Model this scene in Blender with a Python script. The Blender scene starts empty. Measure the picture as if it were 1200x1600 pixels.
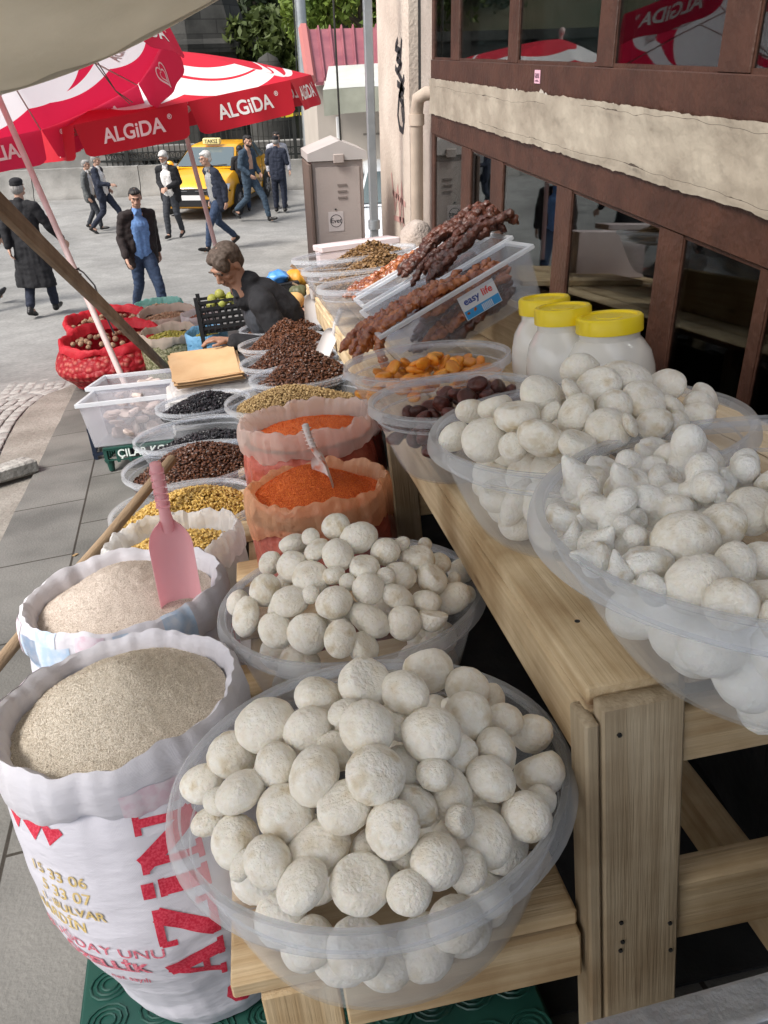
import bpy, bmesh, math, random
import numpy as np
from mathutils import Vector, Matrix, noise
C = bpy.context.scene.collection
SC = bpy.context.scene
rnd = random.Random(7)
rad = math.radians
# ------------------------------------------------------------------ camera, sky, sun, exposure
def _n(v):
    v = np.array(v, float); return v/np.linalg.norm(v)
F = 1295.0
_dn = _n([70, 2300, F]); _b = _n([-245, -722, F]); _z = -_dn
_y = _n(_b-_z*np.dot(_b, _z)); _x = np.cross(_y, _z)
R = np.array([_x, _y, _z])                       # camera axes -> world axes
CAMZ = 1.35
EYE = np.array([0, 0, CAMZ])
cam = bpy.data.cameras.new('camera'); camo = bpy.data.objects.new('camera', cam); C.objects.link(camo)
cam.sensor_fit = 'VERTICAL'; cam.sensor_height = 36; cam.lens = 36*F/1600; cam.clip_start = .02; cam.clip_end = 500
rt, dwn, fw = R[:, 0], R[:, 1], R[:, 2]
camo.matrix_world = Matrix(((rt[0], -dwn[0], -fw[0], 0), (rt[1], -dwn[1], -fw[1], 0), (rt[2], -dwn[2], -fw[2], CAMZ), (0, 0, 0, 1)))
SC.camera = camo
SUN_DIR = _n([-.62, -.30, .82])                   # towards the sun
w = bpy.data.worlds.new('World'); SC.world = w; w.use_nodes = True
nt = w.node_tree; bg = nt.nodes['Background']; sky = nt.nodes.new('ShaderNodeTexSky'); sky.sky_type = 'NISHITA'
sky.sun_disc = False; sky.sun_elevation = math.asin(SUN_DIR[2]); sky.sun_rotation = math.atan2(SUN_DIR[0], SUN_DIR[1])
sky.dust_density = 3.5; sky.air_density = 1.0; sky.ozone_density = .6
hs = nt.nodes.new('ShaderNodeHueSaturation'); hs.inputs['Saturation'].default_value = .5; nt.links.new(sky.outputs[0], hs.inputs['Color']); nt.links.new(hs.outputs[0], bg.inputs[0]); bg.inputs[1].default_value = .128
sl = bpy.data.lights.new('sun', 'SUN'); so = bpy.data.objects.new('sun', sl); C.objects.link(so)
sl.energy = 2.2; sl.angle = rad(20); sl.color = (1, .955, .89)
so.rotation_euler = Vector(SUN_DIR).to_track_quat('Z', 'Y').to_euler(); so.location = (-6, -3, 12)
SC.view_settings.view_transform = 'Standard'; SC.view_settings.look = 'None'; SC.view_settings.exposure = .84; SC.view_settings.gamma = 1
SC.cycles.use_denoising = True; SC.cycles.max_bounces = 8; SC.cycles.transparent_max_bounces = 20; SC.cycles.caustics_reflective = False; SC.cycles.caustics_refractive = False
# ------------------------------------------------------------------ frames: the street falls away from the camera, the stall stands square on it
S_, C_ = .14, .06
zg = _n([-C_, S_, 1]); yg = _n([0, 1, -S_]); xg = np.cross(yg, zg)
GM = Matrix(((xg[0], yg[0], zg[0], 0), (xg[1], yg[1], zg[1], 0), (xg[2], yg[2], zg[2], 0), (0, 0, 0, 1)))
GR = np.array([xg, yg, zg])
CG = GR @ EYE
def ray(px, py): return R @ _n([px-600, py-800, F])
def hit(px, py, h):                               # stall-frame point seen at a photo pixel, h above the pavement
    d = GR @ ray(px, py); t = (h-CG[2])/d[2]; return CG+t*d
def gw(p): return GR.T @ np.array(p, float)       # stall frame -> world
def atY(px, py, Y):
    d = ray(px, py); return EYE+d*(Y/d[1])
def toG(p): return GR @ np.array(p, float)
def sm(a, b, x):
    t = min(1, max(0, (x-a)/(b-a))); return t*t*(3-2*t)
def gz(x, y):
    if y < 10: z = -S_*y
    elif y < 21: u = (y-10)/11; z = -1.4-S_*11*(u-u*u/2)
    else: z = -1.4-S_*5.5
    z += C_*max(-4.2, min(1.5, x))*(1-sm(7, 14, y))
    if y > 24: z += .0*y
    return z
def ground(px, py):
    d = ray(px, py); t = 1.0
    while t < 90:
        p = EYE+d*t
        if p[2] < gz(p[0], p[1]): break
        t += .02
    return EYE+d*t
def GL(x, y, z=0, rz=0): return GM @ Matrix.Translation((x, y, z)) @ Matrix.Rotation(rz, 4, 'Z')
def WL(x, y, z=0, rz=0): return Matrix.Translation((x, y, z)) @ Matrix.Rotation(rz, 4, 'Z')
# ------------------------------------------------------------------ materials
MATS = {}
def mat(name, col, rough=.7, col2=None, nscale=8, bump=0, bscale=60, metal=0, spec=.4, stretch=(1, 1, 1), vary=0, transl=0, detail=5, coat=0, thr=(.35, .65), bdist=.02):
    if name in MATS: return MATS[name]
    m = bpy.data.materials.new(name); m.use_nodes = True; N = m.node_tree.nodes; L = m.node_tree.links; p = N['Principled BSDF']
    p.inputs['Base Color'].default_value = (*col, 1); p.inputs['Roughness'].default_value = rough; p.inputs['Metallic'].default_value = metal
    p.inputs['Specular IOR Level'].default_value = spec; p.inputs['Coat Weight'].default_value = coat
    tc = N.new('ShaderNodeTexCoord'); mp = N.new('ShaderNodeMapping'); mp.inputs['Scale'].default_value = stretch; L.new(tc.outputs['Object'], mp.inputs[0])
    out = None
    if col2:
        nz = N.new('ShaderNodeTexNoise'); nz.inputs['Scale'].default_value = nscale; nz.inputs['Detail'].default_value = detail; L.new(mp.outputs[0], nz.inputs[0])
        cr = N.new('ShaderNodeValToRGB'); cr.color_ramp.elements[0].position = thr[0]; cr.color_ramp.elements[1].position = thr[1]
        cr.color_ramp.elements[0].color = (*col, 1); cr.color_ramp.elements[1].color = (*col2, 1); L.new(nz.outputs[0], cr.inputs[0]); out = cr.outputs[0]
    if vary:
        oi = N.new('ShaderNodeObjectInfo'); hv = N.new('ShaderNodeHueSaturation'); hv.inputs['Color'].default_value = (*col, 1)
        if out: L.new(out, hv.inputs['Color'])
        mr = N.new('ShaderNodeMapRange'); mr.inputs[3].default_value = 1-vary; mr.inputs[4].default_value = 1+vary*.6; L.new(oi.outputs['Random'], mr.inputs[0]); L.new(mr.outputs[0], hv.inputs['Value']); out = hv.outputs[0]
    if out: L.new(out, p.inputs['Base Color'])
    if bump:
        n2 = N.new('ShaderNodeTexNoise'); n2.inputs['Scale'].default_value = bscale; n2.inputs['Detail'].default_value = 6; L.new(mp.outputs[0], n2.inputs[0])
        b = N.new('ShaderNodeBump'); b.inputs['Strength'].default_value = bump; b.inputs['Distance'].default_value = bdist; L.new(n2.outputs[0], b.inputs['Height']); L.new(b.outputs[0], p.inputs['Normal'])
    if transl:
        tr = N.new('ShaderNodeBsdfTranslucent'); mx = N.new('ShaderNodeMixShader'); mx.inputs[0].default_value = transl
        if out: L.new(out, tr.inputs[0])
        else: tr.inputs[0].default_value = (*col, 1)
        L.new(p.outputs[0], mx.inputs[1]); L.new(tr.outputs[0], mx.inputs[2]); L.new(mx.outputs[0], N['Material Output'].inputs[0])
    MATS[name] = m; return m
def clear(name, col, alpha, rough=.15, tint=(1, 1, 1), bump=0, bscale=20, edge=.4):
    """thin translucent plastic: part see-through, part milky, part gloss"""
    if name in MATS: return MATS[name]
    m = mat(name, col, rough, bump=bump, bscale=bscale, spec=.6); N = m.node_tree.nodes; L = m.node_tree.links
    tr = N.new('ShaderNodeBsdfTransparent'); tr.inputs[0].default_value = (*tint, 1); tl = N.new('ShaderNodeBsdfTranslucent'); tl.inputs[0].default_value = (*col, 1)
    m1 = N.new('ShaderNodeMixShader'); m1.inputs[0].default_value = .45; m2 = N.new('ShaderNodeMixShader')
    lw = N.new('ShaderNodeLayerWeight'); lw.inputs[0].default_value = .25; mr = N.new('ShaderNodeMapRange'); mr.inputs[3].default_value = alpha; mr.inputs[4].default_value = min(1, alpha+edge)
    L.new(lw.outputs['Facing'], mr.inputs[0]); L.new(mr.outputs[0], m2.inputs[0])
    L.new(N['Principled BSDF'].outputs[0], m1.inputs[1]); L.new(tl.outputs[0], m1.inputs[2]); L.new(tr.outputs[0], m2.inputs[1]); L.new(m1.outputs[0], m2.inputs[2]); L.new(m2.outputs[0], N['Material Output'].inputs[0])
    return m
def woodm(name, axis, c1, c2):
    if name in MATS: return MATS[name]
    st = [70, 70, 70]; st[axis] = 2.2
    m = mat(name, c1, .75, c2, 1.0, bump=.5, bscale=3, stretch=tuple(st), detail=9, thr=(.36, .62), bdist=.004)
    N = m.node_tree.nodes; L = m.node_tree.links; p = N['Principled BSDF']; tc = N.new('ShaderNodeTexCoord')
    n = N.new('ShaderNodeTexNoise'); n.inputs['Scale'].default_value = 5; n.inputs['Detail'].default_value = 6; L.new(tc.outputs['Object'], n.inputs[0])
    r = N.new('ShaderNodeValToRGB'); r.color_ramp.elements[0].position = .35; r.color_ramp.elements[0].color = (.62, .55, .47, 1); r.color_ramp.elements[1].position = .6; r.color_ramp.elements[1].color = (1, 1, 1, 1); L.new(n.outputs[0], r.inputs[0])
    mu = N.new('ShaderNodeMix'); mu.data_type = 'RGBA'; mu.blend_type = 'MULTIPLY'; mu.inputs[0].default_value = 1
    src = p.inputs['Base Color'].links[0].from_socket; L.new(src, mu.inputs[6]); L.new(r.outputs[0], mu.inputs[7])
    # knots
    v = N.new('ShaderNodeTexVoronoi'); v.inputs['Scale'].default_value = 1; mp = N.new('ShaderNodeMapping'); s2 = [11, 11, 11]; s2[axis] = 3.2; mp.inputs['Scale'].default_value = s2; L.new(tc.outputs['Object'], mp.inputs[0]); L.new(mp.outputs[0], v.inputs[0])
    k = N.new('ShaderNodeValToRGB'); k.color_ramp.elements[0].position = .05; k.color_ramp.elements[0].color = (.28, .17, .1, 1); k.color_ramp.elements[1].position = .13; k.color_ramp.elements[1].color = (1, 1, 1, 1); L.new(v.outputs['Distance'], k.inputs[0])
    m3 = N.new('ShaderNodeMix'); m3.data_type = 'RGBA'; m3.blend_type = 'MULTIPLY'; m3.inputs[0].default_value = .8; L.new(mu.outputs[2], m3.inputs[6]); L.new(k.outputs[0], m3.inputs[7]); L.new(m3.outputs[2], p.inputs['Base Color'])
    return m
PINE = [woodm('pine_%d' % a, a, (.58, .43, .25), (.72, .575, .37)) for a in range(3)]
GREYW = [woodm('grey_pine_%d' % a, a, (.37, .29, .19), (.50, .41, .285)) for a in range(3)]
# ------------------------------------------------------------------ mesh helpers
class MB:
    def __init__(s): s.v = []; s.f = []
    def add(s, v, f):
        o = len(s.v); s.v += [tuple(map(float, p)) for p in v]; s.f += [tuple(i+o for i in q) for q in f]; return s
    def box(s, x0, x1, y0, y1, z0, z1, M=None, bev=0):
        if bev:
            b = bev; v = []; f = []
            for (sz, zz) in ((z0, z0+b), (z1, z1-b)):
                pass
            ring = lambda x0, x1, y0, y1, z: [(x0+b, y0, z), (x1-b, y0, z), (x1, y0+b, z), (x1, y1-b, z), (x1-b, y1, z), (x0+b, y1, z), (x0, y1-b, z), (x0, y0+b, z)]
            v += ring(x0+b, x1-b, y0+b, y1-b, z0)+ring(x0, x1, y0, y1, z0+b)+ring(x0, x1, y0, y1, z1-b)+ring(x0+b, x1-b, y0+b, y1-b, z1)
            f.append(tuple(range(7, -1, -1))); f.append(tuple(24+i for i in range(8)))
            for k in range(3):
                for i in range(8): f.append((k*8+i, k*8+(i+1) % 8, k*8+8+(i+1) % 8, k*8+8+i))
        else:
            v = [(x0, y0, z0), (x1, y0, z0), (x1, y1, z0), (x0, y1, z0), (x0, y0, z1), (x1, y0, z1), (x1, y1, z1), (x0, y1, z1)]
            f = [(0, 3, 2, 1), (4, 5, 6, 7), (0, 1, 5, 4), (1, 2, 6, 5), (2, 3, 7, 6), (3, 0, 4, 7)]
        if M is not None: v = [tuple(M @ Vector(p)) for p in v]
        return s.add(v, f)
    def tube(s, pts, r, n=10, cap=True):
        pts = [Vector(p) for p in pts]; rs = r if isinstance(r, (list, tuple)) else [r]*len(pts); v = []; f = []
        up = Vector((0, 0, 1)); prev = None
        for i, p in enumerate(pts):
            t = (pts[min(i+1, len(pts)-1)]-pts[max(i-1, 0)]).normalized()
            if prev is None:
                a = t.cross(up if abs(t.z) < .95 else Vector((1, 0, 0))).normalized()
            else: a = (prev-t*prev.dot(t)).normalized()
            prev = a; b = t.cross(a)
            for k in range(n):
                an = 2*math.pi*k/n; v.append(p+(a*math.cos(an)+b*math.sin(an))*rs[i])
        for i in range(len(pts)-1):
            for k in range(n): f.append((i*n+k, i*n+(k+1) % n, (i+1)*n+(k+1) % n, (i+1)*n+k))
        if cap: f.append(tuple(range(n-1, -1, -1))); f.append(tuple((len(pts)-1)*n+k for k in range(n)))
        return s.add(v, f)
    def lathe(s, prof, n=48, closed=False, cx=0, cy=0, fn=None):
        v = []; f = []; m = len(prof)
        for k in range(n):
            a = 2*math.pi*k/n
            for j, (r, z) in enumerate(prof):
                q = (r*math.cos(a)+cx, r*math.sin(a)+cy, z)
                v.append(fn(a, j, r, z) if fn else q)
        for k in range(n):
            k2 = (k+1) % n
            for j in range(m if closed else m-1):
                j2 = (j+1) % m; f.append((k*m+j, k2*m+j, k2*m+j2, k*m+j2))
        return s.add(v, f)
    def prism(s, poly, h0, h1, M=None):
        n = len(poly); v = [(x, y, h0) for x, y in poly]+[(x, y, h1) for x, y in poly]
        f = [tuple(range(n-1, -1, -1)), tuple(range(n, 2*n))]+[(i, (i+1) % n, n+(i+1) % n, n+i) for i in range(n)]
        if M is not None: v = [tuple(M @ Vector(p)) for p in v]
        return s.add(v, f)
    def ell(s, c, r, n=12, m=8, M=None):
        v = []; f = []
        for j in range(m+1):
            ph = math.pi*j/m
            for k in range(n): a = 2*math.pi*k/n; v.append(Vector((r[0]*math.sin(ph)*math.cos(a), r[1]*math.sin(ph)*math.sin(a), r[2]*math.cos(ph))))
        for j in range(m):
            for k in range(n): f.append((j*n+k, (j+1)*n+k, (j+1)*n+(k+1) % n, j*n+(k+1) % n))
        if M is not None: v = [M @ p for p in v]
        c = Vector(c); return s.add([p+c for p in v], f)
    def build(s, name, m, parent=None, M=None, smooth=True, flat=None):
        me = bpy.data.meshes.new(name); me.from_pydata(s.v, [], s.f); me.materials.append(m)
        if smooth and not flat:
            me.polygons.foreach_set('use_smooth', [True]*len(me.polygons))
            try: me.set_sharp_from_angle(angle=rad(38))
            except Exception: pass
        o = bpy.data.objects.new(name, me); C.objects.link(o)
        if parent: o.parent = parent
        if M is not None: o.matrix_local = M
        return o
def tag(o, label=None, cat=None, group=None, kind=None):
    if label: o['label'] = label
    if cat: o['category'] = cat
    if group: o['group'] = group
    if kind: o['kind'] = kind
    return o
def thing(name, label, cat, M, group=None):
    o = bpy.data.objects.new(name, None); C.objects.link(o); o.matrix_world = M; o.empty_display_size = .1
    return tag(o, label, cat, group)
def inst(src, M, name=None, parent=None):
    o = bpy.data.objects.new(name or src.name.split('.')[0], src.data if hasattr(src, 'data') else src); C.objects.link(o)
    if parent: o.parent = parent; o.matrix_local = M
    else: o.matrix_world = M
    return o
def copy_tree(o, parent=None):
    c = o.copy(); C.objects.link(c); c.parent = parent
    if parent: c.matrix_local = o.matrix_local
    for ch in [k for k in bpy.data.objects if k.parent == o]: copy_tree(ch, c)
    return c
TMP = bpy.data.scenes.new('workbench')
def evald(o):
    vl = TMP.view_layers[0]; vl.update(); return bpy.data.meshes.new_from_object(o.evaluated_get(vl.depsgraph))
def remesh(mb, vox, smooth=2):
    me = bpy.data.meshes.new('t'); me.from_pydata(mb.v, [], mb.f); o = bpy.data.objects.new('t', me); TMP.collection.objects.link(o)
    r = o.modifiers.new('r', 'REMESH'); r.mode = 'VOXEL'; r.voxel_size = vox
    if smooth:
        q = o.modifiers.new('s', 'SMOOTH'); q.iterations = smooth; q.factor = .5
    m2 = evald(o)
    bpy.data.objects.remove(o); bpy.data.meshes.remove(me)
    m2.polygons.foreach_set('use_smooth', [True]*len(m2.polygons)); return m2
def wob(me, fn):
    n = len(me.vertices); co = np.empty(n*3); me.vertices.foreach_get('co', co); no = np.empty(n*3); me.vertices.foreach_get('normal', no); co = co.reshape(-1, 3); no = no.reshape(-1, 3)
    d = np.array([fn(c) for c in co.tolist()]); co += no*d[:, None]; me.vertices.foreach_set('co', co.ravel()); me.update(); return me
def objm(name, me, m, parent=None, M=None):
    me.name = name; me.materials.clear(); me.materials.append(m); o = bpy.data.objects.new(name, me); C.objects.link(o)
    if parent: o.parent = parent
    if M is not None: o.matrix_local = M
    return o
TXT = {}
def text2d(s, size, bold=0.0, cell=None, shear=0):
    key = (s, size, bold, cell, shear)
    if key not in TXT: TXT[key] = _text2d(*key)
    return TXT[key]
def _text2d(s, size, bold=0.0, cell=None, shear=0):
    cu = bpy.data.curves.new('t', 'FONT'); cu.body = s; cu.size = size; cu.offset = bold*size; cu.align_x = 'CENTER'; cu.align_y = 'CENTER'; cu.shear = shear; cu.resolution_u = 4
    o = bpy.data.objects.new('t', cu); TMP.collection.objects.link(o)
    me = evald(o); bm = bmesh.new(); bm.from_mesh(me)
    if cell and len(bm.verts):
        xs = [v.co.x for v in bm.verts]; ys = [v.co.y for v in bm.verts]
        for ax, lo, hi in ((0, min(xs), max(xs)), (1, min(ys), max(ys))):
            t = lo+cell
            while t < hi:
                no = [0, 0, 0]; no[ax] = 1; co = [0, 0, 0]; co[ax] = t
                bmesh.ops.bisect_plane(bm, geom=bm.verts[:]+bm.edges[:]+bm.faces[:], plane_co=co, plane_no=no); t += cell
    V = [(v.co.x, v.co.y) for v in bm.verts]; bm.verts.index_update(); Fc = [tuple(v.index for v in f.verts) for f in bm.faces]
    bm.free(); bpy.data.meshes.remove(me); bpy.data.objects.remove(o); bpy.data.curves.remove(cu); return V, Fc
def decal(parts, fn, name, m, parent, M=None):
    mb = MB()
    for V, Fc in parts: mb.add([fn(x, y) for x, y in V], Fc)
    return mb.build(name, m, parent, M, smooth=False)
def ribbon(pts, wd, close=False):
    """flat 2-D stroke; wd may be a list"""
    n = len(pts); W = wd if isinstance(wd, (list, tuple)) else [wd]*n; V = []; Fc = []
    for i, p in enumerate(pts):
        a = pts[(i-1) % n] if close or i > 0 else p; b = pts[(i+1) % n] if close or i < n-1 else p
        dx, dy = b[0]-a[0], b[1]-a[1]; l = math.hypot(dx, dy) or 1; nx, ny = -dy/l*W[i]/2, dx/l*W[i]/2
        V += [(p[0]+nx, p[1]+ny), (p[0]-nx, p[1]-ny)]
    for i in range(n if close else n-1): j = (i+1) % n; Fc.append((2*i, 2*i+1, 2*j+1, 2*j))
    return V, Fc
def nz(x, y=0, z=0): return noise.noise(Vector((x, y, z)))
def shift(part, dx, dy): return ([(x+dx, y+dy) for x, y in part[0]], part[1])
# ================================================================== GROUND
asph = mat('asphalt', (.205, .203, .195), .9, (.285, .28, .268), 26, bump=.5, bscale=110, detail=8, bdist=.006, thr=(.3, .7))
def sheet(xs, ys, zf, name, m, kind='structure'):
    mb = MB(); n = len(xs)
    mb.add([(x, y, zf(x, y)) for y in ys for x in xs], [(j*n+i, j*n+i+1, (j+1)*n+i+1, (j+1)*n+i) for j in range(len(ys)-1) for i in range(n-1)])
    return tag(mb.build(name, m), kind=kind)
_N = asph.node_tree.nodes; _L = asph.node_tree.links; _p = _N['Principled BSDF']; _t = _N.new('ShaderNodeTexCoord')
for _s, _a, _b in ((.55, .80, 1.12), (2.6, .88, 1.08)):
    _n1 = _N.new('ShaderNodeTexNoise'); _n1.inputs['Scale'].default_value = _s; _n1.inputs['Detail'].default_value = 7; _n1.inputs['Distortion'].default_value = .6; _L.new(_t.outputs['Object'], _n1.inputs[0])
    _m = _N.new('ShaderNodeMapRange'); _m.inputs[1].default_value = .35; _m.inputs[2].default_value = .62; _m.inputs[3].default_value = _a; _m.inputs[4].default_value = _b; _L.new(_n1.outputs[0], _m.inputs[0])
    _h = _N.new('ShaderNodeHueSaturation'); _L.new(_p.inputs['Base Color'].links[0].from_socket, _h.inputs['Color']); _L.new(_m.outputs[0], _h.inputs['Value']); _L.new(_h.outputs[0], _p.inputs['Base Color'])
xs = [-120, -60, -30]+[-16+i*.8 for i in range(41)]+[30, 60, 120]
ys = [-20, -8]+[-4+i*.6 for i in range(56)]+[34, 45, 70, 120, 220]
sheet(xs, ys, lambda x, y: gz(x, y)-.03, 'road', asph)
# pavement slabs (raised sheet with an edge), laid along the kerb
slabm = mat('slab_stone', (.105, .103, .096), .85, (.185, .18, .167), 2.2, bump=.4, bscale=90, detail=8, bdist=.008)
N = slabm.node_tree.nodes; L = slabm.node_tree.links
tc = N.new('ShaderNodeTexCoord'); mp = N.new('ShaderNodeMapping'); mp.inputs['Rotation'].default_value = (0, 0, rad(-5.6+90)); mp.inputs['Location'].default_value = (.03, .13, 0); L.new(tc.outputs['Object'], mp.inputs[0])
br = N.new('ShaderNodeTexBrick'); br.inputs['Scale'].default_value = 1; br.inputs['Brick Width'].default_value = .72; br.inputs['Row Height'].default_value = .42; br.inputs['Mortar Size'].default_value = .006; br.inputs['Mortar Smooth'].default_value = .4
br.inputs['Color1'].default_value = (1, 1, 1, 1); br.inputs['Color2'].default_value = (.86, .86, .84, 1); br.inputs['Mortar'].default_value = (.2, .17, .14, 1); br.offset = .5
L.new(mp.outputs[0], br.inputs[0]); mu = N.new('ShaderNodeMix'); mu.data_type = 'RGBA'; mu.blend_type = 'MULTIPLY'; mu.inputs[0].default_value = 1
p = N['Principled BSDF']; L.new(p.inputs['Base Color'].links[0].from_socket, mu.inputs[6]); L.new(br.outputs[0], mu.inputs[7]); L.new(mu.outputs[2], p.inputs['Base Color'])
def kerb_x(y):                                    # stall-frame x of the pavement's street edge
    a, b = hit(34, 778, 0), hit(112, 619, 0); x = a[0]+(b[0]-a[0])*(y-a[1])/(b[1]-a[1])
    return max(x, -1.65-.0*y)
mb = MB(); Y0, Y1, n = -3.0, 9.2, 60
for i in range(n+1):
    y = Y0+(Y1-Y0)*i/n; x0 = kerb_x(y)+.006*nz(y*6); mb.v += [(x0, y, 0), (1.6, y, 0), (x0, y, -.12), (1.6, y, -.12)]
for i in range(n):
    a, b = 4*i, 4*i+4; mb.f += [(a, a+1, b+1, b), (a+2, a, b, b+2)]
mb.f += [(4*n, 4*n+1, 4*n+3, 4*n+2)]
tag(mb.build('pavement', slabm, M=GM, smooth=False), kind='structure')
# gutter of worn concrete and setts beyond it
gut = mat('worn_concrete', (.19, .172, .148), .9, (.28, .26, .23), 3, bump=.6, bscale=30, detail=8, bdist=.02)
ARC = [hit(*q, 0) for q in ((-40, 815), (0, 705), (11, 682), (26, 654), (43, 634), (71, 613), (105, 602), (131, 591), (128, 548))]
def arc(y): return min(float(np.interp(y, [q[1] for q in ARC], [q[0] for q in ARC])), kerb_x(y)-.03)
mb = MB(); n = 60
for i in range(n+1):
    y = 2.2+5.4*i/n; mb.v += [(arc(y), y, -.016+.006*nz(y*3)), (kerb_x(y)-.012, y, -.02)]
for i in range(n): mb.f.append((2*i, 2*i+1, 2*i+3, 2*i+2))
tag(mb.build('gutter', gut, M=GM), kind='structure')
sett = mat('sett_stone', (.27, .265, .25), .85, (.36, .35, .33), 6, bump=.4, bscale=40)
mb = MB(); r2 = random.Random(3)
for row in range(17):
    off = .012+row*.092; yy = 2.3
    while yy < 9.6-.03*row:
        ln = .13+.07*r2.random(); yc = yy+ln/2; x1 = arc(yc)-off
        sl_ = (arc(yc+.05)-arc(yc-.05))/.1
        if not (yc > 7.8 and r2.random() < .10):
            M = Matrix.Translation((x1-.042, yc, -.03+.006*r2.random()-.012*max(0, (yc-6.1)))) @ Matrix.Rotation(-math.atan(sl_)+r2.uniform(-.05, .05), 4, 'Z') @ Matrix.Rotation(r2.uniform(-.02, .02), 4, 'X')
            mb.box(-.038, .038, -ln/2+.006, ln/2-.006, -.05, .016, M, bev=.005)
        yy += ln
tag(mb.build('sett_paving', sett, M=GM), kind='structure')
# broken stone block lying on the kerb
mb = MB(); mb.box(-.17, .17, -.07, .07, 0, .075, bev=.012)
mb.v = [(x+.01*nz(x*9, y*9, z*9), y+.012*nz(x*9+5, y*9, z*9), z+.01*nz(x*9, y*9+7, z*9)) for x, y, z in mb.v]
q = hit(18, 742, .02)
tag(mb.build('stone_block', mat('granite_block', (.42, .41, .38), .85, (.26, .25, .23), 14, bump=.7, bscale=40), M=GL(q[0]-.03, q[1], .004, rad(38))), 'broken grey stone block lying at the pavement edge', 'stone block')
for i, (px, py, s) in enumerate(((30, 1310, .02), (118, 868, .012), (52, 665, .02), (70, 683, .014), (62, 722, .016))):
    q = hit(px, py, .0)
    if i == 1:
        mb = MB(); mb.box(-s, s, -s*.6, s*.6, 0, .003); tag(mb.build('leaf', mat('dead_leaf', (.3, .2, .1)), M=GL(q[0], q[1], .002, i)), 'small dry brown leaf fallen on the pavement slabs', 'leaf')
# ================================================================== SHOP BUILDING (right)
WX = 1.3
def wallpt(px, py, X=WX):
    d = ray(px, py); return EYE+d*(X/d[0])
ZA, ZB, ZC, ZD = CAMZ-.087, CAMZ-.203, CAMZ-.383, CAMZ-.515
YN, YF = .2, 5.9                                   # near and far ends of the shop front
shop = thing('shop_building', 'brown framed shop front with a peeling cream plaster band between two rows of windows', 'building', WL(WX, YN, 0))
brown = mat('brown_frame', (.036, .014, .008), .5, (.060, .024, .014), 7, bump=.3, bscale=40, spec=.5)
plas = mat('cream_plaster', (.25, .215, .17), .9, (.35, .31, .25), 5, bump=.45, bscale=24, detail=9, bdist=.012)
flake = mat('flaking_paint', (.50, .48, .43), .85, (.38, .34, .29), 30, bump=.5, bscale=60)
W0 = lambda y: y-YN                                # local y
def beam(name, z0, z1, y0, y1, x0=-.02, x1=.1, m=brown, bev=.003):
    mb = MB(); mb.box(x0, x1, W0(y0), W0(y1), z0, z1, bev=bev); return mb.build(name, m, shop)
# plaster band with an uneven face and ragged edges
mb = MB(); nY, nZ = 260, 14
for i in range(nY+1):
    y = YN+(YF-YN)*i/nY
    for j in range(nZ+1):
        t = j/nZ; z = ZC-.012+(ZB-ZC+.024)*t
        mb.v.append((-.034+.006*nz(y*3, z*9)+.003*nz(y*17, z*30), W0(y), z+(.012*nz(y*6, 3)+.007*nz(y*25, 9))*(1 if j in (0, nZ) else .3)))
for i in range(nY):
    for j in range(nZ): a = i*(nZ+1)+j; mb.f.append((a, a+nZ+1, a+nZ+2, a+1))
mb.build('plaster_band', plas, shop)
beam('sill_beam', ZB, ZA, YN, YF, -.024, .1); beam('lintel_beam', ZD, ZC, YN, YF, -.022, .1)
def ragged(name, zc, sgn, y0, y1, amp, base, seed, x=-.0475, thr=-.1, m=None):
    mb = MB(); n = int((y1-y0)/.008)
    for i in range(n):
        ya, yb = y0+(y1-y0)*i/n, y0+(y1-y0)*(i+1)/n; q = []
        for y in (ya, yb):
            a = max(0, base+amp*(nz(y*5, seed)+.6*nz(y*16, seed+3)+.4*nz(y*45, seed))); q.append(a)
        if name == 'plaster_crack': q = [max(.0011, v_) for v_ in q]
        elif min(q) < .002: continue
        o = len(mb.v); wa, wb = [(.016*nz(y*2.3, seed)+.006*nz(y*13, seed)) if name == 'plaster_crack' else 0 for y in (ya, yb)]; mb.v += [(x, W0(ya), zc+wa), (x, W0(yb), zc+wb), (x, W0(yb), zc+wb+sgn*q[1]), (x, W0(ya), zc+wa+sgn*q[0])]; mb.f.append((o, o+1, o+2, o+3))
    mb.build(name, m or flake, shop, smooth=False)
ragged('peeled_paint', ZB-.004, 1, 1.5, YF, .028, .006, 1, x=-.0255)
ragged('peeled_paint', ZC+.004, -1, 1.5, YF, .026, .004, 8, x=-.0235)
dkc = mat('crack_dark', (.06, .045, .035), .9)
ragged('plaster_crack', ZC+.018, 1, 1.3, 4.6, .010, -.001, 20, x=-.0485, m=dkc)
ragged('plaster_crack', ZB-.03, -1, 3.6, 5.7, .008, -.0005, 31, x=-.0485, m=dkc)
ragged('plaster_crack', ZB-.004, 1, 1.6, 3.2, .009, -.001, 44, x=-.0505, m=dkc)
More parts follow.
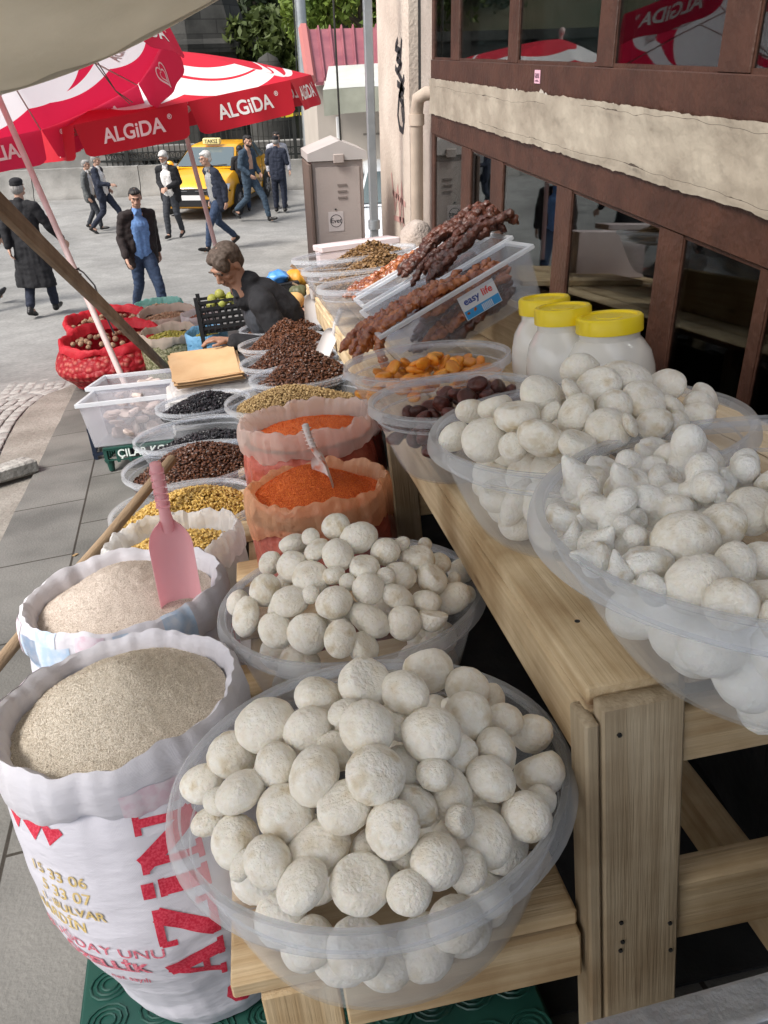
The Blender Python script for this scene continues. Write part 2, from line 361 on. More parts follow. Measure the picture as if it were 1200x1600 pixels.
# glass and mullions; (px0,px1) read along the photograph's two window rows
glass = mat('window_glass', (.012, .016, .018), .04, spec=.9, bump=.012, bscale=2.5)
glN = glass.node_tree
fr = glN.nodes.new('ShaderNodeFresnel'); fr.inputs[0].default_value = 1.5; gl = glN.nodes.new('ShaderNodeBsdfGlossy'); gl.inputs[1].default_value = .015; gl.inputs[0].default_value = (.9, .93, .93, 1)
tb = glN.nodes.new('ShaderNodeBsdfTransparent'); tb.inputs[0].default_value = (.62, .67, .67, 1); mx = glN.nodes.new('ShaderNodeMixShader'); mm = glN.nodes.new('ShaderNodeMath'); mm.operation = 'MULTIPLY_ADD'; mm.inputs[1].default_value = .95; mm.inputs[2].default_value = .0; mm.use_clamp = True
glN.links.new(fr.outputs[0], mm.inputs[0]); glN.links.new(mm.outputs[0], mx.inputs[0]); glN.links.new(tb.outputs[0], mx.inputs[1]); glN.links.new(gl.outputs[0], mx.inputs[2]); glN.links.new(mx.outputs[0], glN.nodes['Material Output'].inputs[0])
ZT = ZA+1.35; ZL = -2.1
def wy(px, py): return float(wallpt(px, py)[1])
up = [(682, 709), (722, 800), (815, 942), (968, 1137)]
edges = []
for a, b in up:
    y1, y0 = wy(a, 60), wy(b, 60); edges.append((y0, y1))
edges.append((edges[-1][0]-1.0, edges[-1][0]-.16)); 
def window(y0, y1, z0, z1, fw_=.03, lab=None):
    mb = MB(); a, b = W0(y0), W0(y1)
    mb.box(-.012, .03, a-.002, b+.002, z0-.002, z0+fw_*.6); mb.box(-.012, .03, a-.002, b+.002, z1-fw_*.6, z1+.002)
    mb.box(-.0115, .03, a-.002, a+fw_*.3, z0+fw_*.6, z1-fw_*.6); mb.box(-.0115, .03, b-fw_*.3, b+.002, z0+fw_*.6, z1-fw_*.6)
    wn = mb.build('window', brown, shop)
    g = MB(); g.box(-.008, -.004, a+fw_*.25, b-fw_*.25, z0+fw_*.5, z1-fw_*.5); g.build('pane', glass, wn, smooth=False); return wn
for y0, y1 in edges: window(y0, y1, ZA, ZT, .022)
e = sorted(edges)
for i in range(len(e)-1): beam('mullion', ZA, ZT, e[i][1], e[i+1][0], -.018, .05)
beam('mullion', ZA, ZT, e[-1][1], YF, -.018, .05)
lo = [(682, 724, 320), (738, 770, 320), (787, 872, 350), (890, 1030, 420), (1062, 1190, 460)]
ed2 = []
for a, b, py in lo: ed2.append((wy(b, py), wy(a, py)))
ed2.append((YN, ed2[-1][0]-.05))
for i, (y0, y1) in enumerate(ed2):
    if i == 4: y1 = wy(1062, 460)
    window(y0, y1, ZL, ZD, .02)
e2 = sorted(ed2)
for i in range(len(e2)-1): beam('mullion', ZL, ZD, e2[i][1], e2[i+1][0], -.018, .05)
beam('mullion', ZL, ZD, e2[-1][1], YF, -.018, .05)
# dim room behind the glass
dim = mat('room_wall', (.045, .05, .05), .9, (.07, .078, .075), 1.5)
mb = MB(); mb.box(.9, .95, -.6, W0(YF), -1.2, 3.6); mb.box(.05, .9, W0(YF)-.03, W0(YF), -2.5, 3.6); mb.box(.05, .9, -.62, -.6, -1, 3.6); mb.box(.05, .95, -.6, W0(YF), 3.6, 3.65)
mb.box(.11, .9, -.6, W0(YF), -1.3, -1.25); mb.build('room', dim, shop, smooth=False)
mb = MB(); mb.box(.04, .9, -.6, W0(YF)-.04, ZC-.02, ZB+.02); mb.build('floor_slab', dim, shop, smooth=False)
cur = mat('net_curtain', (.85, .88, .84), .9, (.62, .67, .64), 3, stretch=(1, 14, .6), bump=.4, bscale=6)
mb = MB(); n = 120; y0, y1 = edges[2][0]-.02, edges[0][1]
for i in range(n+1):
    y = y0+(y1-y0)*i/n; x = .1+.02*math.sin(y*40+2*nz(y*3)); mb.v += [(x, W0(y), ZA), (x, W0(y), ZT)]
for i in range(n): mb.f.append((2*i, 2*i+2, 2*i+3, 2*i+1))
mb.build('curtain', cur, shop)
mb = MB(); y0, y1 = ed2[1][0], ed2[0][1]
for i in range(n+1):
    y = y0+(y1-y0)*i/n; x = .1+.016*math.sin(y*50+2*nz(y*3)); mb.v += [(x, W0(y), ZL+.1), (x, W0(y), ZD)]
for i in range(n): mb.f.append((2*i, 2*i+2, 2*i+3, 2*i+1))
mb.build('curtain', cur, shop)
mb = MB(); mb.box(-.02, .1, 0, W0(YF), ZT, ZT+2.2); mb.build('upper_wall', plas, shop)
mb = MB(); mb.box(.0, .1, 0, W0(YF), -3, ZL); mb.build('plinth', plas, shop)
# small pink sticker on the sill beam
q = wallpt(849, 120); mb = MB(); mb.box(-.0275, -.025, W0(q[1])-.035, W0(q[1])+.035, q[2]-.024, q[2]+.026)
st = mb.build('sticker', mat('pink_paper', (.62, .36, .44), .7), shop)
vv = [text2d('DERE', .028, .02)]+[shift(text2d('.......', .02, .03), 0, -.02), ribbon([(-.03, -.012), (.03, -.012)], .003), ribbon([(-.03, -.03), (.03, -.03)], .004)]
decal(vv, lambda x, y: (-.0284, W0(q[1])-x*.85, q[2]+y*.7+.006), 'lettering', mat('dark_ink', (.08, .03, .06)), st)
# wall return with downpipe, black joint, neighbour's wall with graffiti
nb = thing('neighbour_wall', 'pale beige house wall with black scribbled graffiti beside the shop', 'wall', WL(0, 0, 0))
ret = mat('grey_render', (.30, .26, .225), .9, (.38, .33, .29), 3, bump=.4, bscale=40)
mb = MB(); mb.box(WX+.06, WX+.3, YF+.003, YF+.72, -4, 4); mb.build('wall_return', ret, shop, M=Matrix.Translation((-WX, -YN, 0)))
beige = mat('beige_render', (.50, .425, .36), .9, (.62, .545, .47), 2.2, bump=.4, bscale=35, detail=8)
y2 = YF+.72; mb = MB(); mb.box(WX+.02, WX+3.0, y2+.25, 8.35, -4, 5); wl = mb.build('wall', beige, nb)
mb = MB(); mb.box(WX+.09, WX+.14, y2-.05, y2+.25, -4, 5); mb.build('joint', mat('black_gap', (.006, .006, .006), .9), nb)
pipe = mat('cream_pipe', (.50, .42, .34), .55, (.4, .33, .27), 6)
yp = YF+.32; zp = CAMZ-.29
dp = thing('drain_pipe', 'cream plastic downpipe with an elbow bent into the shop wall', 'pipe', WL(WX, yp, 0))
mb = MB(); mb.tube([(.08, -.12, zp), (-.01, -.1, zp), (-.05, -.04, zp-.03), (-.055, 0, zp-.12), (-.055, 0, -3.2)], .045, 14); mb.build('pipe', pipe, dp)
mb = MB(); mb.tube([(-.055, 0, zp-.2), (-.055, 0, zp-.13)], .054, 14); mb.build('collar', pipe, dp); mb = MB(); mb.tube([(-.055, 0, -1.2), (-.055, 0, -1.27)], .052, 14); mb.build('collar', pipe, dp)
ink = mat('spray_black', (.03, .03, .035), .7); redink = mat('spray_red', (.52, .30, .27), .8)
def graf(strokes, m, name, wdt):
    mb = MB()
    for st_ in strokes:
        pts = []
        for a in range(len(st_)-1):
            for k in range(6): t = k/6; pts.append((st_[a][0]*(1-t)+st_[a+1][0]*t, st_[a][1]*(1-t)+st_[a+1][1]*t))
        pts.append(st_[-1]); Pw = []
        for (px, py) in pts:
            q = wallpt(px, py, WX+.02); Pw.append((q[1], q[2]))
        V, Fc = ribbon(Pw, wdt); mb.add([(WX+.0165, a, b) for a, b in V], Fc)
    mb.build(name, m, wl)
graf([[(622, 62), (618, 75), (626, 80), (620, 92), (628, 100), (621, 112), (618, 105)], [(628, 60), (626, 92)], [(622, 112), (629, 128), (624, 150), (632, 120)], [(621, 130), (632, 140), (624, 150), (631, 165)], [(624, 150), (622, 180), (625, 200), (630, 205), (632, 185), (630, 150)], [(628, 165), (630, 190)]], ink, 'graffiti', .05)
graf([[(612, 270), (618, 330), (622, 290), (626, 350), (628, 285), (632, 360)], [(614, 300), (634, 320)], [(616, 340), (632, 345)]], redink, 'graffiti', .045)
# ================================================================== STREET BACKDROP
conc = mat('concrete', (.22, .215, .20), .9, (.34, .33, .31), 2.0, bump=.6, bscale=25, detail=9)
bA, bB = ground(0, 313), ground(490, 292)
dirb = bB-bA; dirb[2] = 0; Lb = float(np.linalg.norm(dirb)); dirb /= Lb; ang = math.atan2(dirb[1], dirb[0])
sect = [(-6, -2.6), (-2.58, 1.0), (1.02, 3.95), (3.97, 7.4), (7.42, Lb+.2), (Lb+.22, Lb+4)]
BW = .80
for i, (a, b) in enumerate(sect):
    pos = bA+dirb*a; z0 = gz(pos[0], pos[1])-.04
    prof = [(-.24, 0), (-.24, .12), (-.13, .3), (-.10, BW), (.10, BW), (.13, .3), (.24, .12), (.24, 0)]
    mb = MB(); ln = b-a; nn = 14
    for k in range(nn+1):
        for (y, z) in prof: mb.v.append((ln*k/nn, y+.012*nz(k, y*8, i), z+.014*nz(k*.7, y*5, z*4+i)*(z > 0)))
    m8 = 8
    for k in range(nn):
        for j in range(7): mb.f.append((k*m8+j, (k+1)*m8+j, (k+1)*m8+j+1, k*m8+j+1))
    mb.f += [tuple(range(8)), tuple(nn*m8+j for j in range(7, -1, -1))]
    tag(mb.build('concrete_barrier', conc, M=WL(pos[0], pos[1], z0, ang)), ['concrete barrier block behind the man in the long black coat', 'grey concrete barrier block seen past the pole of the tilted parasol', 'concrete barrier block behind the striding man in the navy suit', 'scuffed concrete barrier block left of the taxi with dark scribbles on it', 'concrete barrier block running behind the yellow taxi and the standing men', 'concrete barrier block at the far right beyond the grey lamp post'][i], 'barrier')
    if i == 3:
        dk = [shift(text2d('1 D 1', .2, .0), 1.3, .55)]
        d = decal(dk, lambda x, y: (x, -.128 if y > .3 else -.14, y), 'scribble', mat('scribble_grey', (.16, .16, .15)), bpy.data.objects['concrete_barrier.003'] if 'concrete_barrier.003' in bpy.data.objects else None)
# iron railings on a low wall
iron = mat('black_iron', (.03, .032, .03), .5, metal=.3)
dirn = np.array([-dirb[1], dirb[0], 0])
fp = bA+dirn*.55-dirb*6; fz = gz(fp[0], fp[1])
fence = thing('iron_fence', 'tall dark iron railing with spiked bars behind the concrete blocks', 'fence', WL(fp[0], fp[1], fz, ang))
Lf = Lb+14; k = 0; x = 0
while x < Lf:
    mb = MB(); mb.box(x-.05, x+.05, -.05, .05, 0, 2.15); mb.ell((x, 0, 2.2), (.07, .07, .08)); mb.build('post', iron, fence)
    mb = MB(); mb.box(x+.05, x+2.35, -.02, .02, .82, .87); mb.box(x+.05, x+2.35, -.02, .02, 1.02, 1.05); mb.box(x+.05, x+2.35, -.02, .02, 1.85, 1.9)
    for j in range(15): xx = x+.16+j*.15; mb.box(xx-.013, xx+.013, -.012, .012, .5, 2.05); mb.lathe([(.03, 2.05), (0.001, 2.16)], 4, cx=xx)
    for j in range(15): xx = x+.16+j*.15; mb.tube([(xx+.07*math.cos(t*.9), 0, .945+.07*math.sin(t*.9)) for t in range(8)], .008, 4)
    mb.build('bar_panel', iron, fence); x += 2.4
mb = MB(); mb.box(-1, Lf, -.12, .12, 0, .45); mb.build('base_wall', conc, fence)
tp = mat('yellow_tape', (.75, .62, .05), .5, (.08, .07, .02), 1.1, stretch=(6, 1, 1), thr=(.5, .52))
tt = thing('warning_tape', 'yellow and black barrier tape strung along the railings by the taxi', 'tape', WL(fp[0], fp[1], fz, ang))
mb = MB(); x0, x1 = Lf-12.5, Lf-5.6; n = 60
for i in range(n+1):
    x = x0+(x1-x0)*i/n; z = 1.93-.10*math.sin(math.pi*(i/n)) + .02*math.sin(i*.9); mb.v += [(x, -.10, z), (x, -.10+.02*math.sin(i*.7), z+.08)]
for i in range(n): mb.f.append((2*i, 2*i+2, 2*i+3, 2*i+1))
mb.build('tape', tp, tt)
# dark stone monument (octagonal tower and wall)
stone = mat('basalt_blocks', (.032, .032, .029), .9, (.07, .068, .062), 1.1, bump=.6, bscale=10, detail=8)
N = stone.node_tree.nodes; L = stone.node_tree.links; tc = N.new('ShaderNodeTexCoord'); mpp = N.new('ShaderNodeMapping'); mpp.inputs['Rotation'].default_value = (rad(90), 0, 0); L.new(tc.outputs['Object'], mpp.inputs[0])
b2 = N.new('ShaderNodeTexBrick'); b2.inputs['Scale'].default_value = 1; b2.inputs['Brick Width'].default_value = 1.0; b2.inputs['Row Height'].default_value = .42; b2.inputs['Mortar Size'].default_value = .018; b2.inputs['Color1'].default_value = (1, 1, 1, 1); b2.inputs['Color2'].default_value = (.6, .6, .6, 1); b2.inputs['Mortar'].default_value = (.45, .45, .45, 1); L.new(mpp.outputs[0], b2.inputs[0])
mu = N.new('ShaderNodeMix'); mu.data_type = 'RGBA'; mu.blend_type = 'MULTIPLY'; mu.inputs[0].default_value = 1; p = N['Principled BSDF']; L.new(p.inputs['Base Color'].links[0].from_socket, mu.inputs[6]); L.new(b2.outputs[0], mu.inputs[7]); L.new(mu.outputs[2], p.inputs['Base Color'])
YT = 34.0; q = atY(300, 95, YT); tz = -3.2
tow = thing('stone_tower', 'dark stone building with a faceted tower behind the red umbrellas', 'building', WL(q[0], YT, tz))
mb = MB(); mb.lathe([(2.2, 0), (2.2, 4.4), (2.35, 4.5), (2.35, 4.75), (2.1, 4.9), (1.6, 6.6), (.2, 8.2)], 8); mb.build('tower', stone, tow, smooth=False)
mb = MB(); mb.box(-30, 2.6, 2.0, 5, 0, 4.6); mb.box(-30, 2.8, 1.9, 5.1, 4.6, 4.95)
for k in range(9): mb.box(1.2-k*3.2-.25, 1.2-k*3.2+.25, 1.7, 2.0, 0, 4.6)
for k in range(12): mb.box(.5+k*.22, .62+k*.22, 1.5, 1.9, 4.3, 4.6)
mb.build('wall', stone, tow, smooth=False)
gr_ = mat('dark_opening', (.015, .015, .015), .9)
for k in range(6):
    mb = MB(); cx = -.4-k*3.2; mb.prism([(cx-.75, 1.0), (cx+.75, 1.0), (cx+.75, 2.7)]+[(cx+.75*math.cos(a*math.pi/8), 2.7+.75*math.sin(a*math.pi/8)) for a in range(1, 8)]+[(cx-.75, 2.7)], -1.98, -1.95, Matrix.Rotation(rad(90), 4, 'X') @ Matrix.Scale(1, 4)); mb.build('window', gr_, tow, smooth=False)
# light grey stone wall section directly behind railings
q = atY(150, 230, 27); 
lw_ = thing('precinct_wall', 'weathered grey stone wall with a pierced lattice panel behind the railings', 'wall', WL(-14, 26.5, -3.2))
mb = MB(); mb.box(0, 20.5, 0, .5, 0, 2.2); mb.build('wall', mat('grey_stone', (.20, .195, .18), .9, (.30, .29, .27), 1.5, bump=.5, bscale=12), lw_)
mb = MB(); lx = 14+atY(225, 240, 26.5)[0]
for i in range(6):
    for j in range(7): mb.ell((lx+i*.22+.11*(j % 2), -.02, .5+j*.22), (.085, .03, .085), 8, 6)
mb.build('lattice_panel', gr_, lw_)
q = atY(420, 110, 30)
fin = thing('stone_finial', 'tall dark stone finial standing before the trees, left of the bright green tree', 'stone finial', WL(q[0], 30, -3.2))
mb = MB(); mb.lathe([(.9, 0), (.9, 1.5), (.75, 1.6), (.72, 2.5), (.55, 2.9), (.35, 3.15), (.3, 3.4), (.42, 3.7), (.45, 4.0), (.3, 4.3), (.02, 4.45)], 20, fn=lambda a, j, r, z: (r*math.cos(a)*(1+.12*nz(a, z)), r*math.sin(a), z)); mb.build('shaft', stone, fin)
mb = MB(); mb.box(-1.1, 1.1, -1.1, 1.1, -.2, .6); mb.build('plinth', stone, fin)
# wooded slope behind everything
hill = mat('hill_soil', (.05, .055, .03), .95, (.09, .08, .05), .4, bump=1, bscale=3)
sheet([-90+i*6 for i in range(31)], [38+i*4 for i in range(16)], lambda x, y: -3.6+.75*max(0, y-39)+1.5*nz(x*.07, y*.07), 'hillside', hill)
def leafmesh(cx, rx, ry, rz, n, s, seed, clumps=26):
    r3 = random.Random(seed); mb = MB(); cl = []
    for _ in range(clumps):
        u = r3.uniform(0, 2*math.pi); v = math.acos(r3.uniform(-.85, 1)); q = r3.uniform(.45, .95)
        cl.append((cx[0]+rx*q*math.sin(v)*math.cos(u), cx[1]+ry*q*math.sin(v)*math.sin(u), cx[2]+rz*q*math.cos(v), r3.uniform(.16, .36)))
    for _ in range(n):
        c = cl[r3.randrange(clumps)]; d = Vector((r3.gauss(0, 1), r3.gauss(0, 1), r3.gauss(0, 1))).normalized()*(r3.random()**.4)
        p = Vector((c[0]+d.x*c[3]*rx, c[1]+d.y*c[3]*ry, c[2]+d.z*c[3]*rz)); a = Vector((r3.gauss(0, 1), r3.gauss(0, 1), r3.gauss(0, .6))).normalized(); b = a.orthogonal().normalized(); b = Matrix.Rotation(r3.uniform(0, 6.28), 3, a) @ b; t = s*r3.uniform(.7, 1.35)
        o = len(mb.v); mb.v += [tuple(p-b*t), tuple(p+a*t*.45), tuple(p+b*t), tuple(p-a*t*.45)]; mb.f.append((o, o+1, o+2, o+3))
    return mb
def leafmat(name, c1, c2):
    m = mat(name, c1, .6, c2, .9, transl=.3, detail=3); return m
bark = mat('bark', (.07, .055, .04), .95, (.12, .1, .08), 8, bump=.8, bscale=20)
def tree(px, py, Y, rx, rz, n, s, lm, label, seed, group=None):
    q = atY(px, py, Y); b = gz(q[0], min(Y, 30)) if Y < 38 else -3.6+.75*(Y-39); b = min(b, q[2]-rz*.9)
    t = thing('tree', label, 'tree', WL(q[0], Y, b), group); H = q[2]-b
    mb = MB(); r3 = random.Random(seed); mb.tube([(0, 0, -.3), (.1, 0, H*.4), (-.05, .1, H*.8), (0, 0, H+rz*.5)], [.26, .2, .14, .04], 8)
    for k in range(5):
        a = r3.uniform(0, 6.28); mb.tube([(0, 0, H*.55+k*.12*H), (math.cos(a)*rx*.3, math.sin(a)*rx*.3, H*.75+k*.1*H), (math.cos(a)*rx*.7, math.sin(a)*rx*.7, H*.85+k*.12*H)], [.1, .06, .02], 6)
    mb.build('trunk', bark, t); leafmesh((0, 0, H), rx, rx*.9, rz, n, s, seed, 34).build('crown', lm, t, smooth=False); return t
lgA = leafmat('leaf_bright', (.20, .27, .045), (.10, .16, .03)); lgB = leafmat('leaf_dark', (.028, .045, .018), (.055, .075, .03)); lgC = leafmat('leaf_mid', (.06, .09, .025), (.11, .14, .04))
tree(566, 48, 27, 2.1, 2.9, 9000, .12, lgA, 'bright yellow green tree in leaf behind the grey lamp post', 11)
tree(590, 30, 31, 2.8, 2.6, 6500, .13, leafmat('leaf_yellow', (.24, .27, .05), (.13, .18, .04)), 'yellow green tree rising behind the red metal roof', 12)
G_ = 'dark trees on the wooded slope'
for i, (px, py, Y, rx, rz, lb) in enumerate(((400, 10, 40, 3.6, 3.6, 'dark tree on the slope above the stone finial'), (460, -60, 43, 4, 4, 'dark tree highest on the slope behind the lamp post'), (345, -50, 44, 4, 4, 'dark tree on the slope behind the stone tower'), (200, -60, 44, 5, 4.5, 'dark tree on the slope over the stone wall, left of the tower'), (60, -60, 46, 5, 5, 'dark tree at the far left of the wooded slope'), (430, 95, 33, 1.9, 1.7, 'low dark bushy tree between the finial and the bright green tree'), (640, -70, 46, 5, 4, 'dark tree on the slope behind the neighbouring wall'))):
    tree(px, py, Y, rx, rz, 6000, .2, lgB if i % 2 == 0 else lgC, lb, 30+i, G_)
# poles
gal = mat('galvanised', (.30, .33, .35), .45, (.40, .43, .45), 4, metal=.6, bump=.1, bscale=20)
q = ground(488, 303); lp = thing('lamp_post', 'tapering grey steel street post with cables beside the taxi', 'post', WL(q[0], q[1], q[2]-.05))
mb = MB(); mb.tube([(0, 0, 0), (0, 0, 2.5), (0, 0, 7.5)], [.17, .15, .12], 12); mb.build('shaft', gal, lp); mb = MB(); mb.lathe([(.22, 0), (.22, .04), (.19, .12)], 12); mb.build('base', gal, lp)
mb = MB(); mb.tube([(-.19, -.05, .8), (-.2, -.05, 3), (-.17, -.1, 4.2), (-.2, 0, 7.5)], .018, 5); mb.build('cable', iron, lp)
q = atY(583, 300, 7.1); gzz = gz(q[0], 7.1); gp = thing('steel_pole', 'slim grey steel pole standing right of the utility cabinet', 'pole', WL(q[0], 7.1, gzz))
mb = MB(); mb.box(-.032, .032, -.032, .032, 0, 4.5, bev=.006); mb.build('shaft', gal, gp); mb = MB(); mb.tube([(0, 0, .95), (0, 0, 1.02)], .05, 10); mb.build('collar', gal, gp)
# kiosk with a red sheet roof and white awning
YK = 15.0
def K(px, py, Y=YK): return atY(px, py, Y)
k0 = K(585, 230); kb = gz(k0[0], YK)
kio = thing('kiosk', 'beige kiosk with a maroon ribbed metal roof across the road', 'kiosk', WL(0, YK, 0))
kw = mat('kiosk_cladding', (.42, .375, .33), .8, (.47, .42, .37), 2, bump=.1)
xl = float(K(497, 200)[0]); zt = float(K(497, 135)[2])
mb = MB(); mb.box(xl, xl+4.5, 0, 3, kb-.3, zt); mb.build('wall', kw, kio)
mb = MB(); mb.box(xl+.3, xl+.36, -.03, 0, zt-1.5, zt-.45, bev=.01); mb.build('lamp_strip', mat('white_trim', (.7, .7, .7), .5), kio)
mb = MB(); mb.box(xl+.75, xl+2.3, -.012, 0, zt-.75, zt-.72); mb.box(xl+1.2, xl+1.9, -.012, 0, zt-1.05, zt-1.03); mb.build('panel_seam', mat('seam', (.2, .18, .16)), kio)
ra_, rb_ = K(490, 128, 14.6), K(478, 46, 16.6); rc_ = K(640, 44, 16.6); rd_ = K(640, 135, 14.6)
rm = mat('maroon_sheet', (.22, .065, .085), .5, (.30, .10, .115), 3, spec=.5)
mb = MB(); n = 90
A, B, Cc, D = [np.array([p[0], p[1]-YK, p[2]]) for p in (ra_, rb_, rc_, rd_)]; D[2] = A[2]; Cc[2] = B[2]
for i in range(n+1):
    t = i/n; z = .06 if (t*9) % 1 < .14 else 0; p0 = A*(1-t)+D*t; p1 = B*(1-t)+Cc*t; mb.v += [(p0[0], p0[1], p0[2]+z), (p1[0], p1[1], p1[2]+z), (p0[0], p0[1], p0[2]+z-.05)]
for i in range(n): mb.f += [(3*i, 3*i+3, 3*i+4, 3*i+1), (3*i+2, 3*i+5, 3*i+3, 3*i)]
mb.build('roof', rm, kio, smooth=False)
mb = MB(); mb.tube([tuple(A+np.array([-.04, 0, .02])), tuple(B+np.array([-.04, 0, .02]))], .09, 6); mb.build('verge', mat('verge_red', (.40, .14, .13), .6), kio)
aw = thing('awning', 'dirty white fabric awning with a grey valance over the kiosk front', 'awning', WL(0, YK, 0))
a0, a1, a2, a3 = [np.array([p[0], p[1]-YK, p[2]]) for p in (K(505, 125, 13.9), K(640, 100, 14.95), K(640, 150, 13.0), K(505, 125, 13.9))]
p00 = np.array([float(K(514, 106, 14.9)[0]), -.05, float(K(514, 106, 14.9)[2])+.02]); p10 = p00+np.array([4, 0, .1]); p01 = np.array([float(K(505, 136, 13.2)[0]), -1.7, float(K(505, 141, 13.2)[2])]); p11 = p01+np.array([4, 0, .05])
awm = mat('white_tarp', (.66, .68, .64), .6, (.55, .57, .52), 3, transl=.2); mb = MB(); n = 30
for i in range(n+1):
    t = i/n; s0 = p00*(1-t)+p10*t; s1 = p01*(1-t)+p11*t; sag = .05*math.sin(t*12); mb.v += [tuple(s0), tuple((s0+s1)/2-[0, 0, .04]), tuple(s1+[0, 0, sag*.3])]
for i in range(n): mb.f += [(3*i, 3*i+3, 3*i+4, 3*i+1), (3*i+1, 3*i+4, 3*i+5, 3*i+2)]
mb.build('cover', awm, aw)
mb = MB()
for i in range(n+1):
    t = i/n; s1 = p01*(1-t)+p11*t; sag = .05*math.sin(t*12); mb.v += [tuple(s1+[0, -.01, sag*.3-.005]), tuple(s1+[0, -.03+.03*math.sin(t*25), -.34+.03*math.sin(t*9)])]
for i in range(n): mb.f.append((2*i, 2*i+2, 2*i+3, 2*i+1))
mb.build('valance', mat('grey_green_tarp', (.30, .31, .25), .7, (.38, .39, .32), 4, transl=.1), aw)
# utility cabinet
YU = 7.4; ul = atY(489, 300, YU); ur = atY(573, 300, YU); ub = gz(ul[0], YU); ut = float(atY(490, 252, YU)[2]); uw = float(ur[0]-ul[0])*.95
cabm = mat('cabinet_grey', (.36, .315, .29), .6, (.41, .36, .335), 2, bump=.1, bscale=60)
cb = thing('utility_cabinet', 'grey beige street electricity cabinet with a pitched lid and a white round-lettered sticker', 'cabinet', WL(float(ul[0]), YU, ub, rad(2)))
uh = ut-ub; mb = MB(); mb.box(0, uw, 0, .42, 0, uh, bev=.008); mb.build('body', cabm, cb)
mb = MB(); mb.box(.03, uw-.03, -.012, -.0, .08, uh-.05, bev=.004); dr = mb.build('door', cabm, cb)
mb = MB(); mb.box(-.03, -.002, -.03, .44, .0, uh-.02, bev=.005); mb.build('side_trim', mat('cabinet_brown', (.16, .12, .10), .6), cb)
lidm = mat('cabinet_lid', (.44, .415, .40), .6, (.50, .475, .46), 3); e_ = .03
mb = MB(); mb.prism([(-e_, 0), (uw+e_, 0), (uw+e_, .06), (uw*.55, .15), (-e_, .06)], -.44-e_, e_, Matrix.Rotation(rad(90), 4, 'X')); mb.v = [(x, y, z+uh) for x, y, z in mb.v]; mb.build('lid', lidm, cb)
mb = MB(); mb.box(uw*.42, uw*.62, -e_-.02, -e_, uh-.02, uh+.05, bev=.005); mb.build('latch', cabm, cb)
mb = MB()
for k in range(3): mb.box(uw*.48, uw*.66, -.02, -.012, uh-.20-k*.05, uh-.185-k*.05)
mb.build('vent', mat('cabinet_dark', (.2, .17, .155)), dr)
sx, sz = uw*.42, uh-.48; mb = MB(); mb.box(sx-.065, sx+.065, -.0155, -.0125, sz-.085, sz+.075); st = mb.build('sticker', mat('grubby_paper', (.52, .48, .47), .7), cb)
cir = [(.05*math.cos(a*.2618), .05*math.sin(a*.2618)) for a in range(24)]
decal([shift(text2d('Evet', .055, .01), 0, 0), ribbon(cir, .005, True)], lambda x, y: (sx+x, -.0165, sz+y), 'lettering', ink, st)
mb = MB(); mb.tube([(sx, -.014, sz+.09), (sx, -.014, sz+.1)], .008, 6); mb.build('screw', iron, cb)
q = atY(538, 225, 7.3)
cbl = MB(); cbl.tube([(0, 0, 0), (-.005, 0, 1), (.0, 0, 3.5)], .009, 6); tag(cbl.build('cable', iron, M=WL(q[0], 7.55, q[2]-.02)), 'thin black cable dropping from above onto the utility cabinet', 'cable')
# ================================================================== PEOPLE
def cap(mb, a, b, ra, rb, sq=1.0):
    a = Vector(a); b = Vector(b); n = 14; d = b-a; st = [a+d*t for t in (0, .33, .66, 1)]; rr = [ra+(rb-ra)*t for t in (0, .33, .66, 1)]
    t0 = MB(); t0.tube(st, rr, n); t0.ell(a, (ra, ra, ra), n, 8); t0.ell(b, (rb, rb, rb), n, 8)
    if sq != 1.0:
        ax = d.normalized(); out = []
        for p in t0.v:
            p = Vector(p); s = (p-a).dot(ax); c = a+ax*s; o = p-c; out.append(tuple(c+Vector((o.x, o.y*sq, o.z))))
        t0.v = out
    mb.add(t0.v, t0.f)
skinm = mat('skin', (.40, .235, .17), .55, (.47, .29, .215), 9, spec=.35)
skind = mat('skin_shaded', (.25, .13, .085), .5, (.33, .18, .12), 9, spec=.4)  # trader's skin, its colour darkened for the shade he sits in
eyem = mat('eye_dark', (.02, .015, .012), .3)
CL = {k: mat('cloth_'+k, c, .88, tuple(x*1.35 for x in c), 30, bump=.5, bscale=18, bdist=.02) for k, c in dict(
    black=(.010, .010, .012), navy=(.014, .018, .032), grey=(.09, .095, .095), denim=(.02, .035, .07), blue=(.12, .23, .46), white=(.55, .54, .53), charcoal=(.03, .033, .04), teal=(.03, .05, .075), pale=(.35, .35, .38), brownj=(.018, .013, .013), lightgrey=(.22, .22, .22)).items()}
shoem = mat('black_leather', (.012, .011, .011), .4)
hairs = dict(white=mat('hair_white', (.55, .54, .52), .8, (.38, .37, .36), 40), brown=mat('hair_brown', (.045, .030, .021), .75, (.09, .065, .05), 60), black=mat('hair_black', (.015, .012, .011), .6), grey=mat('hair_grey', (.2, .19, .18), .8, (.3, .29, .28), 40))  # brown is the trader's, its colour darkened for the shade over him
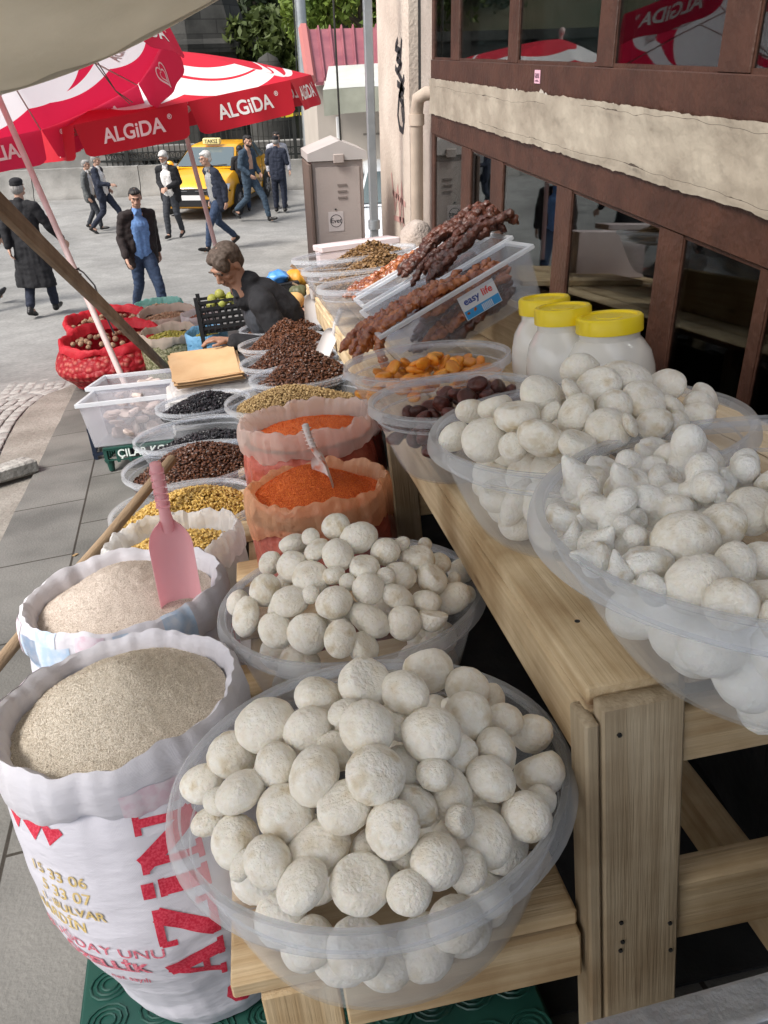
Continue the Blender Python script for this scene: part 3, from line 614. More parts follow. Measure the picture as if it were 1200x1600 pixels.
def hand(mb, wr, dr, up, curl=.5, side=1, s=1.0):
    dr = Vector(dr).normalized(); up = Vector(up); up = (up-dr*up.dot(dr)).normalized(); sd = dr.cross(up)*side; wr = Vector(wr)
    cap(mb, wr-dr*.01, wr+dr*.05*s, .024*s, .022*s)
    for k in (-1, 0, 1): cap(mb, wr+dr*.02*s+sd*.016*k*s, wr+dr*.08*s+sd*.023*k*s, .013*s, .012*s)
    for k, ln in enumerate((.072, .082, .076, .06)):
        o = wr+dr*.085*s+sd*(-.031+.0207*k)*s; m = o+(dr*math.cos(curl*.6)-up*math.sin(curl*.6))*ln*.5*s; e = m+(dr*math.cos(curl*1.6)-up*math.sin(curl*1.6))*ln*.5*s
        cap(mb, o, m, .0095*s, .0088*s); cap(mb, m, e, .0088*s, .0072*s)
    o = wr+dr*.025*s-sd*.026*s; m = o+(dr*.7-sd*.62-up*.25).normalized()*.04*s; cap(mb, o, m, .013*s, .0105*s); cap(mb, m, m+(dr*.92-sd*.15-up*.3).normalized()*.032*s, .0105*s, .008*s)
def person(label, M, hs=1.0, face=(0, 0), lean=0.0, legs=None, arms=None, top='black', shirt=None, pants='navy', hair='brown', hat=None, long=False, open_=True, skin=None, glasses=False, group=None, vox=.009, seated=None, beard=False, hump=0, hips=None):
    skin = skin or skinm
    root = thing('person', label, 'person', M @ Matrix.Scale(hs, 4), group)
    hp = Vector(hips or (0, 0, .93)); ch = Vector((0, hp.y-lean*.75, hp.z+.36)); sh = Vector((0, hp.y-lean, hp.z+.50)); nk = sh+Vector((0, -.02-lean*.25, .07)); hd = nk+Vector((0, -.035-lean*.25, .145 if not seated else .122))
    legs = legs or (((.11, -.02, .5), (.11, 0, .09)), ((-.11, -.02, .5), (-.11, 0, .09)))
    arms = arms or (((.26, .03, 1.13), (.27, -.06, .87)), ((-.26, .03, 1.13), (-.27, -.06, .87)))
    HM = Matrix.Translation(hd) @ Matrix.Rotation(face[0], 4, 'Z') @ Matrix.Rotation(face[1], 4, 'X')
    b = MB()
    def e(c, r, rx=0):
        m = HM @ Matrix.Translation(c) @ Matrix.Rotation(rx, 4, 'X'); t = MB(); t.ell((0, 0, 0), r, 18, 12); b.add([m @ Vector(p) for p in t.v], t.f)
    e((0, .012, .03), (.074, .093, .088)); e((0, -.02, -.03), (.060, .068, .085)); e((0, -.052, -.088), (.034, .030, .026)); e((0, -.083, .028), (.052, .018, .014))
    e((0, -.097, -.018), (.0125, .019, .028), -.35); e((0, -.106, -.036), (.018, .015, .012)); e((0, -.083, -.066), (.026, .013, .0065)); e((0, -.081, -.077), (.022, .012, .0065))
    for s in (1, -1): e((s*.076, .012, -.008), (.010, .020, .033), .1); e((s*.043, -.06, -.02), (.022, .022, .02)); e((s*.02, -.1, -.042), (.008, .009, .008)); e((s*.04, -.04, -.07), (.02, .035, .022))
    cap(b, nk-Vector((0, 0, .05)), HM @ Vector((0, .02, -.05)), .058 if not seated else .068, .054 if not seated else .062)
    cap(b, hp, ch, .13, .14, .75); cap(b, ch, sh, .14, .09, .75)
    for s, (el, wr), (kn, an) in ((1, arms[0], legs[0]), (-1, arms[1], legs[1])):
        S = sh+Vector((s*.175, 0, -.02)); el = Vector(el); wr = Vector(wr); kn = Vector(kn); an = Vector(an)
        cap(b, sh, S, .07, .055); cap(b, S, el, .048, .038); cap(b, el, wr, .038, .026); d = (wr-el).normalized(); hand(b, wr+d*.012, d+Vector((0, -.15, 0)), Vector((s*1.0, .2, .1)) if d.z < -.5 else Vector((0, 0, 1)) if seated else Vector((s*.6, 0, .8)), .55, s, 1.0)
        cap(b, hp+Vector((s*.08, 0, -.02)), kn, .08, .052); cap(b, kn, an, .05, .036); cap(b, an, an+Vector((0, -.08, -.05)), .036, .03)
    objm('body', remesh(b, vox, 2), skin, root)
    for s in (1, -1):
        m = MB(); m.ell((s*.030, -.0865, .006), (.011, .006, .0055), 8, 6); m.v = [tuple(HM @ Vector(p)) for p in m.v]; m.build('eye', eyem, root)
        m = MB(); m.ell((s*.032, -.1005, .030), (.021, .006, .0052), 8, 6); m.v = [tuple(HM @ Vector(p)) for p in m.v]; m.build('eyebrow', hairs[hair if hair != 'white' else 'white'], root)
    h = MB()
    def eh(c, r):
        t = MB(); t.ell((0, 0, 0), r, 18, 12); mm_ = HM @ Matrix.Translation(c); h.add([mm_ @ Vector(p) for p in t.v], t.f)
    if hat:
        eh((0, .018, .078), (.084, .098, .052)); eh((0, .03, .05), (.083, .092, .045))
        objm('cap', remesh(h, .008, 2), CL['black'], root); h = MB()
    if hair != 'none':
        eh((0, .034, .036 if not hat else .0), (.084, .088, .086 if not hat else .075)); eh((0, .055, -.01), (.074, .062, .07))
        if not hat:
            eh((.0, -.015, .086), (.074, .076, .034)); eh((-.02, -.055, .078), (.045, .032, .022))
        if hair == 'white' and not hat: eh((0, .03, .065), (.094, .095, .08)); eh((0, .06, -.01), (.088, .066, .07))
        if seated: eh((.030, -.078, .066), (.036, .018, .030)); eh((.056, -.055, .045), (.020, .035, .040))
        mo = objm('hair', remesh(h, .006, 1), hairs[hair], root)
        wob(mo.data, lambda c: .004*nz(c[0]*70, c[1]*18, c[2]*18)+.0035*nz(c[0]*120, c[1]*30, c[2]*30))
    if beard:
        h = MB(); eh((0, -.064, -.088), (.046, .036, .032)); eh((.04, -.03, -.07), (.026, .045, .03)); eh((-.04, -.03, -.07), (.026, .045, .03)); objm('beard', remesh(h, .006, 2), hairs[hair], root)
    if seated:
        h = MB(); eh((0, -.0965, -.052), (.024, .006, .0055)); h.build('moustache', hairs['grey'], root)
    if glasses:
        g = MB()
        for s in (1, -1): g.tube([tuple(HM @ Vector((s*.033+.02*math.cos(a*.6), -.106, .002+.015*math.sin(a*.6)))) for a in range(11)], .0022, 5)
        for s in (1, -1): g.tube([tuple(HM @ Vector((s*.053, -.104, .006))), tuple(HM @ Vector((s*.078, .0, .01)))], .002, 5)
        g.build('glasses', shoem, root)
    # trousers
    t = MB(); cap(t, hp+Vector((.04, 0, -.01)), hp+Vector((-.04, 0, -.01)), .125, .125, .95); cap(t, hp, hp+Vector((0, 0, .1)), .13, .14, .8)
    for s, (kn, an) in ((1, legs[0]), (-1, legs[1])):
        kn = Vector(kn); an = Vector(an); q = an+(kn-an)*.12; cap(t, hp+Vector((s*.075, 0, -.03)), kn, .105, .074); cap(t, kn, q, .072, .06)
    tm = remesh(t, .011, 2)
    wob(tm, lambda c: .008*nz(c[0]*9, c[1]*9, c[2]*24))
    objm('trousers', tm, CL[pants], root)
    for s, (kn, an) in ((1, legs[0]), (-1, legs[1])):
        an = Vector(an); kn = Vector(kn); sh_ = MB(); dn_ = (an-kn).normalized(); fwd = Vector((0, -1, 0)); fwd = (fwd-dn_*fwd.dot(dn_)*.85).normalized()
        hl = an+dn_*.045; cap(sh_, hl+Vector((0, .02, 0))*1, hl+fwd*.13, .04, .036); cap(sh_, hl+fwd*.13, hl+fwd*.19, .038, .026); cap(sh_, an-dn_*.02, hl, .045, .045)
        objm('shoe', remesh(sh_, .009, 1), shoem, root)
    # coat or jacket
    j = MB(); of = .048 if open_ and shirt else 0
    for s in (1, -1):
        cap(j, hp+Vector((s*(.07+of), .02, -.02 if not long else .02)), ch+Vector((s*(.065+of), .01, 0)), .125, .128, .82); cap(j, ch+Vector((s*(.065+of), .01, 0)), sh+Vector((s*.09, .01, -.02)), .128, .082, .8)
        if not long: cap(j, hp+Vector((s*(.075+of), .015, -.12)), hp+Vector((s*(.07+of), .015, 0)), .115, .125, .85)
        if open_ and shirt: cap(j, ch+Vector((s*.125, -.045, -.30)), sh+Vector((s*.062, -.03, .02)), .045, .032)
    cap(j, hp+Vector((0, .06, -.1)), sh+Vector((0, .045, -.03)), .11, .09, .7); cap(j, nk+Vector((0, .035, -.055)), nk+Vector((0, .03, -.02)), .068, .064)
    if hump: cap(j, ch+Vector((0, .08, 0)), sh+Vector((0, .05, -.02)), .15, .12); cap(j, hp+Vector((0, .06, .05)), ch+Vector((0, .06, 0)), .165, .16); cap(j, nk+Vector((0, .02, -.08)), nk+Vector((0, .03, .01)), .085, .072)
    if long:
        for s in (1, -1): cap(j, hp+Vector((s*.05, .02, 0)), Vector((s*.13, .04, .42)), .15, .15, .85)
        cap(j, hp, Vector((0, .05, .42)), .16, .17, .9)
    for s, (el, wr) in ((1, arms[0]), (-1, arms[1])):
        S = sh+Vector((s*.185, 0, -.025)); el = Vector(el); wr = Vector(wr); cap(j, sh+Vector((s*.1, 0, .0)), S, .075, .078); cap(j, S, el, .077, .062); cap(j, el, el+(wr-el)*.93, .062, .05)
    jm = remesh(j, .011, 2)
    wob(jm, lambda c: .009*nz(c[0]*8, c[1]*8, c[2]*20)+.006*nz(c[0]*20+9, c[1]*20, c[2]*8))
    if long:
        for v in jm.vertices:
            if v.co.z < .40: v.co.z = .40+(v.co.z-.40)*.1
    objm('coat' if long else 'jacket', jm, CL[top], root)
    if shirt:
        t = MB(); cap(t, hp+Vector((.035, -.03, .0)), ch+Vector((.04, -.03, 0)), .112, .112, .85); cap(t, hp+Vector((-.035, -.03, .0)), ch+Vector((-.04, -.03, 0)), .112, .112, .85); cap(t, ch+Vector((0, -.033, 0)), sh+Vector((0, -.02, .0)), .118, .07, .85); cap(t, nk+Vector((0, -.005, -.05)), nk+Vector((0, -.008, -.01)), .064, .062)
        for s in (1, -1): cap(t, nk+Vector((s*.02, -.06, -.02)), nk+Vector((s*.045, -.062, -.06)), .018, .012)
        objm('shirt', remesh(t, .010, 2), CL[shirt], root)
        bt = MB()
        for k in range(5): bt.ell((0, 0, 0), (.006, .004, .006), 6, 4, None) if False else None
    return root
def walk(st, k=1, lift=0):                          # stride length; k = which leg leads (faces -Y)
    f = ((0, -.5*st, 0)); a = ((.10*1, -.30*st-.05, .50), (.10, -.5*st, .085)); b = ((-.10, .12*st-.06, .49), (-.10, .52*st, .12+lift))
    if k < 0: a, b = tuple((-p[0], p[1], p[2]) for p in a), tuple((-p[0], p[1], p[2]) for p in b); return (b, a)
    return (a, b)
def swing(s):
    return (((.25, .06+.10*s, 1.15), (.27, .0+.22*s, .90)), ((-.25, .03-.10*s, 1.15), (-.27, -.10-.2*s, .91)))
def put(px, pyf, pyh, rz, Y=None):
    """foot pixel and head-top pixel -> ground matrix and height scale"""
    if Y is None: g = ground(px, pyf)
    else: g = atY(px, pyf, Y); g[2] = gz(g[0], Y)
    d = ray(px, pyh); top = CAMZ+d[2]*(g[1]/d[1]); return WL(g[0], g[1], g[2], rz), float((top-g[2])/1.745)
M, s = put(70, 490, 279, rad(168))
person('man in a long black overcoat and black knit cap walking away past the parasol pole', M, s, top='black', long=True, pants='navy', hair='grey', hat=True, legs=walk(.35, -1), arms=(((.25, .08, 1.15), (.22, .14, .93)), ((-.30, -.04, 1.17), (-.40, -.16, .97))), open_=False)
M, s = put(238, 498, 293, rad(24))
person('man in a black jacket open over a blue shirt walking towards the stall', M, s*1.0, top='brownj', shirt='blue', pants='denim', hair='black', legs=walk(.62, 1, .03), arms=swing(.4), face=(-.3, .22), lean=.05)
M, s = put(172, 362, 242, rad(75))
person('grey-haired man in a navy suit striding right beside the concrete blocks, hand raised', M, s, top='navy', shirt='white', pants='navy', hair='grey', legs=walk(.75, 1), arms=(((.25, .10, 1.15), (.22, -.06, .98)), ((-.25, -.05, 1.15), (-.18, -.28, 1.12))), face=(.1, .1), lean=-.06)
M, s = put(150, 358, 250, rad(80))
person('man in a grey jacket mostly hidden behind the man in the navy suit', M, s, top='grey', shirt='white', pants='charcoal', hair='grey', legs=walk(.4, -1), face=(0, .1))
M, s = put(276, 370, 237, rad(-22))
person('white-bearded man in a black jacket over a white shirt, hands clasped at his waist', M, s, top='black', shirt='white', pants='charcoal', hair='white', beard=True, glasses=True, legs=walk(.28, -1), arms=(((.24, .02, 1.15), (.07, -.24, 1.07)), ((-.24, .02, 1.15), (-.05, -.25, 1.05))), face=(-.2, .35), lean=.03)
M, s = put(348, 388, 237, rad(-62))
person('white-haired man in a navy blazer and dark sunglasses walking left past the taxi', M, s, top='navy', shirt='lightgrey', pants='denim', hair='white', glasses=True, legs=walk(.7, 1, .05), arms=(((.25, .06, 1.15), (.25, .06, .90)), ((-.25, .06, 1.15), (-.25, .0, .9))), face=(.0, .1), lean=.06)
M, s = put(396, 345, 212, rad(52))
person('young dark-haired man in a blue denim jacket and slim jeans by the taxi', M, s, top='teal', pants='teal', hair='black', beard=True, open_=False, legs=walk(.75, 1, .10), arms=(((.25, .02, 1.16), (.17, -.16, 1.0)), ((-.25, .02, 1.16), (-.17, -.15, 1.0))), face=(-.2, .15))
M, s = put(384, 330, 228, rad(180))
person('man in a dark jacket almost hidden behind the young man in denim', M, s, top='black', pants='denim', hair='black', open_=False)
M, s = put(439, 331, 213, rad(165))
person('man in a dark suit and black cap seen from behind beside the taxi', M, s, top='navy', pants='navy', hair='grey', hat=True, open_=False, arms=(((.25, .0, 1.15), (.12, -.2, 1.15)), ((-.25, .0, 1.15), (-.14, -.2, 1.2))))
M, s = put(434, 324, 207, rad(10))
person('man in a pale grey shirt facing the suited man at the rear of the taxi', M @ Matrix.Translation((.12, .1, 0)), s, top='pale', pants='denim', hair='black', open_=False, face=(.3, .1))
M, s = put(-16, 478, 268, rad(155))
person('man in dark trousers and trainers cut off by the left edge of the picture', M, s, top='black', pants='black', hair='black', open_=False, legs=(((-.02+.12, -.12, .5), (.10, -.30, .09)), ((-.12, .16, .50), (-.16, .52, .18))), arms=swing(.5))
# seated trader: faces left along the street, holding out his hand over the sacks
YM = 4.75; q = atY(352, 408, YM); gx = float(q[0])+.275
gzm = gz(gx, YM); ms = (float(q[2])-gzm)/1.06
Ms = WL(gx, YM, gzm, rad(-78))
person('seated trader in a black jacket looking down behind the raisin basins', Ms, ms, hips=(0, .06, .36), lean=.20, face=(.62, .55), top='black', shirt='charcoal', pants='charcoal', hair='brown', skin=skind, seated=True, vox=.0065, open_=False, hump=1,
       legs=(((.15, -.40, .42), (.16, -.36, .09)), ((-.15, -.42, .40), (-.18, -.40, .09))), arms=(((.30, -.06, .60), (.20, -.36, .66)), ((-.26, -.10, .58), (-.16, -.28, .50))))
st_ = MB(); st_.box(-.17, .17, -.15, .2, 0, .22, bev=.01); tag(st_.build('stool', mat('stool_wood', (.16, .1, .06), .8), M=Ms), 'low wooden stool under the seated trader', 'stool')
# ================================================================== CARS
def carmesh(L_=4.3):
    st = [(-2.16, .34, .60, .60), (-2.10, .26, .70, .74), (-1.95, .22, .80, .84), (-1.5, .2, .92, .875), (-1.0, .2, 1.0, .885), (-.6, .2, 1.03, .89), (.4, .2, 1.03, .89), (1.4, .2, 1.04, .885), (1.85, .22, 1.04, .86), (2.08, .28, 1.0, .80), (2.16, .38, .9, .66)]
    prof = lambda zb, zt, hw: [(0, zb), (hw*.86, zb), (hw*.97, zb+.08), (hw, zb+(zt-zb)*.45), (hw*.985, zb+(zt-zb)*.62), (hw*.95, zt-.10), (hw*.86, zt-.015), (0, zt+.035)]
    mb = MB(); m = 15
    for y, zb, zt, hw in st:
        p = prof(zb, zt, hw); ring = p+[(-x, z) for x, z in reversed(p[1:-1])]; m = len(ring); mb.v += [(x, y, z) for x, z in ring]
    for k in range(len(st)-1):
        for j in range(m): mb.f.append((k*m+j, k*m+(j+1) % m, (k+1)*m+(j+1) % m, (k+1)*m+j))
    mb.f += [tuple(range(m-1, -1, -1)), tuple((len(st)-1)*m+j for j in range(m))]
    return mb
def car(label, M, col, taxi=False):
    root = thing('taxi' if taxi else 'parked_car', label, 'taxi' if taxi else 'car', M)
    paint = mat('car_paint_'+('yellow' if taxi else 'silver'), col, .3, coat=.6, spec=.5)
    bl = mat('car_black', (.015, .015, .016), .5); gls = mat('car_glass', (.10, .13, .14), .06, spec=.8); tyre = mat('tyre', (.02, .02, .02), .8); rim = mat('rim_grey', (.3, .3, .31), .35, metal=.8)
    objb = carmesh().build('body', paint, root)
    c = MB(); st = [(-1.02, 1.0, .78, 1.015, .77), (-.25, 1.0, .80, 1.43, .60), (.0, 1.0, .80, 1.475, .60), (.7, 1.0, .80, 1.49, .60), (1.25, 1.0, .79, 1.45, .59), (1.78, 1.0, .76, 1.03, .72)]
    for y, zb, hb, zt, ht in st: c.v += [(-hb, y, zb), (-ht, y, zt-.03), (-ht*.85, y, zt), (ht*.85, y, zt), (ht, y, zt-.03), (hb, y, zb)]
    for k in range(len(st)-1):
        for j in range(5): c.f.append((k*6+j, k*6+6+j, k*6+7+j, k*6+1+j))
    c.build('cabin', paint, root)
    g = MB()
    def quad(a, b, cc, d, off):
        a, b, cc, d = map(Vector, (a, b, cc, d)); n = (b-a).cross(d-a).normalized()*off; o = len(g.v); g.v += [tuple(p+n) for p in (a, b, cc, d)]; g.f.append((o, o+1, o+2, o+3))
    quad((-.72, -.98, 1.04), (.72, -.98, 1.04), (.56, -.27, 1.40), (-.56, -.27, 1.40), .022); g.build('windscreen', gls, root)
    for s in (1, -1):
        g = MB()
        for (y0, y1, y2, y3) in ((-.80, .12, .12, -.22), (.2, 1.0, .95, .2), (1.07, 1.5, 1.25, 1.02)):
            pts = [(s*.815, y0, 1.05), (s*.815, y1, 1.05), (s*.635, y2, 1.40), (s*.635, y3, 1.40)]
            o = len(g.v); g.v += pts; g.f.append((o, o+1, o+2, o+3))
        g.build('side_window', gls, root)
        d = MB()
        for y in (-.85, .16, 1.0): d.box(min(s*.885, s*.8935), max(s*.885, s*.8935), y-.006, y+.006, .3, 1.0)
        d.build('door_seam', bl, root)
        for y in (.02, .9): d = MB(); d.box(min(s*.88, s*.905), max(s*.88, s*.905), y-.08, y+.06, .84, .87, bev=.005); d.build('door_handle', paint, root)
        d = MB(); d.box(min(s*.875, s*.8945), max(s*.875, s*.8945), -1.3, 1.4, .2, .30, bev=.004); d.build('side_skirt', bl, root)
        mi = MB(); mi.ell((s*.98, -.78, 1.08), (.11, .07, .085), 12, 8); mi.build('mirror', paint, root)
        hl = MB(); hl.add([(s*.50, -2.125, .66), (s*.83, -1.87, .64), (s*.86, -1.80, .77), (s*.55, -2.05, .80)], [(0, 1, 2, 3)]); hl.v = [(x, y-.035, z) for x, y, z in hl.v]; h = hl.build('headlight', mat('headlight_glass', (.25, .30, .38), .08, (.6, .65, .72), 9, spec=1), root)
        hl = MB(); hl.add([(s*.48, -2.185, .63), (s*.86, -1.86, .60), (s*.86, -1.86, .635), (s*.48, -2.185, .66)], [(0, 1, 2, 3)]); hl.build('headlight_trim', bl, root)
        fl = MB(); fl.add([(s*.52, -2.19, .34), (s*.80, -1.96, .36), (s*.80, -1.98, .52), (s*.62, -2.16, .50)], [(0, 1, 2, 3)]); fl.v = [(x, y-.02, z) for x, y, z in fl.v]; fl.build('fog_light_recess', bl, root)
        for y in (-1.32, 1.30):
            w_ = MB(); w_.lathe([(.34, 0), (.36, .01), (.36, .012), (.0, .012)], 28); a_ = w_.build('wheel_arch', bl, root, Matrix.Translation((s*.886, y, .34)) @ Matrix.Rotation(s*rad(90), 4, 'Y'))
            w_ = MB(); w_.lathe([(.18, -.1), (.29, -.1), (.315, -.07), (.315, .05), (.29, .085), (.19, .085), (.18, .06)], 28, closed=True); wh = w_.build('wheel', tyre, root, Matrix.Translation((s*.83, y, .315)) @ Matrix.Rotation(s*rad(90), 4, 'Y'))
            r_ = MB(); r_.lathe([(.2, .07), (.185, .085), (.17, .06), (.0, .05)], 24)
            for k in range(7): a = k*.8976; r_.tube([(.03*math.cos(a), .03*math.sin(a), .07), (.18*math.cos(a), .18*math.sin(a), .078)], .02, 6)
            r_.build('rim', rim, wh)
    gr = MB(); gr.box(-.42, .42, -2.19, -2.15, .56, .70, bev=.01); gr.box(-.55, .55, -2.19, -2.14, .30, .46, bev=.01); gr.build('grille', bl, root)
    pl = MB(); pl.box(-.25, .25, -2.20, -2.192, .45, .56); pl.build('number_plate', mat('plate_white', (.7, .7, .7), .5), root)
    for s in (1, -1): gr = MB(); gr.box(min(s*.42, s*.10), max(s*.42, s*.10), -2.20, -2.192, .645, .66); gr.build('chrome_strip', rim, root)
    gr = MB(); gr.tube([(-.3, -1.04, 1.065), (.1, -.98, 1.08)], .009, 5); gr.tube([(.1, -1.04, 1.065), (.55, -.96, 1.09)], .009, 5); gr.build('wiper', bl, root)
    if taxi:
        sg = MB(); sg.box(-.22, .22, -.32, -.16, 1.475, 1.62, bev=.02); sgn = sg.build('roof_sign', mat('sign_yellow', (.80, .68, .30), .5), root)
        decal([text2d('TAKSİ', .12, .02)], lambda x, y: (x, -.324, 1.548+y), 'lettering', bl, sgn)
        tx = MB(); decal([text2d('TAKSİ', .2, .01)], lambda x, y: (.896, .62+x, .52+y), 'lettering', bl, root)
    return root
g1 = ground(337, 340)
car('yellow taxi with a roof sign parked facing the stall behind the walking men', WL(float(g1[0])+.15, float(g1[1])+1.9, float(g1[2]), rad(-17)), (.83, .40, .015), True)
q = atY(600, 330, 13.0)
car('silver white car half hidden between the grey pole and the neighbouring wall', WL(float(q[0])+.50, 14.2, gz(float(q[0]), 13.5), rad(-6)), (.62, .66, .70))
# ================================================================== UMBRELLAS
def umbfab(name, ang, off, red, white, tl):
    m = mat(name, red, .65, transl=tl, bump=.15, bscale=9, bdist=.02); N = m.node_tree.nodes; L = m.node_tree.links
    tc = N.new('ShaderNodeTexCoord'); mp = N.new('ShaderNodeMapping'); mp.inputs['Rotation'].default_value = (0, 0, ang); mp.inputs['Location'].default_value = (*off, 0); mp.vector_type = 'POINT'; L.new(tc.outputs['Object'], mp.inputs[0])
    sx = N.new('ShaderNodeSeparateXYZ'); L.new(mp.outputs[0], sx.inputs[0])
    def M_(op, a, b=None):
        n = N.new('ShaderNodeMath'); n.operation = op
        for i, x in enumerate((a, b)):
            if x is None: continue
            if isinstance(x, (int, float)): n.inputs[i].default_value = x
            else: L.new(x, n.inputs[i])
        return n.outputs[0]
    def inside(cx, cy, r, ex=1.0):
        dx = M_('SUBTRACT', sx.outputs[0], cx); dy = M_('MULTIPLY', M_('SUBTRACT', sx.outputs[1], cy), ex); return M_('LESS_THAN', M_('SQRT', M_('ADD', M_('MULTIPLY', dx, dx), M_('MULTIPLY', dy, dy))), r)
    AND = lambda a, b: M_('MULTIPLY', a, b); NOT = lambda a: M_('SUBTRACT', 1.0, a); OR = lambda a, b: M_('MAXIMUM', a, b)
    big = AND(inside(.12, -.30, .88, 1.05), NOT(inside(.26, -.20, .66, 1.1)))
    inner = AND(inside(.30, -.22, .60, 1.15), NOT(inside(.36, -.12, .47, 1.2)))
    ring = AND(inside(.0, .1, 1.10), NOT(inside(.05, -.02, .98)))
    wht = OR(OR(AND(big, NOT(inside(.95, .35, .34))), inner), ring)
    mx = N.new('ShaderNodeMix'); mx.data_type = 'RGBA'; L.new(wht, mx.inputs[0]); mx.inputs[6].default_value = (*red, 1); mx.inputs[7].default_value = (*white, 1); p = N['Principled BSDF']; L.new(mx.outputs[2], p.inputs['Base Color'])
    for n in N:
        if n.type == 'BSDF_TRANSLUCENT': L.new(mx.outputs[2], n.inputs[0])
    return m
def heart(s, wd):
    pts = []
    for k in range(40):
        t = 2*math.pi*k/40; pts.append((s*.065*16*math.sin(t)**3, s*.065*(13*math.cos(t)-5*math.cos(2*t)-2*math.cos(3*t)-math.cos(4*t))))
    parts = [ribbon(pts, [wd*(.6+.8*abs(math.sin(k/40*math.pi))) for k in range(40)], True)]
    p2 = []
    for k in range(30):
        t = 2*math.pi*(k+3)/36; p2.append((s*.034*16*math.sin(t)**3, s*.034*(13*math.cos(t)-5*math.cos(2*t)-2*math.cos(3*t)-math.cos(4*t))-.1*s))
    parts.append(ribbon(p2, [wd*(.35+.65*min(1, k/14)) for k in range(30)])); return parts
def umbrella(label, ctr, nrm, rot, fab, val, drop, polelen, foot=None, R8=1.28, cord=0, heartpan=()):
    nrm = Vector(nrm).normalized(); q_ = nrm.to_track_quat('Z', 'Y').to_matrix().to_4x4(); xx = Vector((1, 0, 0)); xx = (xx-nrm*xx.dot(nrm)).normalized(); yy = nrm.cross(xx)
    M = Matrix(((xx.x, yy.x, nrm.x, ctr[0]), (xx.y, yy.y, nrm.y, ctr[1]), (xx.z, yy.z, nrm.z, ctr[2]), (0, 0, 0, 1)))
    M0 = M.copy(); polelen = 0
    u = thing('parasol', label, 'parasol', M @ Matrix.Translation((0, 0, -polelen)), None)
    CM = Matrix.Translation((0, 0, polelen))
    def P(th, t, dz=0):
        k = ((th-rot) % (math.pi/4))-math.pi/8; r = t*R8*math.cos(math.pi/8)/math.cos(k); sag = -.035*math.cos(k*4)*math.sin(min(1, t)*math.pi*.8)
        return (r*math.cos(th), r*math.sin(th), drop*(1-t**1.25)+sag*t+dz)
    mb = MB(); na, nt_ = 128, 22
    for j in range(nt_+1):
        for i in range(na): mb.v.append(P(rot+2*math.pi*i/na, max(.001, j/nt_)))
    for j in range(nt_):
        for i in range(na): mb.f.append((j*na+i, (j+1)*na+i, (j+1)*na+(i+1) % na, j*na+(i+1) % na))
    mb.build('canopy', fab, u, CM)
    wtm = mat('print_white', (.80, .78, .78), .6)
    VH = .255
    for k in range(8):
        a0, a1 = rot+k*math.pi/4, rot+(k+1)*math.pi/4; p0, p1 = Vector(P(a0, 1)), Vector(P(a1, 1)); ed = (p1-p0); Ls = ed.length; ex = ed.normalized(); outw = ex.cross(Vector((0, 0, 1))).normalized()
        r5 = random.Random(k); ph = r5.uniform(0, 6)
        def V(x, z): # x along edge 0..L, z downwards
            return tuple(p0+ex*x+outw*(.004+.05*z/VH+.02*math.sin(x*7+ph)*z/VH+.012*math.sin(x*17+ph)*z/VH)-Vector((0, 0, z)))
        v = MB(); n, m_ = 30, 6
        for i in range(n+1):
            x = Ls*i/n; e_ = min(x, Ls-x); g_ = .012+.03*0; cut = VH*(1-.0)
            if e_ < .10: cut = VH*(.55+.45*math.sqrt(max(0, 1-((.10-e_)/.10)**2)))
            for j in range(m_+1):
                z = cut*j/m_; xi = x+(.02 if i == 0 else -.02 if i == n else 0)*(j/m_); v.v.append(V(xi, z))
        for i in range(n):
            for j in range(m_): a = i*(m_+1)+j; v.f.append((a, a+m_+1, a+m_+2, a+1))
        vo = v.build('valance', val, u, CM)
        tx = []
        if k in heartpan: tx = [shift(h_, 0, 0) for h_ in heart(.085, .012)]
        else: tx = [text2d('ALGiDA', .15, .024, .05), shift(text2d('®', .05, .01), .32, .05)]
        for sgn in (1, -1):
            decal(tx, lambda x, y: tuple(Vector(V(Ls/2+x, VH*.5-y))+outw*.003*sgn), 'lettering', wtm, vo)
        if k in heartpan:
            am = (a0+a1)/2; rr = Vector((math.cos(am), math.sin(am), 0))
            def Cn(x, y):
                w0 = rr*(.80-y)+ex*x; th = math.atan2(w0.y, w0.x); kk = ((th-rot) % (math.pi/4))-math.pi/8; t = w0.length/(R8*math.cos(math.pi/8)/math.cos(kk)); return P(th, t)
            for sgn in (1, -1):
                decal([shift(h_, 0, .05) for h_ in heart(.14, .028)]+[shift(text2d('ALGiDA', .12, .02, .03), 0, -.16)], lambda x, y: tuple(Vector(Cn(x, y))+Vector((0, 0, .005*sgn))), 'emblem', wtm, u, CM)
    ribm = mat('parasol_pole', (.47, .35, .33), .5, (.55, .43, .41), 12, spec=.5)
    for k in range(8):
        a = rot+k*math.pi/4; rb = MB(); rb.tube([tuple(Vector(P(a, t))-Vector((0, 0, .012))) for t in (.02, .3, .6, .99)], .006, 6)
        rb.tube([(.02*math.cos(a), .02*math.sin(a), drop-.55), tuple(Vector(P(a, .5))-Vector((0, 0, .015)))], .005, 6); rb.build('rib', ribm, u, CM)
    F0 = M0.inverted() @ Vector(foot); T0 = Vector((0, 0, .05)); F1 = T0+(F0-T0)*1.12
    pl = MB(); pl.tube([tuple(F1), tuple(T0)], .021, 14); pl.tube([tuple(T0), (0, 0, drop+.05)], .019, 14); pl.build('pole', ribm, u)
    pl = MB(); pl.tube([(0, 0, drop-.62), (0, 0, drop-.5)], .035, 12); pl.build('hub', ribm, u); pl = MB(); pl.ell((0, 0, drop+.06), (.03, .03, .04)); pl.build('finial', ribm, u)
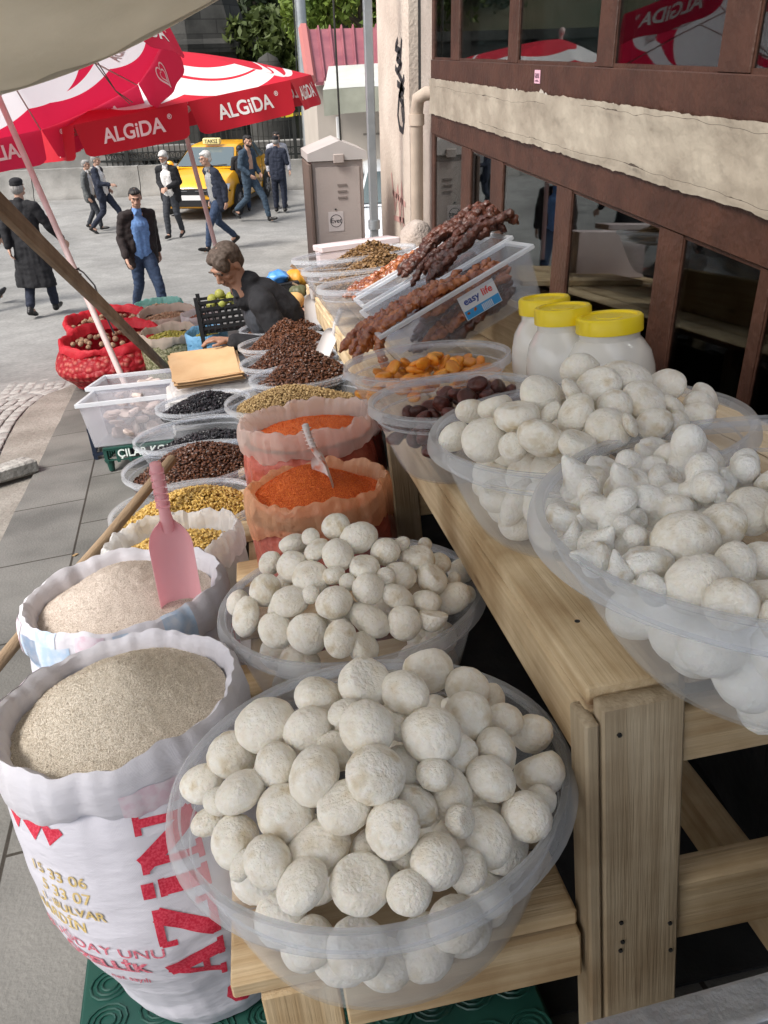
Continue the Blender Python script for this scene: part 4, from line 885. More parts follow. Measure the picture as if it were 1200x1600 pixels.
    if cord:
        pl = MB(); a_ = F0.lerp(T0, cord)
        pl.tube([tuple(a_+Vector((.026*math.cos(k*.8), .026*math.sin(k*.8), .005*k-.02))) for k in range(18)]+[tuple(a_+Vector((.05, -.02, .02))), tuple(a_+Vector((.09, -.03, -.08))), tuple(a_+Vector((.085, -.03, -.25))), tuple(a_+Vector((.10, -.03, -.42)))], .006, 5); pl.build('cord', MATS['black_leather'], u)
    return u, M
redA, whA = (.62, .012, .035), (.80, .78, .78)
fA = umbfab('parasol_cloth', 0, (0, 0), redA, whA, .25); vA = mat('valance_red', (.50, .008, .025), .7, transl=.15)
cA = atY(277, 160, 8.7)
umbrella('red and white parasol farther from the camera, open above the taxi', cA, (-.15, .03, 1), .12, fA, vA, .42, 0, foot=atY(343, 408, 8.0), heartpan=(4,))
fB = umbfab('parasol_cloth_thin', rad(160), (0, 0), (.66, .02, .07), (.82, .80, .83), .62); vB = mat('valance_thin', (.66, .03, .09), .7, transl=.6)
cB = atY(-16, 122.5, 6.79)
umbrella('red and white parasol nearer the camera, its pink lit underside showing under the cream awning', cB, (-.246, .345, 1), -.017, fB, vB, .5, 0, foot=atY(190, 588, 5.6), heartpan=(0,), cord=.32)
# ================================================================== TABLES
def board(root, name, x0, x1, y0, y1, z0, z1, m=None, M=None, bev=.003):
    d = [x1-x0, y1-y0, z1-z0]; ax = d.index(max(d)); mb = MB(); mb.box(x0, x1, y0, y1, z0, z1, bev=bev)
    return mb.build(name, (m or PINE)[ax], root, M)
TZ = .75
nailm = mat('nail_head', (.05, .05, .05), .5, metal=.6)
tab = thing('market_table', 'rough pine table with a thick nailed corner post carrying the big clear basins', 'table', GL(.384, .575, 0))
LT = 4.75
for i in range(6):
    w_ = .118; x = .004+i*.125; board(tab, 'top_board', x+.002*(i % 2), x+w_, .0315+.004*((i*7) % 3), LT, TZ-.028+.0015*(i % 2), TZ-.002*(i % 3))
board(tab, 'side_rail', .0, .038, .03, LT-.02, TZ-.125, TZ-.031)
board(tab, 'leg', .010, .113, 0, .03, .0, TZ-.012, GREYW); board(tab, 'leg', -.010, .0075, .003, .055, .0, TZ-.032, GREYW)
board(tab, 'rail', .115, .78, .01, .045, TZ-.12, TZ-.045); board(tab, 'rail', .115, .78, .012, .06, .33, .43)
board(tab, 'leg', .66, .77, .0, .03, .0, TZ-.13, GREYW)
board(tab, 'rail', .30, .345, .065, 2.2, .18, .27); board(tab, 'rail', .60, .64, .065, 2.2, .42, .5); board(tab, 'leg', .24, .32, .38, .42, .45, TZ-.03)
for yy in (1.7, 3.1, 4.6):
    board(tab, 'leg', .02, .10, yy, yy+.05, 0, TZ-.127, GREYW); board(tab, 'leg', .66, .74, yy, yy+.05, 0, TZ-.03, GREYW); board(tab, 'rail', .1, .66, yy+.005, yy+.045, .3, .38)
board(tab, 'rail', .02, .055, 1.76, 3.09, .3, .37)
for (x, y, z) in ((.030, .0, TZ-.05), (.032, 0, .40), (.034, 0, .365), (.031, 0, .35), (.10, 0, .38), (.102, 0, .33)): mb = MB(); mb.tube([(x, -.0008, z), (x, -.003, z)], .003, 8); mb.build('nail', nailm, tab)
for (x, y) in ((.05, .18), (.075, .75), (.05, 1.3)): mb = MB(); mb.tube([(x, y, TZ-.001), (x, y, TZ+.0008)], .004, 8); mb.build('nail', nailm, tab)
BZ = .405
ben = thing('low_bench', 'low pine bench beside the taller table, under two basins of white balls', 'bench', GL(-.095, .60, 0))
for i, (y0, y1) in enumerate(((.0, .12), (.14, .26), (.40, .52), (.66, .78), (.92, 1.04), (1.2, 1.32), (1.5, 1.62), (1.8, 1.92), (2.1, 2.2))): board(ben, 'top_board', .0, .462, y0+.002, y1, BZ-.025, BZ-.001*(i % 2))
board(ben, 'front_rail', .14, .462, -.012, .018, BZ-.105, BZ-.027); board(ben, 'leg', .035, .135, -.004, .03, 0, BZ-.027)
board(ben, 'side_rail', .03, .065, .032, 2.18, BZ-.10, BZ-.027); board(ben, 'side_rail', .40, .44, .032, 2.18, BZ-.10, BZ-.027)
board(ben, 'leg', .03, .11, 2.1, 2.15, 0, BZ-.10); board(ben, 'leg', .36, .44, 2.1, 2.15, 0, BZ-.10)
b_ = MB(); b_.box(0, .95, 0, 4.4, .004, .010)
tag(b_.build('shade_sheet', mat('black_sheeting', (.012, .013, .014), .7, (.03, .03, .03), 6, bump=.5, bscale=12), M=GL(.16, .75, 0)), 'dark sheet added on the ground for the shade under the tables', 'sheeting')  # dark sheet added to stand for the dim, shaded pavement here
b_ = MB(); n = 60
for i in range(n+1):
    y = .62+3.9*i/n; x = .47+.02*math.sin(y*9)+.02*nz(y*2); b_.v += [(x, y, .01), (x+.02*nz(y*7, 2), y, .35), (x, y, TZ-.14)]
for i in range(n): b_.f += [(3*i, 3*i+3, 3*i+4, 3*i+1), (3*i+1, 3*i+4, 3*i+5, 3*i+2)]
tag(b_.build('hanging_sheet', MATS['black_sheeting'], M=GM @ Matrix.Translation((.42, .35, 0))), 'black sheet hanging under the tall table behind its legs', 'sheeting')  # black sheet hung behind the table legs
# ================================================================== BASINS
plb = clear('clear_plastic', (.84, .86, .88), .04, .06, (.985, .99, 1), edge=.34); plr = clear('clear_rim', (.86, .88, .90), .16, .07, (.97, .98, 1), edge=.45)
def basin(label, x, y, zb, R_, H, rb, group='clear plastic basins of goods', tilt=(0, 0), body=None, rimm=None, lip=.03):
    R_ += lip*.30; lip *= .60
    M = GL(x, y, zb) @ Matrix.Rotation(tilt[0], 4, 'X') @ Matrix.Rotation(tilt[1], 4, 'Y'); r = thing('basin', label, 'basin', M, group); t = .0025
    out = [(rb*.9, 0), (rb, .006)]+[(rb+(R_-rb)*(s**.72), .006+(H-.006)*s) for s in (.06, .15, .28, .45, .62, .8, 1)]
    inn = [(a-t, b+(t if b < .02 else 0)) for a, b in reversed(out)]
    mb = MB(); mb.lathe([(0.001, .001)]+out+inn+[(0.001, .004)], 72); mb.build('body', body or plb, r)
    k = lip; mb = MB(); mb.lathe([(R_-.003, H-.006), (R_-.001, H+.004), (R_+.008, H+.006), (R_+k*.62, H+.002), (R_+k*.82, H-.01), (R_+k*.86, H-k*.95), (R_+k*.78, H-k*.97), (R_+k*.7, H-.014), (R_+k*.5, H-.006), (R_+.006, H)], 72, closed=True); mb.build('rim', rimm or plr, r)
    mb = MB()
    for q in range(1): mb.lathe([(out[-2][0]+.0008, out[-2][1]-.003), (out[-2][0]+.0035, out[-2][1]), (out[-2][0]+.001, out[-2][1]+.003)], 72, closed=True)
    mb.build('stiffening_ridge', rimm or plr, r); return M
# ------------------------------------------------------------------ chalky dried curd balls
def crust(name, c1, c2):
    m = mat(name, c1, .92, c2, 3, bump=1, bscale=7, detail=12, vary=.0, spec=.2, bdist=.0032, thr=(.38, .72)); N = m.node_tree.nodes; L = m.node_tree.links; p = N['Principled BSDF']
    p.inputs['Subsurface Weight'].default_value = .2; p.inputs['Subsurface Radius'].default_value = (.02, .014, .009); p.inputs['Subsurface Scale'].default_value = .5
    oi = N.new('ShaderNodeObjectInfo'); mx = N.new('ShaderNodeMix'); mx.data_type = 'RGBA'; src = p.inputs['Base Color'].links[0].from_socket
    tc = N.new('ShaderNodeTexCoord'); n = N.new('ShaderNodeTexNoise'); n.inputs['Scale'].default_value = 1.4; vm = N.new('ShaderNodeVectorMath'); vm.operation = 'ADD'; L.new(tc.outputs['Object'], vm.inputs[0]); L.new(oi.outputs['Random'], vm.inputs[1]); L.new(vm.outputs[0], n.inputs[0])
    mr = N.new('ShaderNodeMapRange'); mr.inputs[1].default_value = .45; mr.inputs[2].default_value = .75; L.new(n.outputs[0], mr.inputs[0]); mu = N.new('ShaderNodeMath'); mu.operation = 'MULTIPLY'; L.new(mr.outputs[0], mu.inputs[0]); L.new(oi.outputs['Random'], mu.inputs[1])
    L.new(mu.outputs[0], mx.inputs[0]); L.new(src, mx.inputs[6]); mx.inputs[7].default_value = (.62, .50, .31, 1); L.new(mx.outputs[2], p.inputs['Base Color'])
    v = N.new('ShaderNodeTexVoronoi'); v.feature = 'DISTANCE_TO_EDGE'; v.inputs['Scale'].default_value = 9; wv = N.new('ShaderNodeTexNoise'); wv.inputs['Scale'].default_value = 5; L.new(tc.outputs['Object'], wv.inputs[0]); vv = N.new('ShaderNodeMix'); vv.data_type = 'VECTOR'; vv.inputs[0].default_value = .25; L.new(tc.outputs['Object'], vv.inputs[4]); L.new(wv.outputs['Color'], vv.inputs[5]); L.new(vv.outputs[1], v.inputs[0])
    b2 = N.new('ShaderNodeBump'); b2.inputs['Strength'].default_value = .35; b2.inputs['Distance'].default_value = .0010; L.new(v.outputs[0], b2.inputs['Height']); L.new(p.inputs['Normal'].links[0].from_socket, b2.inputs['Normal']); L.new(b2.outputs[0], p.inputs['Normal'])
    return m
crm = crust('curd_crust', (.885, .83, .725), (.945, .91, .835)); crw = crust('curd_white', (.90, .88, .82), (.95, .93, .885))
def ico(sub):
    bm = bmesh.new(); bmesh.ops.create_icosphere(bm, subdivisions=sub, radius=1); v = [tuple(x.co) for x in bm.verts]; f = [tuple(w.index for w in q.verts) for q in bm.faces]; bm.free(); return v, f
ICO4, ICO2, ICO1 = ico(4), ico(2), ico(1)
def ballmesh(k, kind='ball'):
    v, f = ICO4; o = []; s = k*7.3
    for p in v:
        x, y, z = p
        if kind == 'ball':
            r = 1+.05*nz(x*1.3+s, y*1.3, z*1.3)+.026*nz(x*4+s, y*4, z*4)+.014*nz(x*9+s, y*9, z*9)+.013*nz(x*20, y*20+s, z*20)
            zz = z*(.78+.08*math.sin(k*1.7)); q = Vector((x*r, y*r*(.94+.05*math.cos(k)), zz*r))
            if k % 4 == 1 and q.z > .52: q.z = .52+(q.z-.52)*.25-.05*max(0, 1-(x*x+y*y)/.16)
            if k % 4 == 3: q.x *= 1.12; q.z *= .92
        elif kind == 'kiss':      # round base pinched to a point
            t = (z+1)/2; pr = math.sqrt(max(0, 1-z*z)); rr = pr*(1-.10*t) if z < .2 else pr*(1-.35*(z-.2)/.8); h = -.62+(z+1)*.62 if z < .2 else .124+(z-.2)*.62+.85*max(0, (z-.5)/.5)**2.2
            r = 1+.03*nz(x*4+s, y*4, z*4)+.02*nz(x*10+s, y*10, z*10)
            if k % 2: h = min(h, .45) - (.18*max(0, 1-(x*x+y*y)/.1) if z > 0 else 0)
            q = Vector((x/(pr or 1)*rr*r, y/(pr or 1)*rr*r, h*r*1.05))
        else:                     # squeezed into four blunt corners
            c = [Vector((1, 1, 1)), Vector((1, -1, -1)), Vector((-1, 1, -1)), Vector((-1, -1, 1))]; d = max(Vector(p).dot(a)/1.732 for a in c); r = .60+.75*max(0, (d-.33)/.67)**2.1+.03*nz(x*4+s, y*4, z*4)+.02*nz(x*12+s, y*12, z*12)
            q = Vector(p)*r
        o.append(tuple(q))
    me = bpy.data.meshes.new('curd_'+kind); me.from_pydata(o, [], f); me.polygons.foreach_set('use_smooth', [True]*len(f)); me.materials.append(crw if kind != 'ball' and k > 50 else crm); return me
BM_ = [ballmesh(k) for k in range(9)]; KM = [ballmesh(k, 'kiss') for k in range(4)]; TM = [ballmesh(k, 'tetra') for k in range(3)]
for m_ in KM+TM: m_.materials[0] = crw
bm = bmesh.new(); bm.from_mesh(BM_[2]); bmesh.ops.bisect_plane(bm, geom=bm.verts[:]+bm.edges[:]+bm.faces[:], plane_co=(.15, 0, .1), plane_no=(.8, .3, .5), clear_outer=True); bmesh.ops.edgeloop_fill(bm, edges=[e for e in bm.edges if e.is_boundary]); BRK = bpy.data.meshes.new('curd_broken'); bm.to_mesh(BRK); bm.free(); BRK.materials.clear(); BRK.materials.append(crm)
try: BRK.set_sharp_from_angle(angle=rad(40))
except Exception: pass
def heap(px, c, R_, zr, Hm, zb, rb, nfill, rfill, label, grp, fl=None, kinds=None, flat=1.0, seed=1, stepp=1.6, out=.0, cat='dried curd ball', squash=1.0, where='the heap', sides=('sack side', 'table side')):
    # px rows: photo x, photo y, radius, kind
    """surface pieces where the photograph shows them on a mound, the rest packed below"""
    r6 = random.Random(seed); cx, cy = c; P_ = []; RR = []; KK = []
    def top(x, y): q = ((x-cx)**2+(y-cy)**2)/(R_*R_); return zr+Hm*(1-min(q, 1.4)**(stepp/2))
    for i, it in enumerate(px):
        d = GR @ ray(it[0], it[1]); t = .2
        while t < 5:
            p = CG+d*t
            if p[2] < top(p[0], p[1]): break
            t += .004
        p = CG+d*t; dep = float(np.dot(p-CG, GR @ R[:, 2])); r = it[2]*dep/F; p = p+d*r*.0; P_.append(p-np.array([0, 0, r*.25])); RR.append(r); KK.append(it[3] if len(it) > 3 else 'b')
    ns = len(P_)
    for i in range(nfill):
        a = r6.uniform(0, 6.28); q = math.sqrt(r6.random()); z = r6.random()
        z = zb+rfill+(zr-zb+Hm*.4-2*rfill)*z; rr = q*(rb+(R_-rb)*min(1, max(0, (z-zb)/(zr-zb)))**.72-rfill)
        P_.append(np.array([cx+rr*math.cos(a), cy+rr*math.sin(a), z])); RR.append(rfill*r6.uniform(.88, 1.1)); KK.append(None)
    P_ = np.array(P_); RR = np.array(RR); W = np.array([.0001]*ns+[1.0]*nfill); sq = .84; boost = .18 if kinds else 0
    # settle the surface pieces in depth first, so each stays where the photograph shows it
    T_ = np.linalg.norm(P_[:ns]-CG, axis=1); Dn = (P_[:ns]-CG)/T_[:, None]; T0_ = T_.copy(); R0_ = RR[:ns].copy(); rs_ = np.random.RandomState(seed); T_ = T_+rs_.uniform(-.010, .010, ns)
    for it in range(220):
        S_p = CG+Dn*T_[:, None]; rr_ = R0_*T_/T0_; D = S_p[:, None]-S_p[None]; dist = np.linalg.norm(D, axis=2)+1e-9; np.fill_diagonal(dist, 9); ov = (rr_[:, None]+rr_[None])*.88-dist; ov[ov < 0] = 0
        T_ += (((D/dist[..., None])*(ov*.5)[..., None]).sum(1)*Dn).sum(1)*.7; T_ = np.clip(T_, T0_-.030, T0_+.055)
    P_[:ns] = CG+Dn*T_[:, None]; RR[:ns] = R0_*T_/T0_
    for it in range(260):
        D = P_[:, None]-P_[None]; dist = np.linalg.norm(D, axis=2)+1e-9; np.fill_diagonal(dist, 9); ov = (RR[:, None]+RR[None])*sq-dist; ov[ov < 0] = 0
        wsum = W[:, None]+W[None]; P_ += ((D/dist[..., None])*(ov*(W[:, None]/wsum))[..., None]).sum(1)*.6
        P_[ns:, 2] -= .0006
        for i in range(ns, len(P_)):
            x, y, z = P_[i]; r = RR[i]; z = max(z, zb+.006+r); tp = top(x, y)-r*1.5; z = min(z, max(tp, zb+.006+r)); lim = rb+(R_-rb)*min(1, max(0, (z-zb-.006-.75*r)/(zr-zb)))**.72-.006-r*(1.14+boost); dx, dy = x-cx, y-cy; q = math.hypot(dx, dy)
            if q > lim: dx, dy = dx*lim/q, dy*lim/q
            P_[i] = (cx+dx, cy+dy, z)
        for i in range(ns):
            x, y, z = P_[i]; dx, dy = x-cx, y-cy; q = math.hypot(dx, dy); lim = R_-RR[i]*.80 if z < zr+RR[i]*.8 else R_+.01
            if q > lim and z < zr+RR[i]*.5: P_[i, 0] = cx+dx*lim/q; P_[i, 1] = cy+dy*lim/q
            if z-RR[i]*.6 < zb: P_[i, 2] = zb+RR[i]*.6
    made = []
    for i in range(len(P_)):
        k = KK[i]
        if k is None: k = r6.choice(kinds) if kinds else 'b'
        src = {'b': r6.choice(BM_), 'k': r6.choice(KM), 't': r6.choice(TM), 'x': BRK}[k]; s = RR[i]*(1.11 if k == 'b' else 1.2 if k == 'k' else 1.4)
        n_ = Vector((P_[i][0]-cx, P_[i][1]-cy, R_*1.1)).normalized()
        Rm = Matrix.Rotation(r6.uniform(0, 6.28), 4, 'Z') if k != 'x' else Matrix.Identity(4)
        tl_ = (n_.to_track_quat('Z', 'Y').to_matrix().to_4x4() @ Matrix.Rotation(r6.gauss(0, .45), 4, 'X') @ Matrix.Rotation(r6.gauss(0, .45), 4, 'Y')) if k in 'bx' else Matrix.Rotation(r6.gauss(.15, .5), 4, 'X') @ Matrix.Rotation(r6.gauss(-.1, .5), 4, 'Y')
        sy = r6.uniform(.9, 1.06)
        o = bpy.data.objects.new('dried_curd_ball', src); C.objects.link(o); o.matrix_world = GM @ Matrix.Translation(P_[i]) @ tl_ @ Rm @ Matrix.Diagonal((s, s*sy, s*squash, 1))
        if i >= ns:
            hid_ = math.hypot(P_[i][0]-cx, P_[i][1]-cy) < .60*(rb+(R_-rb)*max(0, (P_[i][2]-zb)/(zr-zb))) or P_[i][1]-cy > .06
            if hid_ and P_[i][2] < zr-(.098 if where == "the front basin" else .074): bpy.data.objects.remove(o); continue
            tag(o, 'chalky white ball lying deep inside '+where, cat, grp+' down inside'); continue
        if k == 'x': tag(o, label.replace('chalky white', 'broken, flat-cut chalky white'), cat, grp+' that are broken')
        elif k in 'kt': tag(o, label.replace('ball', 'piece pinched into corners' if k == 't' else 'piece pinched to a tip'), cat, grp+(' with corners' if k == 't' else ' with a tip'))
        else: tag(o, label, cat, grp)
        o['_px'] = (px[i][0], px[i][1]); made.append(o)
    # one label each: where on the heap, then its rank in size there
    zones = {}
    for i, o in enumerate(made):
        p = P_[i]; dx, dy = p[0]-cx, p[1]-cy; q = math.hypot(dx, dy)/R_; sd = (sides[0] if dx < 0 else sides[1]) if abs(dx) > abs(dy) else ('near side' if dy < 0 else 'far side')
        kd = {'b': 'ball', 'k': 'tipped piece', 't': 'cornered piece', 'x': 'broken ball'}[KK[i]]; zn = 'on the crest of' if q < .3 else ('halfway up the '+sd+' of') if q < .68 else ('against the rim, '+sd+' of'); zones.setdefault((zn, kd), []).append((RR[i], o))
    for (zn, kd), L5 in zones.items():
        L5.sort(key=lambda t: -t[0]); n5 = len(L5)
        for r5, (_, o) in enumerate(L5):
            rk = 'only' if n5 == 1 else 'largest' if r5 == 0 else 'smallest' if r5 == n5-1 else {1: 'second', 2: 'third', 3: 'fourth', 4: 'fifth', 5: 'sixth', 6: 'seventh', 7: 'eighth', 8: 'ninth', 9: 'tenth', 10: 'eleventh', 11: 'twelfth', 12: 'thirteenth'}.get(r5, 'lesser')+' largest'
            o['label'] = rk+' chalky '+kd+' '+zn+' '+where; o['group'] = grp
    for o in made: del o['_px']
    return P_
def zz(lst, ox, oy, s): return [(ox+a[0]/s, oy+a[1]/s, a[2]/s)+tuple(a[3:]) for a in lst]
# front basin
fc = (.124, .700); fR = .262
basin('large clear plastic basin of chalky white balls on the low bench beside the lettered sack', *fc, BZ, fR-.022, .212, .185, lip=.034)
front = zz([(340,150,68),(215,200,55),(468,95,70),(580,150,72),(445,195,70),(765,110,70),(697,178,72),(866,105,42),(950,140,48),(880,165,62),(958,195,38),(190,285,60),(290,270,80),(415,285,72),(585,280,78),(190,360,68),(320,390,65),(430,420,82),(497,350,58),(610,415,84),(680,285,45),(775,300,82),(880,245,68),(990,262,52),(1070,300,60),(965,350,66),(850,360,58),(700,400,60),(100,445,66),(215,465,76),(345,530,82),(520,510,75),(730,510,65),(785,420,50),(830,475,75),(950,430,70),(1095,410,75),(125,560,46),(200,615,76),(295,675,72),(440,635,85),(660,575,80),(610,655,70),(790,670,80),(930,600,85),(1055,540,70),(1095,500,45),(860,560,45),(700,665,42),(568,735,84),(395,740,75),(710,765,62),(220,690,42),(880,700,58),(655,62,60),(740,45,44),(155,500,45),(520,240,45)], 260, 980, 1.875)
heap(front, fc, fR-.016, BZ+.208, .150, BZ, .185, 74, .034, 'chalky white dried curd ball heaped in the large front basin', 'curd balls in the front basin', seed=2, where='the front basin')
mc = (.162, 1.225); mR = .255
basin('large clear basin of chalky white balls between the nearest one and the red pepper sack', *mc, BZ, mR-.022, .20, .175, lip=.03)
mid = zz([(533,98,58),(365,170,60),(625,140,75),(245,205,60),(455,195,50),(540,212,70),(735,200,62),(865,230,65),(955,190,45,'x'),(800,175,35),(897,178,28),(960,250,45),(140,290,45),(190,300,35),(355,260,68),(265,250,48),(430,310,70),(650,270,65),(525,300,45),(245,355,72),(345,400,70),(525,405,75),(665,350,68),(790,300,70),(925,310,62),(785,385,68),(900,405,58),(1055,275,46,'x'),(1010,390,65),(1070,380,35),(115,410,60),(165,465,68),(290,520,72),(420,530,78),(670,475,78),(810,490,65),(930,465,50,'x'),(550,555,65),(645,590,62),(430,380,38),(1015,320,30),(580,330,36),(290,440,38),(540,495,60),(430,145,40),(735,310,40),(600,440,40)], 320, 780, 2.609)
heap(mid, mc, mR-.016, BZ+.200, .15, BZ, .175, 62, .034, 'chalky white dried curd ball in the middle basin before the red pepper sack', 'curd balls in the middle basin', seed=5, where='the middle basin')
tc3 = (.575, 1.065); tR = .262
basin('clear basin of chalky white balls on the pine table beside the yellow-lidded jars', *tc3, TZ, tR-.022, .175, .175, lip=.03)
third = zz([(330,445,60),(460,415,75),(570,410,65),(630,465,72),(720,435,80),(860,460,60),(445,500,80),(285,535,55),(205,550,48),(360,560,75),(555,555,68),(685,535,60),(785,510,70),(880,535,45),(970,530,55),(990,505,50),(150,635,55),(250,640,78),(440,635,78),(345,672,45),(560,660,62),(665,605,75),(820,590,62),(962,565,50),(740,600,35),(900,590,38),(545,485,40),(470,560,36)], 640, 380, 2.143)
heap(third, tc3, tR-.018, TZ+.170, .105, TZ, .175, 72, .036, 'chalky white dried curd ball in the table basin beside the yellow-lidded jars', 'curd balls in the table basin by the jars', seed=8, squash=.85, where='the basin by the jars', sides=('aisle side', 'window side'))
bc = (.655, .60); bR = .315
basin('biggest clear basin, on the near corner of the tall pine table', *bc, TZ, bR-.026, .20, .185, lip=.036)
big = zz([(280,325,100,'k'),(435,270,80,'k'),(540,345,95,'k'),(725,315,80,'k'),(235,485,90,'k'),(675,170,70,'k'),(630,225,70,'k'),(820,215,100,'t'),(590,275,70,'t'),(475,470,85,'t'),(365,420,68,'t'),(375,505,60,'k'),(710,440,90,'t'),(590,505,50,'k'),(900,345,95,'t'),(990,320,60,'k'),(1080,290,85,'t'),(270,615,58,'k'),(400,630,88,'k'),(370,690,78,'k'),(560,590,70,'t'),(635,690,112,'k'),(500,760,68,'k'),(640,835,80,'k'),(810,580,145),(1120,450,115),(985,520,110),(870,790,145),(1040,720,110),(1190,690,100),(1160,870,105),(1010,905,120),(980,410,30,'k'),(830,435,38,'k')], 800, 640, 3)
extra = [(1215, 745, 30, 'b'), (1235, 800, 36, 'b'), (1250, 870, 38, 'b'), (1275, 935, 38, 'b'), (1225, 960, 36, 'b'), (1300, 800, 34, 'k'), (1330, 870, 36, 'b'), (1260, 740, 28, 't'), (1320, 750, 28, 'k')]
heap(big+extra, bc, bR-.025, TZ+.190, .045, TZ, .185, 52, .038, 'chalky white dried curd ball in the biggest basin at the right edge', 'curd pieces in the biggest basin', seed=12, where='the biggest basin', sides=('aisle side', 'window side'), kinds=['t', 'k', 'b', 't'])
# ------------------------------------------------------------------ goods made of countless grains
def kmat(name, c1, c2, rough=.5, sc=170, thr=(.4, .6), spec=.4): return mat(name, c1, rough, c2, sc, detail=1, thr=thr, spec=spec)
def pile(name, label, x, y, z0, R_, peak, n, size, m, seed=1, flatk=.6, mound=1.3, off=(0, 0), ex=1.0, jit=.006, M=None, ang=None):
    r7 = random.Random(seed); mb = MB(); v1, f1 = ICO1
    def hz(px, py): q = min(1, math.hypot(px-off[0]*R_, py-off[1]*R_)/R_); return peak*(1-q**mound)
    nb = 28; ba = MB(); ba.v.append((0, 0, hz(0, 0)-.004))
    for j in range(1, 9):
        for i in range(nb): a = 6.283*i/nb; r = R_*j/8; ba.v.append((r*math.cos(a), r*math.sin(a)*ex, hz(r*math.cos(a), r*math.sin(a))-.005))
    for i in range(nb): ba.f.append((0, 1+i, 1+(i+1) % nb))
    for j in range(7):
        for i in range(nb): ba.f.append((1+j*nb+i, 1+(j+1)*nb+i, 1+(j+1)*nb+(i+1) % nb, 1+j*nb+(i+1) % nb))
    mb.add(ba.v, ba.f)
    for _ in range(n):
        a = r7.uniform(0, 6.283); r = R_*math.sqrt(r7.random())*.985; px, py = r*math.cos(a), r*math.sin(a); h = hz(px, py)+jit*r7.uniform(-.4, 1); s = size*r7.uniform(.75, 1.2)
        Rm = Matrix.Rotation(r7.uniform(0, 6.28), 3, 'Z') @ Matrix.Rotation(r7.gauss(0, .6), 3, 'X') @ Matrix.Rotation(r7.gauss(0, .6), 3, 'Y'); mb.add([Rm @ Vector((p[0]*s, p[1]*s*flatk, p[2]*s*flatk*.8))+Vector((px, py*ex, h)) for p in v1], f1)
    o = mb.build(name, m, None, (M or GL(x, y, z0)), smooth=True); return tag(o, label, name.replace('_', ' '), None, 'stuff')
def grains(name, label, x, y, z0, R_, peak, m, seed=1, ex=1.0, off=(0, 0), amp=.004, tilt=0, mound=1.15, res=90, n=2500, size=.0016, M=None):
    mb = MB(); r8 = random.Random(seed)
    def hz(px, py):
        q = min(1.0, math.hypot(px-off[0]*R_, py-off[1]*R_)/R_); return peak*(1-q**mound)-.012*math.exp(-q*q*30)*.5+amp*nz(px*14, py*14, seed)+amp*.45*nz(px*60, py*60, seed)+.0008*nz(px*330, py*330)
    nb = res*2; mb.v.append((0, 0, hz(0, 0)))
    for j in range(1, res+1):
        for i in range(nb): a = 6.2832*i/nb; r = R_*j/res; px, py = r*math.cos(a), r*math.sin(a); mb.v.append((px, py*ex, hz(px, py)))
    for i in range(nb): mb.f.append((0, 1+i, 1+(i+1) % nb))
    for j in range(res-1):
        for i in range(nb): mb.f.append((1+j*nb+i, 1+(j+1)*nb+i, 1+(j+1)*nb+(i+1) % nb, 1+j*nb+(i+1) % nb))
    for _ in range(n):
        a = r8.uniform(0, 6.283); r = R_*math.sqrt(r8.random()); px, py = r*math.cos(a), r*math.sin(a); h = hz(px, py)+size*.2; s = size*r8.uniform(.5, 1.3)
        q = [Vector((r8.gauss(0, 1), r8.gauss(0, 1), r8.gauss(0, 1))).normalized()*s for _ in range(3)]; c = Vector((px, py*ex, h)); o = len(mb.v); mb.v += [tuple(c+q[0]), tuple(c+q[1]), tuple(c+q[2]), tuple(c+Vector((0, 0, s)))]; mb.f += [(o, o+1, o+3), (o+1, o+2, o+3), (o+2, o, o+3)]
    o = mb.build(name, m, None, M or GL(x, y, z0)); return tag(o, label, name.replace('_', ' '), None, 'stuff')
raisM = kmat('raisin_brown', (.045, .016, .008), (.15, .055, .022), .45, 110); raisD = kmat('raisin_dark', (.028, .012, .008), (.12, .045, .02), .4, 110); blk = kmat('raisin_black', (.008, .008, .010), (.028, .026, .03), .35, 120)
gold = kmat('raisin_gold', (.30, .17, .03), (.62, .42, .12), .4, 100); cori = kmat('seed_tan', (.20, .12, .045), (.44, .31, .14), .6, 120); pep = mat('pepper_flake', (.58, .06, .008), .6, (.90, .25, .04), 420, bump=.8, bscale=500, detail=2, thr=(.38, .62), bdist=.004)
semo = mat('bulgur', (.56, .47, .36), .9, (.90, .82, .70), 520, bump=.9, bscale=620, detail=2, thr=(.36, .60), bdist=.004)
def pb(px, py, w, z): # px centre, px half width, rim height -> G centre and radius
    a, b = hit(px-w, py+w*.03, z), hit(px+w, py-w*.03, z); c = (a+b)/2; return float(c[0]), float(c[1]), float(np.linalg.norm(b-a)/2)
GB = 'clear plastic basins of goods'
def rowbasin(px, py, w, z, label, H=.15, lip=.018):
    x, y, r = pb(px, py, w, z); basin(label, x, y, z-H, r-lip*.85, H, r*.68, lip=lip); return x, y, r
rims = []
for args in ((445, 508, 60, .60, 'clear basin of brown raisins closest beside the seated trader'), (444, 533, 62, .60, 'clear basin of brown raisins second from the seated trader'), (454, 560, 70, .60, 'clear basin of brown raisins with a white scoop leaning in it'), (472, 584, 75, .60, 'clear basin of brown raisins directly behind the tan seeds')):
    rims.append(rowbasin(*args))
labs = ['heap of brown raisins nearest the seated trader', 'heap of brown raisins second from the trader', 'heap of brown raisins under the leaning white scoop', 'heap of brown raisins just behind the tan seeds']
for k, ((x, y, r), lb) in enumerate(zip(rims, labs)): pile('raisins', lb, x, y, .60-.04, r*.90, .145, 2600, .0085, raisM if k < 2 else raisD, seed=k, mound=1.15, off=(.12, .02), jit=.012)
